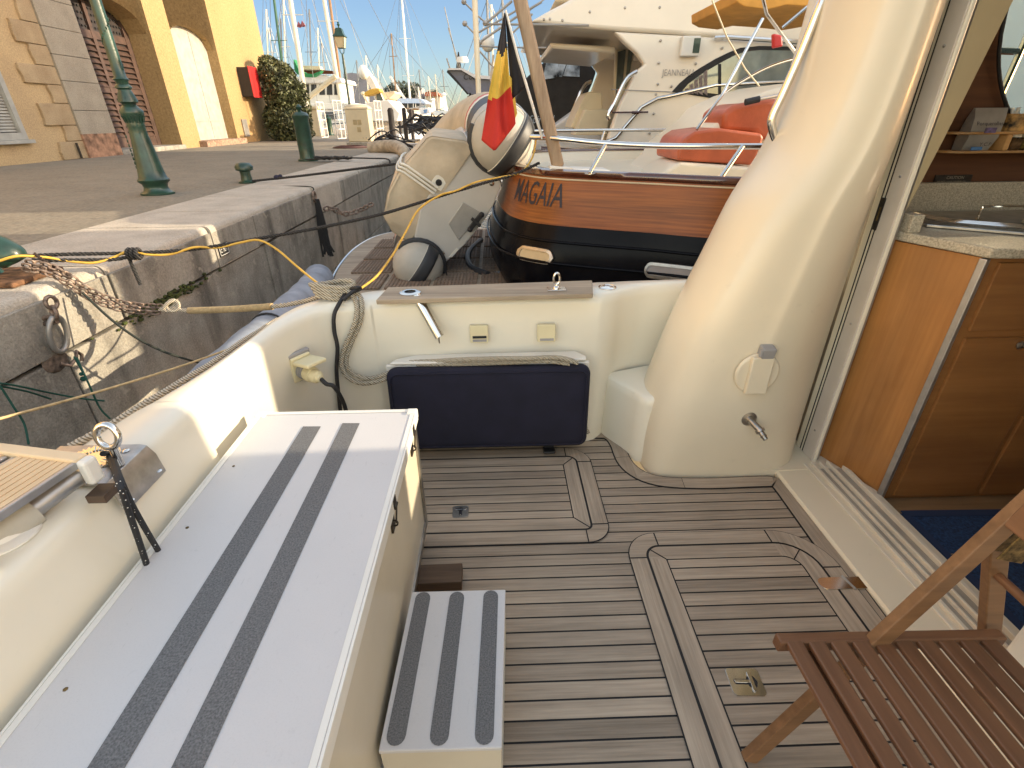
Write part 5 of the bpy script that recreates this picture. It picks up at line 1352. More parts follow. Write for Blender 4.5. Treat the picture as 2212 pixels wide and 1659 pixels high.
cv.grid([[c_[i] for c_ in cols_] for i in range(len(cols_[0]))]); cv.ngon([c_[0] for c_ in cols_])
cv.build('console_cover', 'cover', dg_, smooth=38)
bnd = MB()
for dd in (-.03, 0, .03):
    bnd.tube([q+(-Fw*.0)+Uz*.006+Lx*0 for q in smooth_path([D(.0+dd, .015, .22), D(.0+dd, .015, .52), D(-.02+dd, .05, .575), D(-.03+dd, .4, .575), D(-.04+dd, .7, .54)], 3)], .010, 8)
bnd.build('cover_piping', 'ribwhite', dg_)
for s, r in ((1, .262), (-1, .232)):
    p = tube_path(s); n = len(p)
    def ringband(k0, k1, th, mat, nm):
        seg = p[k0:k1+1]
        MB().tube(seg, [r+th]*len(seg), 30, cap=False).build(nm, mat, dg_, smooth=60)
    def frac(t0, t1, th, mat, nm):
        f = lambda t: p[int(t)].lerp(p[min(int(t)+1, n-1)], t-int(t))
        k = 6; MB().tube([f(lerp(t0, t1, i/k)) for i in range(k+1)], r+th, 30).build(nm, mat, dg_, smooth=60)
    frac(2.8, 6.0, .006, 'ribdark', 'navy_stripe'); frac(6.0, 6.9, .009, 'ribwhite', 'white_stripe'); frac(6.9, 7.5, .010, 'red', 'red_stripe'); frac(7.5, n-1.01, .013, 'cover', 'tube_cover')
    frac(.3, 2.8, .004, 'ribgrey' if s > 0 else 'ribgrey', 'collar')
# strop hanging under the dinghy
MB().tube([(-.50, 4.55, .35), (-.48, 4.55, .22)], .006, 6).build('tie_down', 'black', dg_)

# wooden spar, flag on its white staff
sp1, sp0 = P(1117, -30, Y=4.16), P(1206, 362, Y=4.02)
spr = thing('wooden_spar', 'thick grey timber spar leaning upright in a white foot on the launch deck', 'spar', tuple(sp0))
MB().beam(sp0, sp1, .088, .075, (0, -1, .2)).build('spar', 'teakpost', spr, smooth=0, bevel=.018)
MB().box(sp0+Vector((.01, 0, -.012)), (.16, .12, .045), ry=R(6)).build('foot', 'white', spr, smooth=0, bevel=.006)
fs = thing('flagstaff', 'thin white slanting staff carrying the black yellow red flag', 'flagpole', tuple(P(1175, 300, Y=4.1)))
MB().tube([P(1092, 22, Y=4.02), P(1118, 120, Y=4.03), P(1172, 300, Y=4.06)], [.008, .009, .011], 8).build('staff', 'white', fs)
fg = MB(); NR, NC = 40, 16
def fl_edge(tb, v): return interp(tb, v)
LE = [(28, 1089), (113, 1073), (205, 1055), (303, 1040), (334, 1040)]
RE = [(28, 1091), (108, 1096), (160, 1100), (187, 1103), (245, 1112), (268, 1114), (334, 1068)]
rows = []; 
for i in range(NR+1):
    t = i/NR; row = []
    for j in range(NC+1):
        s = j/NC
        yl = 28+t*275; yr = 28+t*(245)
        xl = interp(LE, yl); xr = interp(RE, yr)
        x = lerp(xl, xr, s); y = lerp(yl, yr, s)+36*(s/.4 if s < .4 else (1-s)/.6)*t*t
        dep = 4.02-.05*t+.035*math.sin(s*9+t*1.5)*(.2+t)+.02*math.sin(t*9+s*4)
        row.append(P(x, y, Y=dep))
    rows.append(row)
base_n = len(fg.f); fg.grid(rows)
fg.mi = [0 if (k//NC)/NR + .02*math.sin((k % NC)*.6) < .31 else 1 if (k//NC)/NR+.03*(k % NC)/NC < .655 else 2 for k in range(len(fg.f))]
# far fold of black/yellow cloth lying to the right of the main fold
b0_ = len(fg.f); rows = []
for i in range(21):
    t = i/20; row = []
    for j in range(7):
        s = j/6; xl = lerp(1091, 1106, t); xr = lerp(1092, 1142, t); x = lerp(xl, xr, s); y = lerp(30, lerp(215, 182, s), t)
        row.append(P(x, y, Y=4.06+.02*math.sin(s*5+t*4)*t))
    rows.append(row)
fg.grid(rows); fg.mi += []
fg.mi = fg.mi[:b0_]+[0]*(len(fg.f)-b0_)
b1_ = len(fg.f); rows = []
for i in range(13):
    t = i/12; row = []
    for j in range(4):
        s = j/3; x = lerp(lerp(1098, 1109, t), lerp(1107, 1117, t), s); y = lerp(lerp(160, 172, s), lerp(265, 245, s), t); row.append(P(x, y, Y=4.045+.01*s))
    rows.append(row)
fg.grid(rows); fg.mi = fg.mi[:b1_]+[1]*(len(fg.f)-b1_)
fo = fg.build('flag', ['flagblack', 'flagyellow', 'flagred'], None, smooth=60); sm_ = fo.modifiers.new('s', 'SOLIDIFY'); sm_.thickness = .003
tag(fo, 'limp black, yellow and red vertical flag hanging in front of the dinghy', 'flag')
wp = thing('white_pole', 'tall plain cream pole rising just left of the flag behind the dinghy', 'pole', tuple(P(1037, 262, Y=7.4)))
MB().tube([P(1037, 275, Y=7.4), P(1024, -40, Y=7.4)], .034, 14).build('pole', 'mast', wp)

# ================================================================ BIG FLYBRIDGE YACHT
yt = thing('flybridge_yacht', 'large cream flybridge motor yacht with arched side window behind the launch', 'yacht', (3, 9.5, 1))
YY = 8.2
traced('flybridge', [(1146, 46), (1180, 26), (1215, 8), (1240, -6), (1300, -60), (1900, -120), (1900, 112), (1700, 94), (1545, 80), (1430, 72), (1327, 66), (1200, 55)], YY, 3.6, 'yachtgel', yt, 40, .05)
traced('upper_seat', [(1196, 2), (1215, -20), (1330, -40), (1340, -6), (1240, 8)], YY+.4, 2.6, 'pale', yt, 40, .06)
traced('cabin_side', [(1327, 68), (1350, 92), (1376, 115), (1393, 139), (1376, 153), (1358, 190), (1340, 225), (1326, 262), (1313, 300), (1309, 345), (1900, 360), (1900, 110), (1700, 92), (1545, 80)], YY+.02, .16, 'yachtgel', yt, 40, .03)
traced('cabin_side', [(1240, 112), (1262, 116), (1292, 158), (1275, 205), (1255, 290), (1420, 300), (1420, 100), (1300, 100)], YY+3.4, .12, 'yachtgel', yt, 40, .02)
traced('ceiling_moulding', [(1188, 92), (1330, 100), (1330, 116), (1192, 104)], YY+.8, 2.2, 'yachtgel', yt, 40, .03)
traced('door_frame', [(1330, 106), (1376, 92), (1345, 240), (1305, 320), (1300, 316), (1326, 220)], YY+1.9, .1, 'gelwarm', yt, 0, .01)
traced('door_glass', [(1335, 112), (1352, 106), (1344, 190), (1330, 214)], YY+1.86, .03, 'winglass', yt); traced('door_glass', [(1358, 104), (1370, 100), (1360, 160), (1350, 190)], YY+1.86, .03, 'winglass', yt)
traced('step_locker', [(1272, 198), (1300, 200), (1302, 236), (1322, 236), (1318, 276), (1232, 276), (1248, 236), (1264, 205)], YY+1.2, .8, 'pale', yt, 0, .02)
traced('step_locker', [(1264, 236), (1318, 236), (1312, 292), (1240, 292)], YY+.9, .5, 'pale', yt, 0, .02)
wo = [(1452, 198), (1468, 180), (1488, 163), (1512, 147), (1546, 127), (1575, 113), (1600, 103), (1640, 99), (1800, 102), (1900, 106), (1900, 240), (1700, 232), (1594, 221), (1520, 209)]
wi = [(1474, 196), (1486, 182), (1504, 168), (1525, 154), (1556, 136), (1584, 121), (1608, 112), (1642, 108), (1800, 111), (1890, 115), (1890, 230), (1700, 222), (1600, 211), (1540, 202)]
traced('window_frame', wo, YY-.004, .02, 'black', yt, 0, .006)
wg = traced('window_pane', wi, YY-.016, .012, 'winglass', yt)
cz_ = MB()
for k in range(5): x = 1480+k*10; cz_.prism([P(x, 192-k*9, Y=YY-.021), P(x+8, 190-k*10, Y=YY-.021), P(x+8, 203+k*.8, Y=YY-.021), P(x, 201, Y=YY-.021)], (0, .004, 0))
cz_.build('curtain', simple('mauve_curtain', (.22, .17, .16), .4, var=.3, vs=30), yt, smooth=0); cz_ = MB()
for k in range(6): x = 1715+k*11; cz_.prism([P(x, 116, Y=YY-.021), P(x+8, 116, Y=YY-.021), P(x+8, 226, Y=YY-.021), P(x, 226, Y=YY-.021)], (0, .004, 0))
cz_.build('curtain', 'greyplastic', yt, smooth=0)
mb_ = MB(); mb_.prism([P(1552, 138, Y=YY-.026), P(1558, 138, Y=YY-.026), P(1558, 205, Y=YY-.026), P(1552, 205, Y=YY-.026)], (0, .004, 0)); mb_.build('window_mullion', 'black', yt, smooth=0)
text_mesh('JEANNEAU', .115, 'name_lettering', simple('worn_grey_lettering', (.36, .33, .30), .5), yt, lambda x, y: P(1430, 164, Y=YY-.004)+Vector((x*.8, 0, y)))
vb = MB(); vc = P(1493, 103, Y=YY); vb.bb(vc.x-.16, vc.x+.10, YY-.08, YY+.01, vc.z-.11, vc.z+.13); vb.build('side_light', 'white', yt, smooth=0, bevel=.02)
MB().bb(vc.x+.0, vc.x+.09, YY-.088, YY-.078, vc.z-.07, vc.z+.10).build('green_lens', 'greeniron', yt, smooth=0)
bt = MB()
for x, y in ((1175, 42), (1188, 41), (1215, 44), (1274, 26), (1350, 17), (1425, 16), (1547, 8), (1427, 88), (1423, 136), (1421, 182), (1450, 187), (1417, 204), (1412, 246), (1403, 288), (1503, 138), (1560, 104), (1561, 231)):
    q = P(x, y, Y=YY); bt.ball(q, .018, 8, (1, .5, 1))
bt.build('snap_stud', 'steel', yt)
MB().tube([P(1543, 82, Y=YY-.06), P(1570, 80, Y=YY-.08), P(1800, 95, Y=YY-.08)], .03, 8).build('grab_rail', 'chrome', yt)
MB().prism([P(x, y, Y=YY+.012) for x, y in ((1320, 192), (1456, 198), (1456, 200), (1320, 194))], (0, -.006, 0)).build('mould_line', 'greyplastic', yt, smooth=0)
hy = MB(); z_t = P(1300, 334, Y=YY).z
hy.prism([(P(1165, 300, Y=YY).x, YY, z_t), (9, YY, z_t+.1), (9, YY, -.7), (P(1165, 300, Y=YY).x+.3, YY, -.7)], (0, 3.6, 0)); hy.build('hull', 'yachtgel', yt, smooth=0, bevel=.04)
MB().tube([P(1168, 322, Y=YY-.02), P(1280, 330, Y=YY-.03), P(1450, 322, Y=YY-.03), P(1700, 318, Y=YY-.03)], .04, 10).build('rubbing_strake', 'darkwood', yt)
MB().tube([P(1300, 340-30, Y=YY), P(1330, 298, Y=YY), P(1385, 232, Y=YY), P(1420, 213, Y=YY), P(1459, 205, Y=YY), P(1546, 184, Y=YY), P(1692, 177, Y=YY)], .028, 10).build('side_rail', 'chrome', yt)
for pts in ([(1376, 154), (1352, 172), (1326, 226), (1314, 248), (1316, 258)], [(1278, 176), (1262, 186), (1242, 228), (1238, 248)]): MB().tube(smooth_path([P(x, y, Y=YY-.1 if x > 1300 else YY+2) for x, y in pts], 4), .03, 8).build('boarding_rail', 'chrome', yt)
MB().tube([P(1320, 243, Y=YY-.05), P(1400, 242, Y=YY-.05)], .012, 6).tube([P(1380, 243, Y=YY-.05), P(1365, 243, Y=YY-.05)], .022, 6).build('boathook', 'darkwood', yt)
fs_ = MB(); fs_.bb(5.5, 12, 7.0, 9.50, .6, 8.2); fs_.bb(5.5, 12, 9.64, 11.9, .6, 8.2)  # tall blocks out of view, added to cast shade on quay and building
fs_.build('yacht_shade_block', 'yachtgel', yt, smooth=0, bevel=.03)
# antenna and outrigger frame at its stern
af = thing('outrigger_poles', 'tangle of folded stainless gangway and outrigger tubes left of the big yacht', 'poles', tuple(P(1080, 60, Y=8)))
am = MB()
def L_(pts, r=.018, Y=8.0): am.tube([P(x, y, Y=Y) for x, y in pts], r*.62, 8)
L_([(1046, 52), (1150, 53), (1272, 55)], .022); L_([(1002, 4), (1028, 30), (1050, 50)]); L_([(1004, 51), (1034, 82)]); L_([(1050, 50), (1106, 2)], .026); L_([(1034, 70), (1120, 20)], .02); L_([(1035, 92), (1110, 40), (1170, 4)], .024)
L_([(1030, 100), (1135, 103), (1180, 103)], .016); L_([(1036, 110), (1070, 150)], .02); L_([(1100, 78), (1150, 30)], .02); L_([(1120, 40), (1180, -5)], .016, 8.3); L_([(1066, 118), (1060, 175)], .02)
for x, y in ((1002, 4), (1004, 51), (1048, 50), (1036, 92)): am.ball(P(x, y, Y=8), .035, 8)
am.build('tubes', 'steelgrey', af)
for x, y in ((1054, 94),): MB().ball(P(x, y, Y=14), .16, 12, (1, 1, 1.1)).build('radar_dome', 'white', af)

# ---------------------------------------------------------------- boat with black cockpit cover, beyond
bc = thing('covered_boat', 'white motor boat with black cockpit cover and clear vinyl windows', 'boat', (1, 13, 0))
YB = 13.0
traced('black_cover', [(1140, 165), (1180, 130), (1200, 112), (1250, 106), (1288, 155), (1280, 180), (1252, 240), (1210, 262), (1160, 300), (1120, 300), (1115, 210)], YB, 2.6, 'blackcanvas', bc, 30, .04)
for q in ([(1182, 126), (1196, 107), (1214, 107), (1200, 168), (1172, 172)], [(1200, 166), (1216, 108), (1232, 110), (1214, 166)], [(1216, 164), (1234, 112), (1252, 112), (1252, 166)]): traced('vinyl_window', q, YB-.03, .03, 'clearpanel', bc)
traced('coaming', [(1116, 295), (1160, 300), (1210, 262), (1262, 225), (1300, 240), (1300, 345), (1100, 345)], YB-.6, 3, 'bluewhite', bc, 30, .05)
MB().bb(5, 13, 12.0, 16.3, -.6, 8.6).build('tall_shade_block', 'bluewhite', bc, smooth=0, bevel=.03)  # oversized unseen block added to keep the building's left side in shade
text_mesh('Spirited', .22, 'script_lettering', simple('pale_blue_print', (.35, .42, .52), .5), bc, lambda x, y: P(1142, 266, Y=YB-.62)+Vector((x*.8, 0, y)), shear=.3)
# ================================================================ ROPES, CHAIN, SMALL THINGS
def ypath(pts, n=5):
    """pts: (px, py, depth Y)"""
    return smooth_path([P(x, y, Y=d) for x, y, d in pts], n)
def rope_mesh(mb, path, r, tw=None, strands=3, n=6):
    """three twisted strands"""
    L = 0; acc = [0]
    for a, b in zip(path, path[1:]): L += (b-a).length; acc.append(L)
    step = r*.9; k = max(2, int(L/step)); P_ = []
    j = 0
    for i in range(k+1):
        s = L*i/k
        while j < len(acc)-2 and acc[j+1] < s: j += 1
        t = (s-acc[j])/max(1e-9, acc[j+1]-acc[j]); P_.append(path[j].lerp(path[j+1], min(1, t)))
    ref = None; fr = []
    for i, p in enumerate(P_):
        t = (P_[min(i+1, k)]-P_[max(i-1, 0)]).normalized()
        if ref is None:
            ref = t.cross(Vector((0, 0, 1)));
            if ref.length < .1: ref = t.cross(Vector((1, 0, 0)))
        ref = (ref-t*ref.dot(t)).normalized(); fr.append((ref.copy(), t.cross(ref)))
    tw = tw or 2*PI/(r*7)
    for s_ in range(strands):
        pts = []
        for i, p in enumerate(P_):
            a = L*i/k*tw+2*PI*s_/strands; u, v = fr[i]; pts.append(p+(u*math.cos(a)+v*math.sin(a))*r*.48)
        mb.tube(pts, r*.56, n)
    return mb
def rope(name, path, r, mat, label, cat='rope', group=None, plain=False):
    mb = MB()
    if plain: mb.tube(path, r, 8)
    else: rope_mesh(mb, path, r)
    o = mb.build(name, mat, None, smooth=60, weld=False)
    return tag(o, label, cat, group)
# black lines
rope('mooring_line', ypath([(60, 553, 2.74), (150, 549, 2.80), (300, 546, 2.92), (430, 537, 3.04), (560, 515, 3.18), (700, 490, 3.34), (830, 461, 3.52), (940, 427, 3.68), (1040, 397, 3.83), (1110, 377, 3.95), (1165, 352, 4.05)]), .0108, 'ropeblack', 'thick black rope running from the left bollard across the dinghy to the launch')
rope('mooring_line', ypath([(70, 562, 2.70), (160, 562, 2.78), (250, 560, 2.86), (300, 548, 2.91)]), .011, 'ropeblack', 'short second black rope just under the long one near the left bollard')
kn = MB(); c = P(292, 548, Y=2.90)
for k in range(3): kn.tube([(c.x-.03+k*.024, c.y+.024*math.cos(a), c.z+.026*math.sin(a)) for a in [2*PI*j/12 for j in range(12)]], .011, 6, closed=True)
rope_mesh(kn, ypath([(278, 556, 2.9), (290, 585, 2.9), (303, 615, 2.9)]), .010)
tag(kn.build('rope_knot', 'ropeblack', None, smooth=60), 'black rope knot with dangling tail in front of the quay wall', 'knot')
rope('mooring_line', ypath([(545, 391, 7.35), (640, 381, 7.2), (760, 366, 7.0), (890, 349, 6.8), (1000, 330, 6.5)]), .016, 'ropeblack', 'black rope from the mushroom bollard passing behind the dinghy')
rope('thin_line', ypath([(545, 396, 7.36), (600, 402, 7.0), (672, 404, 6.75), (674, 420, 6.7), (680, 445, 6.68)]), .008, 'darkline', 'thin dark line from the mushroom bollard over the quay edge', plain=True)
k2 = MB(); c = P(598, 383, Y=7.28); k2.ball(c, .04, 10, (1.1, .8, .8)); k2.ball(c+Vector((.05, 0, .01)), .03, 8); tag(k2.build('cloth_knot', simple('navy_cloth', (.02, .02, .045), .9), None), 'small dark cloth knot tied on the rope near the mushroom bollard', 'knot')
rope('mooring_line', ypath([(655, 345, 11.4), (700, 343, 11.2), (750, 341, 11.0), (800, 342, 10.6), (838, 344, 10.5), (842, 356, 10.4)]), .014, 'ropeblack', 'black rope lying on the quay beside the tall green bollard')
mp2 = MB(); random.seed(2)
for k in range(14): c = P(690+k*4.5+random.uniform(-3, 3), 341+random.uniform(-2, 2), Y=11.2); mp2.tube([c+Vector((.09*math.cos(a)*1.3, .12*math.sin(a), .01*math.sin(3*a))) for a in [2*PI*j/10 for j in range(10)]], .014, 6, closed=True)
tag(mp2.build('rope_heap', 'ropeblack', None), 'black heap of rope on the quay right of the tall green bollard', 'rope')
# yellow hose lines
rope('yellow_hose', ypath([(0, 563, 2.60), (40, 553, 2.64), (100, 556, 2.72), (140, 563, 2.76), (200, 568, 2.80), (245, 556, 2.86), (280, 542, 2.9), (320, 550, 2.93), (370, 549, 2.98), (420, 534, 3.02), (470, 535, 3.08), (520, 524, 3.12), (560, 519, 3.14), (600, 540, 3.1), (650, 583, 3.0), (700, 622, 2.8), (735, 640, 2.6)]), .0068, 'yellow', 'yellow hose twisting along the black rope then drooping to our stern', 'hose', plain=True)
rope('yellow_hose', ypath([(778, 624, 2.75), (815, 595, 3.0), (850, 548, 3.2), (878, 498, 3.4), (905, 452, 3.55), (950, 422, 3.68), (985, 412, 3.74), (1030, 393, 3.82), (1080, 383, 3.9), (1125, 372, 3.98), (1150, 340, 4.1), (1158, 300, 4.15)]), .0068, 'yellow', 'yellow hose rising over the dinghy stern towards the launch rail', 'hose', plain=True)
# chain (double strand) and rusty shackles
def chain(path, wire, link, name, label):
    mb = MB(); L = 0; acc = [0]
    for a, b in zip(path, path[1:]): L += (b-a).length; acc.append(L)
    k = int(L/(link*.72)); j = 0
    for i in range(k):
        s = L*(i+.5)/k; j = 0
        while j < len(acc)-2 and acc[j+1] < s: j += 1
        t = (s-acc[j])/(acc[j+1]-acc[j]); c = path[j].lerp(path[j+1], t); d = (path[j+1]-path[j]).normalized()
        u = d.cross(Vector((0, 0, 1))).normalized(); v = d.cross(u)
        w_ = (u+v*.5).normalized() if i % 2 else (v-u*.5).normalized()
        pts = []
        for q in range(10):
            a = 2*PI*q/10; pts.append(c+d*link*.5*math.cos(a)*(.9)+w_*link*.34*math.sin(a))
        mb.tube(pts, wire, 6, closed=True)
    return mb
cm = MB()
for dy, dz, dx in ((0, 0, 0), (.012, .016, .014), (-.01, -.016, .0)):
    pth = [p+Vector((dx, dy, dz)) for p in ypath([(50, 573, 2.60), (100, 582, 2.62), (140, 602, 2.63), (185, 632, 2.66), (230, 652, 2.68), (275, 664, 2.70), (345, 669, 2.72)])]
    c_ = chain(pth, .0058, .043, '', ''); cm.add(c_.v, c_.f)
co2 = cm.build('mooring_chain', 'chain', None, smooth=60, weld=False); tag(co2, 'bundle of rusty steel chain hanging from the left bollard to a beige rope', 'chain')
wr = MB()
for k in range(3): wr.tube([(-2.78+.09*math.cos(a), 2.70+.09*math.sin(a), .82+k*.022+.006*math.sin(2*a)) for a in [2*PI*j/20 for j in range(20)]], .010, 6, closed=True)
rope_mesh(wr, ypath([(75, 548, 2.7), (100, 566, 2.66), (150, 596, 2.64)]), .008)
tag(wr.build('bollard_lashing', simple('brown_rope', (.05, .03, .02), .9), None), 'dark brown rope turns wound round the neck of the left bollard', 'rope')
# snubber: rope, eye splice, sleeve
pth = ypath([(345, 669, 2.72), (375, 666, 2.71), (405, 671, 2.70), (500, 668, 2.66), (590, 662, 2.60), (650, 652, 2.52), (690, 640, 2.42), (700, 634, 2.38)])
rope('snubber_rope', pth, .0125, 'rope', 'beige rope joining the chain to our stern corner through a tan sleeve')
sl2 = MB(); sl2.tube(ypath([(408, 671, 2.70), (500, 668, 2.66), (588, 662, 2.60)]), .0185, 14); tag(sl2.build('chafe_sleeve', simple('tan_chafe_sleeve', (.42, .31, .16), .9, var=.15, vs=60, bs=.7, bscale=300, bd=.003), None), 'tan braided chafe sleeve around the beige rope', 'sleeve')
k3 = MB(); c = P(375, 664, Y=2.71)
for k in range(3): k3.tube([c+Vector((.035*math.cos(a)-.01*k, .015*math.sin(a+k), .028*math.sin(a+k*.5)+.01)) for a in [2*PI*j/12 for j in range(12)]], .009, 6, closed=True)
tag(k3.build('eye_splice_knot', 'rope', None), 'pale rope knot between the rusty chain and the tan sleeve', 'knot')
# coil at our stern corner and loop down the bulwark
ro = MB()
for k in range(4): ro_c = P(722, 634, Z=.80); rope_mesh(ro, [ro_c+Vector((.075*math.cos(a)*(1+.1*k), .055*math.sin(a)*(1-.08*k), -.005+.016*k+.008*math.sin(2*a))) for a in [2*PI*j/20 for j in range(21)]], .0115)
rope_mesh(ro, smooth_path([P(745, 632, Z=.81), P(764, 640, Y=2.18), P(771, 665, Y=2.13), P(766, 700, Y=2.1), P(748, 742, Y=2.09), P(738, 775, Y=2.08), P(741, 800, Y=2.07), P(758, 820, Y=2.06), P(785, 828, Y=2.055), P(815, 824, Y=2.05), P(850, 812, Y=2.06)], 5), .0115)
rope_mesh(ro, smooth_path([P(748, 630, Z=.82), P(775, 636, Y=2.19), P(782, 662, Y=2.14), P(776, 700, Y=2.12), P(757, 745, Y=2.10), P(748, 775, Y=2.09), P(752, 797, Y=2.08), P(772, 812, Y=2.07), P(795, 818, Y=2.065), P(820, 813, Y=2.06), P(850, 802, Y=2.065)], 5), .0115)
tag(ro.build('coiled_mooring_rope', 'ropegrey', None, smooth=60, weld=False), 'beige three strand rope coiled on our stern corner and looping down', 'rope')
r5 = MB(); rope_mesh(r5, smooth_path([P(885, 783, Z=.505), P(940, 780, Z=.512), P(1040, 775, Z=.532), P(1140, 774, Z=.535), P(1190, 772, Z=.535), P(1225, 776, Z=.53), P(1248, 784, Z=.51)], 5), .0115)
rope_mesh(r5, smooth_path([P(900, 787, Z=.498), P(1000, 786, Z=.50), P(1100, 783, Z=.505), P(1180, 780, Z=.515), P(1230, 786, Z=.50)], 5), .0115)
tag(r5.build('shelf_rope', 'ropegrey', None, smooth=60, weld=False), 'beige rope lying along the shelf above the navy cushion', 'rope')
rope('rope_tail', smooth_path([P(1262, 900, Y=2.1), P(1264, 920, Y=2.09), P(1272, 936, Y=2.07)], 4), .009, 'ropegrey', 'frayed rope end hanging beside the right edge of the navy cushion')
# black cable over the bulwark
rope('black_cable', smooth_path([P(742, 648, Z=.80), P(760, 632, Z=.825), P(778, 624, Z=.83), P(770, 622, Z=.84), P(752, 628, Y=2.2), P(735, 652, Y=2.13), P(722, 680, Y=2.09), P(722, 715, Y=2.08), P(729, 750, Y=2.07), P(727, 800, Y=2.06), P(731, 850, Y=2.05), P(737, 900, Y=2.04)], 6), .009, 'black', 'black cable hanging over the stern corner behind the power plug', 'cable', plain=True)
# flecked shock cord from the gangway to behind the box
sc = MB(); sp3 = [P(222, 980, Z=.82), P(240, 985, Z=.80), P(262, 1040, X=-.80), P(290, 1100, X=-.81), P(345, 1195, X=-.825), P(365, 1230, X=-.83)]
sc.tube(smooth_path(sp3, 5), .0065, 8); sp4 = [P(236, 988, Z=.80), P(258, 1045, X=-.80), P(280, 1110, X=-.81), P(314, 1210, X=-.825), P(325, 1250, X=-.83)]; sc.tube(smooth_path(sp4, 5), .0065, 8)
sc.cur = 1
for pth in (smooth_path(sp3, 8), smooth_path(sp4, 8)):
    for i in range(2, len(pth), 2):
        for a in (0, 1.9, 4): sc.ball(pth[i]+Vector((.0058*math.cos(a+i), -.0045, .0045*math.sin(a+i))), .0016, 5)
tag(sc.build('shock_cord', ['black', 'white'], None), 'black flecked elastic cord running from the gangway down behind the deck box', 'cord')
# lines between quay and boat
rope('buff_line', ypath([(-10, 907, 1.55), (120, 872, 1.75), (260, 832, 1.98), (400, 788, 2.2), (500, 752, 2.45)]), .0055, 'buff', 'thin buff line crossing in front of the lower quay wall', plain=True)
rope('spring_line', [P(150, 967, Z=.62), P(235, 922, Z=.62), P(320, 868, Z=.60), P(400, 820, Z=.58), P(456, 786, Z=.56), P(520, 740, Z=.54), P(600, 690, Z=.52)], .0135, 'rope', 'thick beige three strand rope stretched along the outside of our stern')
rope('weedy_line', ypath([(178, 632, 2.6), (240, 690, 2.56), (300, 733, 2.54), (360, 762, 2.6), (430, 784, 2.72)]), .0065, 'darkline', 'dark green line sloping down the quay wall below the chain', plain=True)
rg = thing('mooring_ring', 'rusty iron mooring ring on the near quay wall with a shackle', 'ring', (-2.28, 2.46, .5))
c = P(128, 722, X=-2.27)
MB().tube([(-2.275+.02*math.sin(a), c.y+.055*math.cos(a), c.z+.095*math.sin(a)) for a in [2*PI*k/24 for k in range(24)]], .013, 10, closed=True).build('ring', 'steelgrey', rg)
MB().tube([(-2.32, c.y, c.z+.085), (-2.25, c.y, c.z+.10), (-2.25, c.y, c.z+.07), (-2.32, c.y-.01, c.z+.06)], .013, 8).build('staple', 'chain', rg)
MB().ball((-2.318, c.y-.04, c.z-.13), .09, 12, (.12, .9, .7)).ball((-2.318, c.y+.02, c.z-.04), .07, 10, (.1, .9, 1)).build('mortar_patch', simple('rusty_mortar', (.16, .12, .09), .95, var=.4, vs=30, bs=.6), rg)
MB().tube([(-2.28, c.y-.06, c.z-.14), (-2.26, c.y-.03, c.z-.165), (-2.25, c.y+.01, c.z-.14), (-2.25, c.y+.03, c.z-.11), (-2.25, c.y+.05, c.z-.14), (-2.25, c.y+.035, c.z-.17)], .009, 8).build('shackle', 'chain', rg)
c2 = MB(); p0 = c+Vector((.02, 0, .17)); c3 = chain([p0+Vector((0, .02, .02)), c+Vector((.02, 0, .09))], .010, .07, '', ''); c2.add(c3.v, c3.f); tag(c2.build('chain_links', 'chain', None, smooth=60, weld=False), 'three rusty chain links above the iron mooring ring', 'chain')
gn = MB()
for pts in ([(165, 772, 2.35), (178, 800, 2.33), (192, 830, 2.3), (215, 880, 2.3), (238, 905, 2.3)], [(0, 828, 1.9), (40, 834, 2.0), (105, 848, 2.2), (170, 860, 2.3), (225, 866, 2.4)], [(0, 834, 1.9), (60, 846, 2.1), (110, 862, 2.2)], [(2, 836, 1.9), (30, 880, 1.9), (52, 915, 1.9), (62, 960, 1.85)], [(160, 770, 2.36), (185, 815, 2.33)]):
    gn.tube(ypath(pts), .0045, 6)
c = P(180, 818, Y=2.33); gn.ball(c, .014, 8); gn.ball(P(176, 808, Y=2.33), .011, 8)
tag(gn.build('green_twine', 'greenline', None), 'green twine tangled below the mooring ring at left', 'twine')
pq = P(485, 534, X=-2.30)
pql = MB().bb(-2.309, -2.300, 4.19, 4.35, .50, .60); pqo = pql.build('wall_plaque', 'plaque', None, smooth=0, bevel=.002); tag(pqo, 'small black enamel plate with white border on the quay wall', 'plaque')
bb_ = MB()
for a in ((4.198, 4.342, .508, .512), (4.198, 4.342, .588, .592), (4.198, 4.202, .508, .592), (4.338, 4.342, .508, .592)): bb_.bb(-2.301, -2.2985, *a)
bb_.build('border', 'white', pqo, smooth=0)
text_mesh('C 705', .045, 'lettering', 'white', pqo, lambda x, y: (-2.2985, 4.208+x, .532+y))
# second wall ring with chain and dark fender
cw = chain(ypath([(700, 450, 6.6), (720, 452, 6.7), (745, 462, 6.8), (775, 455, 6.9), (805, 440, 7.0)]), .012, .09, '', ''); tag(cw.build('wall_chain', 'chain', None, smooth=60, weld=False), 'rusty chain slung along the quay wall behind the swim platform', 'chain')
fe = thing('tyre_fender', 'black ragged rope fender hanging against the quay wall', 'fender', (-2.25, 6.6, .3))
fm = MB(); random.seed(4)
for k in range(16): fm.tube([P(684+random.uniform(-4, 4), 430, Y=6.62), P(696+random.uniform(-10, 14), 500, Y=6.6), P(706+random.uniform(-14, 16), 548+random.uniform(-6, 8), Y=6.55)], .012, 6)
fm.build('strands', 'ropeblack', fe)
MB().tube([P(679, 425, Y=6.62)+Vector((0, .05*math.cos(a), .06*math.sin(a))) for a in [2*PI*k/14 for k in range(14)]], .014, 8, closed=True).build('ring', 'chain', fe)
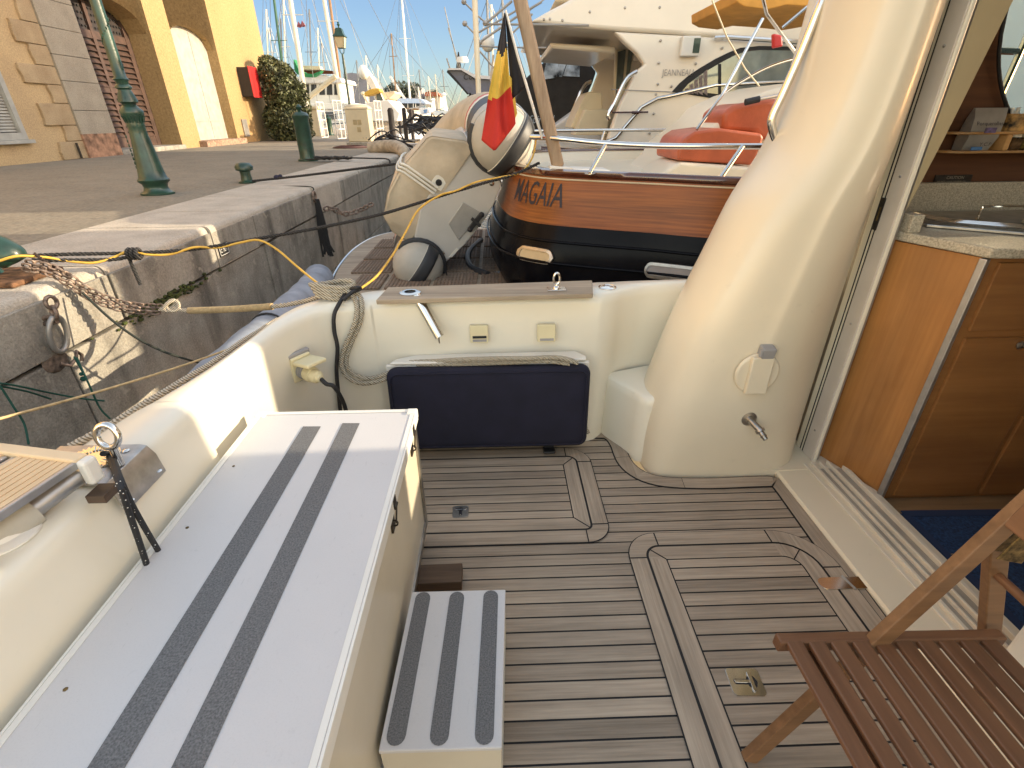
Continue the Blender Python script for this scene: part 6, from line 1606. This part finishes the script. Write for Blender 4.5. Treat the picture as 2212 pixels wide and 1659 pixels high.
# canvas wrapped fender on quay corner and round stones by the pedestal
cf = MB(); cf.tube(smooth_path([P(800, 320, Y=14.2), P(832, 316, Y=14.0), P(858, 318, Y=13.6), P(874, 330, Y=13.2), P(880, 352, Y=13.1)], 4), .15, 14); tag(cf.build('canvas_fender', simple('dirty_cream_canvas', (.46, .38, .28), .9, var=.2, vs=8, bs=.5, bscale=9, bd=.04), None), 'thick cream cloth roll lying over the end of the quay edge', 'fender')
cf = MB(); cf.ball(P(812, 322, Y=14.3), .17, 14, (1, .9, .9)); tag(cf.build('round_buoy', simple('cream_buoy', (.50, .40, .27), .8, var=.25, vs=9), None), 'small dirty cream buoy lying at the foot of the cream pedestal', 'buoy')
rp = MB(); random.seed(9)
for k in range(9):
    a = [P(805+random.uniform(-10, 20), 315+random.uniform(-14, 8), Y=15+random.uniform(-.5, .5)), P(840+random.uniform(-10, 20), 300+random.uniform(-20, 20), Y=15), P(880+random.uniform(-10, 20), 310+random.uniform(-10, 25), Y=14.5)]
    rp.tube(smooth_path(a, 5), .018, 6)
tag(rp.build('cable_tangle', 'black', None), 'tangle of black cables between the cream pedestal and the water', 'cable')

# ================================================================ FAR MARINA
struct(MB().bb(-7.2, -2.6, 19.4, 20.0, -2, .74).bb(-6.6, -3.4, 20, 60, .12, .38).build('pontoon', 'pontoon', smooth=0))
random.seed(21)
pil0 = None
for k, (px, pt_, pb_, Y) in enumerate([(843, 238, 280, 17), (872, 236, 262, 24), (887, 238, 258, 30), (861, 238, 256, 34), (882, 238, 252, 36), (892, 240, 252, 40), (900, 240, 250, 46)]):
    a, b = P(px, pt_, Y=Y), P(px+1, pb_, Y=Y)
    if pil0 is None:
        o = MB().lathe([(.09, -1.0), (.09, 1.0), (.05, 1.06), (0, 1.06)], (0, 0, 0), 10).build('mooring_pile', 'pile', None); pil0 = o
    else: o = pil0.copy(); COL.objects.link(o)
    o.location = (a.x, a.y, a.z-1.0)
    tag(o, ['dark timber pile nearest the cream pedestal at the pontoon edge', 'second dark pile along the pontoon, in the middle', 'third dark pile along the pontoon with a blue sign behind', 'thin dark pile in front of the wheelhouse boat', 'slim far pile right of the wheelhouse boat', 'tiny far pile in front of the pale town house', 'farthest tiny pile at the end of the pontoon'][k], 'pile', 'piles along the pontoon')
def small_boat(x, y, L, hull, cabin, label, rz=0, h=1.0, fly=False, kind='motor_boat', z=-.55, group='boats moored across the basin'):
    t = thing(kind, label, 'boat', (x, y, z), group)
    Rm = Matrix.Rotation(rz, 3, 'Z')
    def W(a, b, c): return Vector((x, y, z))+Rm @ Vector((a, b, c))
    st_ = []
    for u_, bw_, sh in ((-.5, .32, .95), (-.3, .36, .95), (0, .37, 1.0), (.25, .28, 1.12), (.42, .12, 1.3), (.5, .01, 1.42)):
        B = bw_*min(L*.33, 4)
        st_.append([W(u_*L, -B*.6, 0), W(u_*L, -B*.95, .5*h), W(u_*L, -B, sh*h), W(u_*L, -B*.92, sh*h+.03), W(u_*L, B*.92, sh*h+.03), W(u_*L, B, sh*h), W(u_*L, B*.95, .5*h), W(u_*L, B*.6, 0)])
    mb = MB(); mb.grid(st_); mb.ngon(st_[0]); mb.build('hull', hull, t, smooth=40)
    BW = .27*min(L*.33, 4)
    c_ = MB(); c_.grid([[W(-.22*L, -BW, h), W(-.22*L, BW, h), W(.28*L, BW*.7, h*1.15), W(.28*L, -BW*.7, h*1.15)], [W(-.2*L, -BW*.9, h+.85), W(-.2*L, BW*.9, h+.85), W(.10*L, BW*.62, h+.85), W(.10*L, -BW*.62, h+.85)]], True)
    c_.prism([W(-.26*L, -BW, h+.85), W(-.26*L, BW, h+.85), W(.13*L, BW*.7, h+.85), W(.13*L, -BW*.7, h+.85)], (0, 0, .08)); c_.build('cabin', cabin, t, smooth=0)
    w_ = MB()
    for s in (-1, 1):
        for k in range(3): a = -.17+.085*k; w_.prism([W(a*L, s*BW*.97, h+.35), W((a+.07)*L, s*BW*.93, h+.35), W((a+.065)*L, s*BW*.90, h+.72), W(a*L, s*BW*.92, h+.72)], tuple(Rm @ Vector((0, .02*s, 0))))
    w_.build('window', 'windark', t, smooth=0)
    r_ = MB()
    for s in (-1, 1):
        pp = [W(u_*L, s*b*min(L*.33, 4), hh*h+.55) for u_, b, hh in ((-.45, .3, .95), (0, .34, 1), (.3, .22, 1.15), (.5, .01, 1.42))]
        r_.tube(pp, .02, 5)
        for p in pp: r_.tube([p, p-Vector((0, 0, .5))], .015, 5)
    r_.build('guard_rail', 'steelgrey', t)
    if fly:
        f_ = MB(); f_.prism([W(-.24*L, -BW*.8, h+.95), W(-.24*L, BW*.8, h+.95), W(.06*L, BW*.6, h+.95), W(.1*L, 0, h+.95), W(.06*L, -BW*.6, h+.95)], (0, 0, .55)); f_.build('flybridge', cabin, t, smooth=0, bevel=.03)
        m_ = MB(); m_.beam(W(-.1*L, 0, h+1.4), W(-.16*L, 0, h+2.5), .25, .12); m_.ball(W(-.16*L, 0, h+2.6), .2, 10, (1, 1, .7)); m_.build('radar_mast', cabin, t)
    return t
def mast_rig(t, base, top, r, mat, spread=True, stays=(), boom=None, boom_mat='white', sp_=(0.45, .75)):
    base, top = Vector(base), Vector(top); H = (top-base).length
    MB().tube([base, top], [r, r*.75], 10).build('mast', mat, t)
    s_ = MB()
    if spread:
        for f in sp_:
            p = base.lerp(top, f); s_.tube([p+Vector((-H*.05, 0, 0)), p+Vector((H*.05, 0, 0))], .022, 5)
    if s_.v: s_.build('spreader', mat, t)
    w_ = MB()
    for d in stays: w_.tube([top, Vector(d)], .014, 4, cap=False)
    for sx in (-1, 1): w_.tube([top, base.lerp(top, sp_[1])+Vector((sx*H*.05, 0, 0)), base.lerp(top, sp_[0])+Vector((sx*H*.05, 0, 0)), base+Vector((sx*H*.06, 0, -.2))], .012, 4, cap=False)
    w_.build('rigging', 'wire', t)
    if boom: MB().tube([base.lerp(top, .1), Vector(boom)], .14, 8).build('boomed_sail', boom_mat, t)
# tall rig boats along the quay (left to right in the photo)
def rigged(px0, py0, px1, py1, Y, r, mat, label, L=9, hull='white', rz=0.3, boom=None, bm='white', stays=(), sp_=(.45, .75), z=-.3, cabin='white', full=True):
    r *= .62
    b, tp0 = P(px1, py1, Y=Y), P(px0, py0, Y=Y); d = (tp0-b)
    x, y = b.x, b.y
    t = small_boat(x+1.0, y, L, hull, cabin, label, rz, 1.5, False, 'sailing_boat', z, 'sailing boats with bare masts')
    b.z = 1.4; k = (13-b.z)/ (tp0.z-b.z) if tp0.z > b.z else 1
    top = b+(tp0-b)*k if tp0.z > b.z+1 else b+Vector((0, 0, 12))
    if not full: top = tp0.copy()
    mast_rig(t, b, top, r, mat, True, [Vector(b)+Vector((q, 0, 0)) for q in stays] or [b+Vector((-5.5, 1, .2)), b+Vector((5.5, -1, .2)), b+Vector((2.4, 0, 0)), b+Vector((-2.2, 0, 0))], P(*boom, Y=Y) if boom else None, bm, sp_)
    return t
rigged(592, 0, 598, 125, 44, .17, 'greenmast', 'sailing boat whose dark green mast rises behind the hedge', boom=None)
rigged(627, 0, 659, 215, 34, .24, 'mast', 'sailing boat with the thick cream mast and green sail cover', boom=(725, 165), bm='pale')
rigged(700, 0, 733, 190, 36, .22, 'mast', 'sailing ketch with paired white and varnished masts', boom=None)
rigged(868, 0, 885, 210, 60, .20, 'white', 'big white sailing yacht with tall white mast and two spreaders', boom=(842, 165), bm='white', L=13, sp_=(.35, .62))
rigged(845, 72, 856, 225, 46, .10, 'varnishmast', 'small sailing boat with the slim brown mast', L=6, full=False)
rigged(580, 60, 583, 130, 60, .12, 'white', 'sailing boat with thin white mast tip just above the hedge', L=7, full=False)
rigged(694, 90, 700, 180, 70, .12, 'steelgrey', 'far sailing boat with short grey mast between the cream masts', L=7, full=False)
mv = MB().tube([P(712, 0, Y=36.5), P(737, 188, Y=36.5)], .08, 8).build('varnished_mast', 'varnishmast', None); tag(mv, 'varnished brown mast standing against the white mast of the ketch', 'mast')
gc = MB(); gc.grid([[P(x, y, Y=34.4) for x, y in r_] for r_ in (((637, 140), (640, 150), (648, 156)), ((652, 152), (656, 160), (660, 164)), ((664, 160), (666, 166), (668, 168)), ((678, 162), (680, 167), (682, 170)), ((690, 154), (692, 156), (694, 158)))])
q_ = [(634, 128), (645, 150), (660, 158), (676, 160), (690, 154), (694, 152), (690, 158), (676, 166), (658, 166), (642, 160), (636, 152)]
gc = MB().prism([P(x, y, Y=34.2) for x, y in q_], (0, .5, 0)); tag(gc.build('green_sail_cover', 'greencanvas', None, smooth=0), 'sagging bright green sail cover to the right of the cream mast', 'sail cover')
pn = MB().prism([P(x, y, Y=33.6) for x, y in [(650, 52), (652, 44), (660, 56), (656, 58), (648, 58)]], (0, .05, 0)).prism([P(x, y, Y=33.6) for x, y in [(641, 58), (644, 46), (652, 57), (648, 60)]], (0, .05, 0)); tag(pn.build('pennant', simple('pink_pennant', (.40, .12, .14), .8, var=.4, vs=8), None, smooth=0), 'small pink and dark pennant on the thick cream mast', 'flag')
# trawler wheelhouse between hedge and lamp
tw = thing('wheelhouse_boat', 'white wheelhouse boat with brown roof edge between the hedge and the lantern', 'boat', (-9, 36, 0))
def tr(name, pts, Y, d, mat, par, bev=0): return traced(name, pts, Y, d, mat, par, 0, bev)
tr('house', [(640, 176), (735, 176), (742, 235), (640, 245)], 36, 3, 'white', tw); tr('roof', [(642, 165), (700, 162), (735, 168), (740, 178), (640, 180)], 35.7, 3.6, 'bluewhite', tw, .05); tr('brown_edge', [(640, 152), (680, 150), (718, 153), (720, 160), (642, 160)], 35.6, .2, 'darkwood', tw)
for x0 in (656, 672, 690, 706, 722): tr('window', [(x0, 182), (x0+11, 182), (x0+12, 205), (x0, 205)], 35.97, .05, 'windark', tw)
tr('hull', [(640, 225), (760, 222), (752, 258), (640, 262)], 35.2, 4, 'white', tw, .05)
tr('rail_awning', [(638, 141), (690, 143), (692, 150), (640, 150)], 35, .6, 'pale', tw)
# assorted craft beyond the pedestal: white radar-arch cruiser etc.
ar = thing('radar_arch_cruiser', 'sunlit white cruiser with leaning radar arch and yellow dinghy on its stern', 'boat', (-5, 34, 0))
tr('arch', [(781, 150), (788, 147), (795, 156), (806, 172), (815, 190), (822, 204), (842, 250), (826, 255), (812, 215), (800, 190), (790, 172)], 33, .9, 'white', ar, .04); tr('hull', [(790, 222), (838, 215), (864, 245), (858, 262), (790, 262)], 32.6, 4, 'white', ar, .05)
tr('windscreen', [(812, 196), (820, 198), (832, 226), (816, 230)], 32.95, .04, 'winglass', ar); MB().ball(P(785, 156, Y=33), .3, 12, (1, 1, 1.2)).build('radar_dome', 'white', ar); tr('tender', [(786, 200), (800, 192), (818, 190), (822, 198), (800, 206), (788, 208)], 32.4, 1, 'yellow', ar, .05); tr('flybridge', [(815, 202), (852, 196), (854, 202), (840, 214), (818, 214)], 33.5, 2.5, 'pale', ar, .05)
wb_ = thing('cabin_boat', 'white passenger boat with blue-white roof and long dark windows mid basin', 'boat', (-6, 55, 0))
tr('roof', [(843, 220), (855, 212), (908, 213), (919, 221), (918, 223), (843, 223)], 52, 5, simple('pale_blue_roof', (.42, .52, .68), .4), wb_); tr('house', [(855, 222), (905, 222), (908, 234), (856, 234)], 52.4, 4, 'windark', wb_)
for x0 in (866, 880, 892, 897): tr('window_post', [(x0, 222), (x0+1.5, 222), (x0+1.5, 234), (x0, 234)], 52.3, .1, 'white', wb_)
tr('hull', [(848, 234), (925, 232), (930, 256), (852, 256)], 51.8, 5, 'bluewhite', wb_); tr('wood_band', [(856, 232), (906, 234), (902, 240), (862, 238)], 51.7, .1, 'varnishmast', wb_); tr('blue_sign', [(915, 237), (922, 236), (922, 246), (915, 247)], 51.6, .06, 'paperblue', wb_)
bluey = thing('blue_flybridge_yacht', 'slate blue flared flybridge yacht beyond the cream pole', 'yacht', (0, 24, 0))
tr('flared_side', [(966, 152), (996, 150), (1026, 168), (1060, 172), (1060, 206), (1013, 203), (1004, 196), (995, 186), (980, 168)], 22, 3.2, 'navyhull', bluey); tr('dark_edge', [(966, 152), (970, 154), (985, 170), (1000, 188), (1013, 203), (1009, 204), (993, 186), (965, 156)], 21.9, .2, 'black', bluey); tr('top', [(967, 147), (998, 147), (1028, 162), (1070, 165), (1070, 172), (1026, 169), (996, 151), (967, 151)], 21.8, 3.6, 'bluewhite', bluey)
tr('cockpit', [(1013, 205), (1060, 207), (1060, 256), (980, 256), (1000, 225)], 22.2, 3, 'white', bluey); tr('cabin_door', [(1010, 207), (1032, 207), (1024, 222), (1002, 236)], 22.1, .05, 'varnishmast', bluey)
text_mesh('Conti', .30, 'name_lettering', 'ink', bluey, lambda x, y: P(999, 172, Y=21.95)+Vector((x, 0, y)), shear=.4)
an = MB(); an.tube([P(972, 148, Y=23), P(965, 126, Y=23)], .03, 6); an.tube([P(990, 146, Y=23), P(960, 15, Y=23)], .02, 5); an.tube([P(994, 146, Y=23), P(968, 60, Y=23)], .02, 5); an.build('antenna', 'steelgrey', bluey)
MB().lathe([(.22, 0), (.24, .06), (.2, .18), (0, .2)], P(999, 135, Y=23), 14).build('radar_dome', 'white', bluey); tr('mast_pack', [(985, 148), (989, 112), (991, 112), (996, 146)], 23, .2, 'black', bluey)
# person standing beyond the dinghy
def person(px, pfoot, ptop, Y, label):
    a, b = P(px, pfoot, Y=Y), P(px, ptop, Y=Y); H = b.z-a.z; t = thing('person', label, 'person', tuple(a)); mb = MB(); s = H/1.75
    x, y, z = a
    def q(dx, dy, dz): return (x+dx*s, y+dy*s, z+dz*s)
    mb.grid([[Vector(q(rx*math.cos(2*PI*j/16), ry*math.sin(2*PI*j/16), h)) for j in range(16)] for rx, ry, h in ((.13, .10, .80), (.17, .12, .9), (.15, .11, 1.08), (.19, .12, 1.3), (.21, .11, 1.42), (.10, .09, 1.48), (.055, .06, 1.51), (.055, .06, 1.55), (.075, .09, 1.60), (.082, .10, 1.66), (.07, .085, 1.72), (.02, .02, 1.75))], True)
    for sx in (-1, 1):
        mb.tube([q(.09*sx, 0, .85), q(.10*sx, .02, .48), q(.10*sx, -.02, .08)], [.085*s, .06*s, .045*s], 10); mb.ball(q(.10*sx, -.06, .05), .06*s, 8, (.8, 1.8, .7))
        mb.tube([q(.20*sx, 0, 1.40), q(.25*sx, .02, 1.12), q(.20*sx, -.12, .95)], [.05*s, .042*s, .032*s], 8); mb.ball(q(.19*sx, -.15, .93), .04*s, 6)
    mb.build('body', simple('dark_clothing', (.02, .02, .022), .8), t, smooth=60)
    return t
person(1018, 262, 200, 16, 'person in dark clothes standing on the quay behind the dinghy')
# town buildings on the far shore
tg = thing('grey_building', 'grey flat-topped town building behind the white mast', 'building', (-8, 110, 0))
tr('wall', [(835, 190), (890, 190), (892, 186), (903, 187), (905, 225), (838, 256)], 110, 10, 'greywall', tg)
for x, y in ((894, 196), (893, 206), (880, 202)): tr('window', [(x, y), (x+3, y), (x+3, y+5), (x, y+5)], 109.9, .2, 'windark', tg)
tg2 = thing('grey_house', 'blue grey gable building behind the leaning lantern post', 'building', (-20, 90, 0))
tr('wall', [(742, 160), (758, 157), (790, 161), (800, 178), (812, 200), (812, 235), (742, 235)], 90, 8, simple('slate_wall', (.22, .22, .25), .9), tg2); tr('window', [(776, 166), (786, 167), (786, 171), (776, 170)], 89.9, .2, 'windark', tg2)
th = thing('town_house', 'pale far town house with terracotta roof and green shutters', 'building', (-5, 115, 0))
tr('wall', [(919, 206), (944, 206), (950, 208), (950, 236), (921, 236)], 115, 10, 'townwall', th); tr('roof', [(918, 200), (922, 198), (944, 199), (951, 208), (918, 208)], 114.5, 11, 'roofred', th)
for x, y in ((929, 211), (934, 211), (930, 224), (935, 224)): tr('shutter', [(x, y), (x+3, y), (x+3, y+8), (x, y+8)], 114.8, .2, 'greenshut', th)
tree_n = 0
for x0, y0, w_, h_, Y, lab in ((868, 192, 26, 13, 108, 'dark round tree mass in front of the grey town building'), (935, 199, 10, 4, 118, 'low tree behind the terracotta roof'), (845, 196, 16, 8, 112, 'dark tree left of the white mast'), (892, 187, 14, 7, 112, 'dark treetop right of the white mast')):
    c = P(x0, y0, Y=Y); sx = w_/1070*Y; sz = h_/1070*Y
    t = thing('pine_tree', lab, 'tree', (c.x, c.y, 0))
    leaf_cloud('crown', [(c.x, c.y, c.z, sx, sx, sz, 1), (c.x-sx*.4, c.y, c.z-sz*.5, sx*.6, sx*.5, sz*.8, .6), (c.x+sx*.5, c.y, c.z-sz*.4, sx*.6, sx*.5, sz*.7, .6)], 1500, sx*.09, 'leafdark', t, x0)
    MB().tube([(c.x, c.y, 0), (c.x, c.y, c.z)], sx*.06, 6).build('trunk', 'bark', t)
# rows of moored boats filling the basin
rb_ = random.Random(33)
cols = ['red-striped', 'blue-striped', 'grey', 'tall', 'low', 'long', 'short', 'cream', 'narrow', 'wide']
spots = [(650, 44), (675, 41), (700, 52), (722, 46), (770, 42), (800, 48), (830, 44), (905, 70), (925, 62), (945, 55), (958, 48), (972, 42), (988, 36), (938, 80), (962, 75), (1005, 60), (850, 78), (880, 85), (815, 60), (780, 66)]
side = ['left of the cream mast foot', 'just right of the cream mast foot', 'below the ketch masts', 'left of the lantern post', 'right of the cream pedestal top', 'behind the leaning radar arch', 'below the leaning radar arch', 'below the terracotta house', 'right of the blue sign', 'left of the blue yacht bow', 'near the foot of the blue yacht', 'under the blue yacht flare', 'against the cream pole', 'in the far row below the tree', 'in the far row left of the blue yacht', 'behind the blue yacht', 'far behind the slim brown mast', 'far behind the passenger boat', 'in the far row right of the radar arch', 'in the far row by the slate building']
for k, ((px, Y), s) in enumerate(zip(spots, side)):
    b = P(px, 262, Y=Y); fly = rb_.random() < .55
    small_boat(b.x, b.y, rb_.uniform(7, 11), rb_.choice(['white', 'white', 'bluewhite', 'navyhull']), rb_.choice(['white', 'bluewhite', 'pale']), ('small white flybridge boat ' if fly else 'small white cabin boat ')+s, rb_.uniform(-.9, .9)-PI/2*(k % 2), rb_.uniform(1.0, 1.35), fly)
# extra masts standing in the crowd
mt0 = None
for k, (px, top, Y) in enumerate([(575, 20, 80), (606, 40, 75), (612, 0, 70), (668, 20, 75), (686, 60, 80), (770, 130, 85), (815, 140, 90), (905, 150, 95), (925, 165, 95), (1052, 0, 40), (1061, 10, 42), (1085, 0, 44), (940, 160, 90), (956, 150, 90), (790, 120, 88)]):
    b, t_ = P(px+8, 240, Y=Y), P(px, top, Y=Y)
    o = MB().tube([b, t_], .09, 6).tube([b.lerp(t_, .6)+Vector((-.7, 0, 0)), b.lerp(t_, .6)+Vector((.7, 0, 0))], .03, 4).tube([t_, b+Vector((3, 0, 0))], .018, 4).tube([t_, b+Vector((-3, 0, 0))], .018, 4).build('distant_mast', 'wire' if k % 2 else 'mast', None)
    tag(o, 'thin distant mast with crosstree and stays, '+['above the hedge left edge', 'just left of the cream mast', 'close behind the cream mast', 'between the cream mast and the ketch', 'close to the ketch mast', 'right of the lantern', 'above the radar arch', 'left of the passenger boat mast stay', 'right of the tall white mast', 'between cream pole and spar', 'second between cream pole and spar', 'behind the flag top', 'left of the blue yacht', 'by the blue yacht antenna', 'midway between lantern and brown mast'][k], 'mast', 'thin distant masts')
# dark tangle of mooring gear by the water's edge
tg_ = MB(); random.seed(12)
for k in range(70):
    x = random.uniform(882, 975); y = 275-(x-882)*.28+random.uniform(-6, 14); c = P(x, y, Y=random.uniform(20, 30)); a = random.uniform(0, 6)
    tg_.tube([c, c+Vector((math.cos(a)*.5, .1, random.uniform(-.15, .25))), c+Vector((math.cos(a)*1.0, .2, random.uniform(-.3, .1)))], random.uniform(.02, .05), 5)
tag(tg_.build('mooring_gear', 'black', None), 'dark tangle of lines and fenders along the water edge beyond the quay corner', 'mooring lines', None, 'stuff')
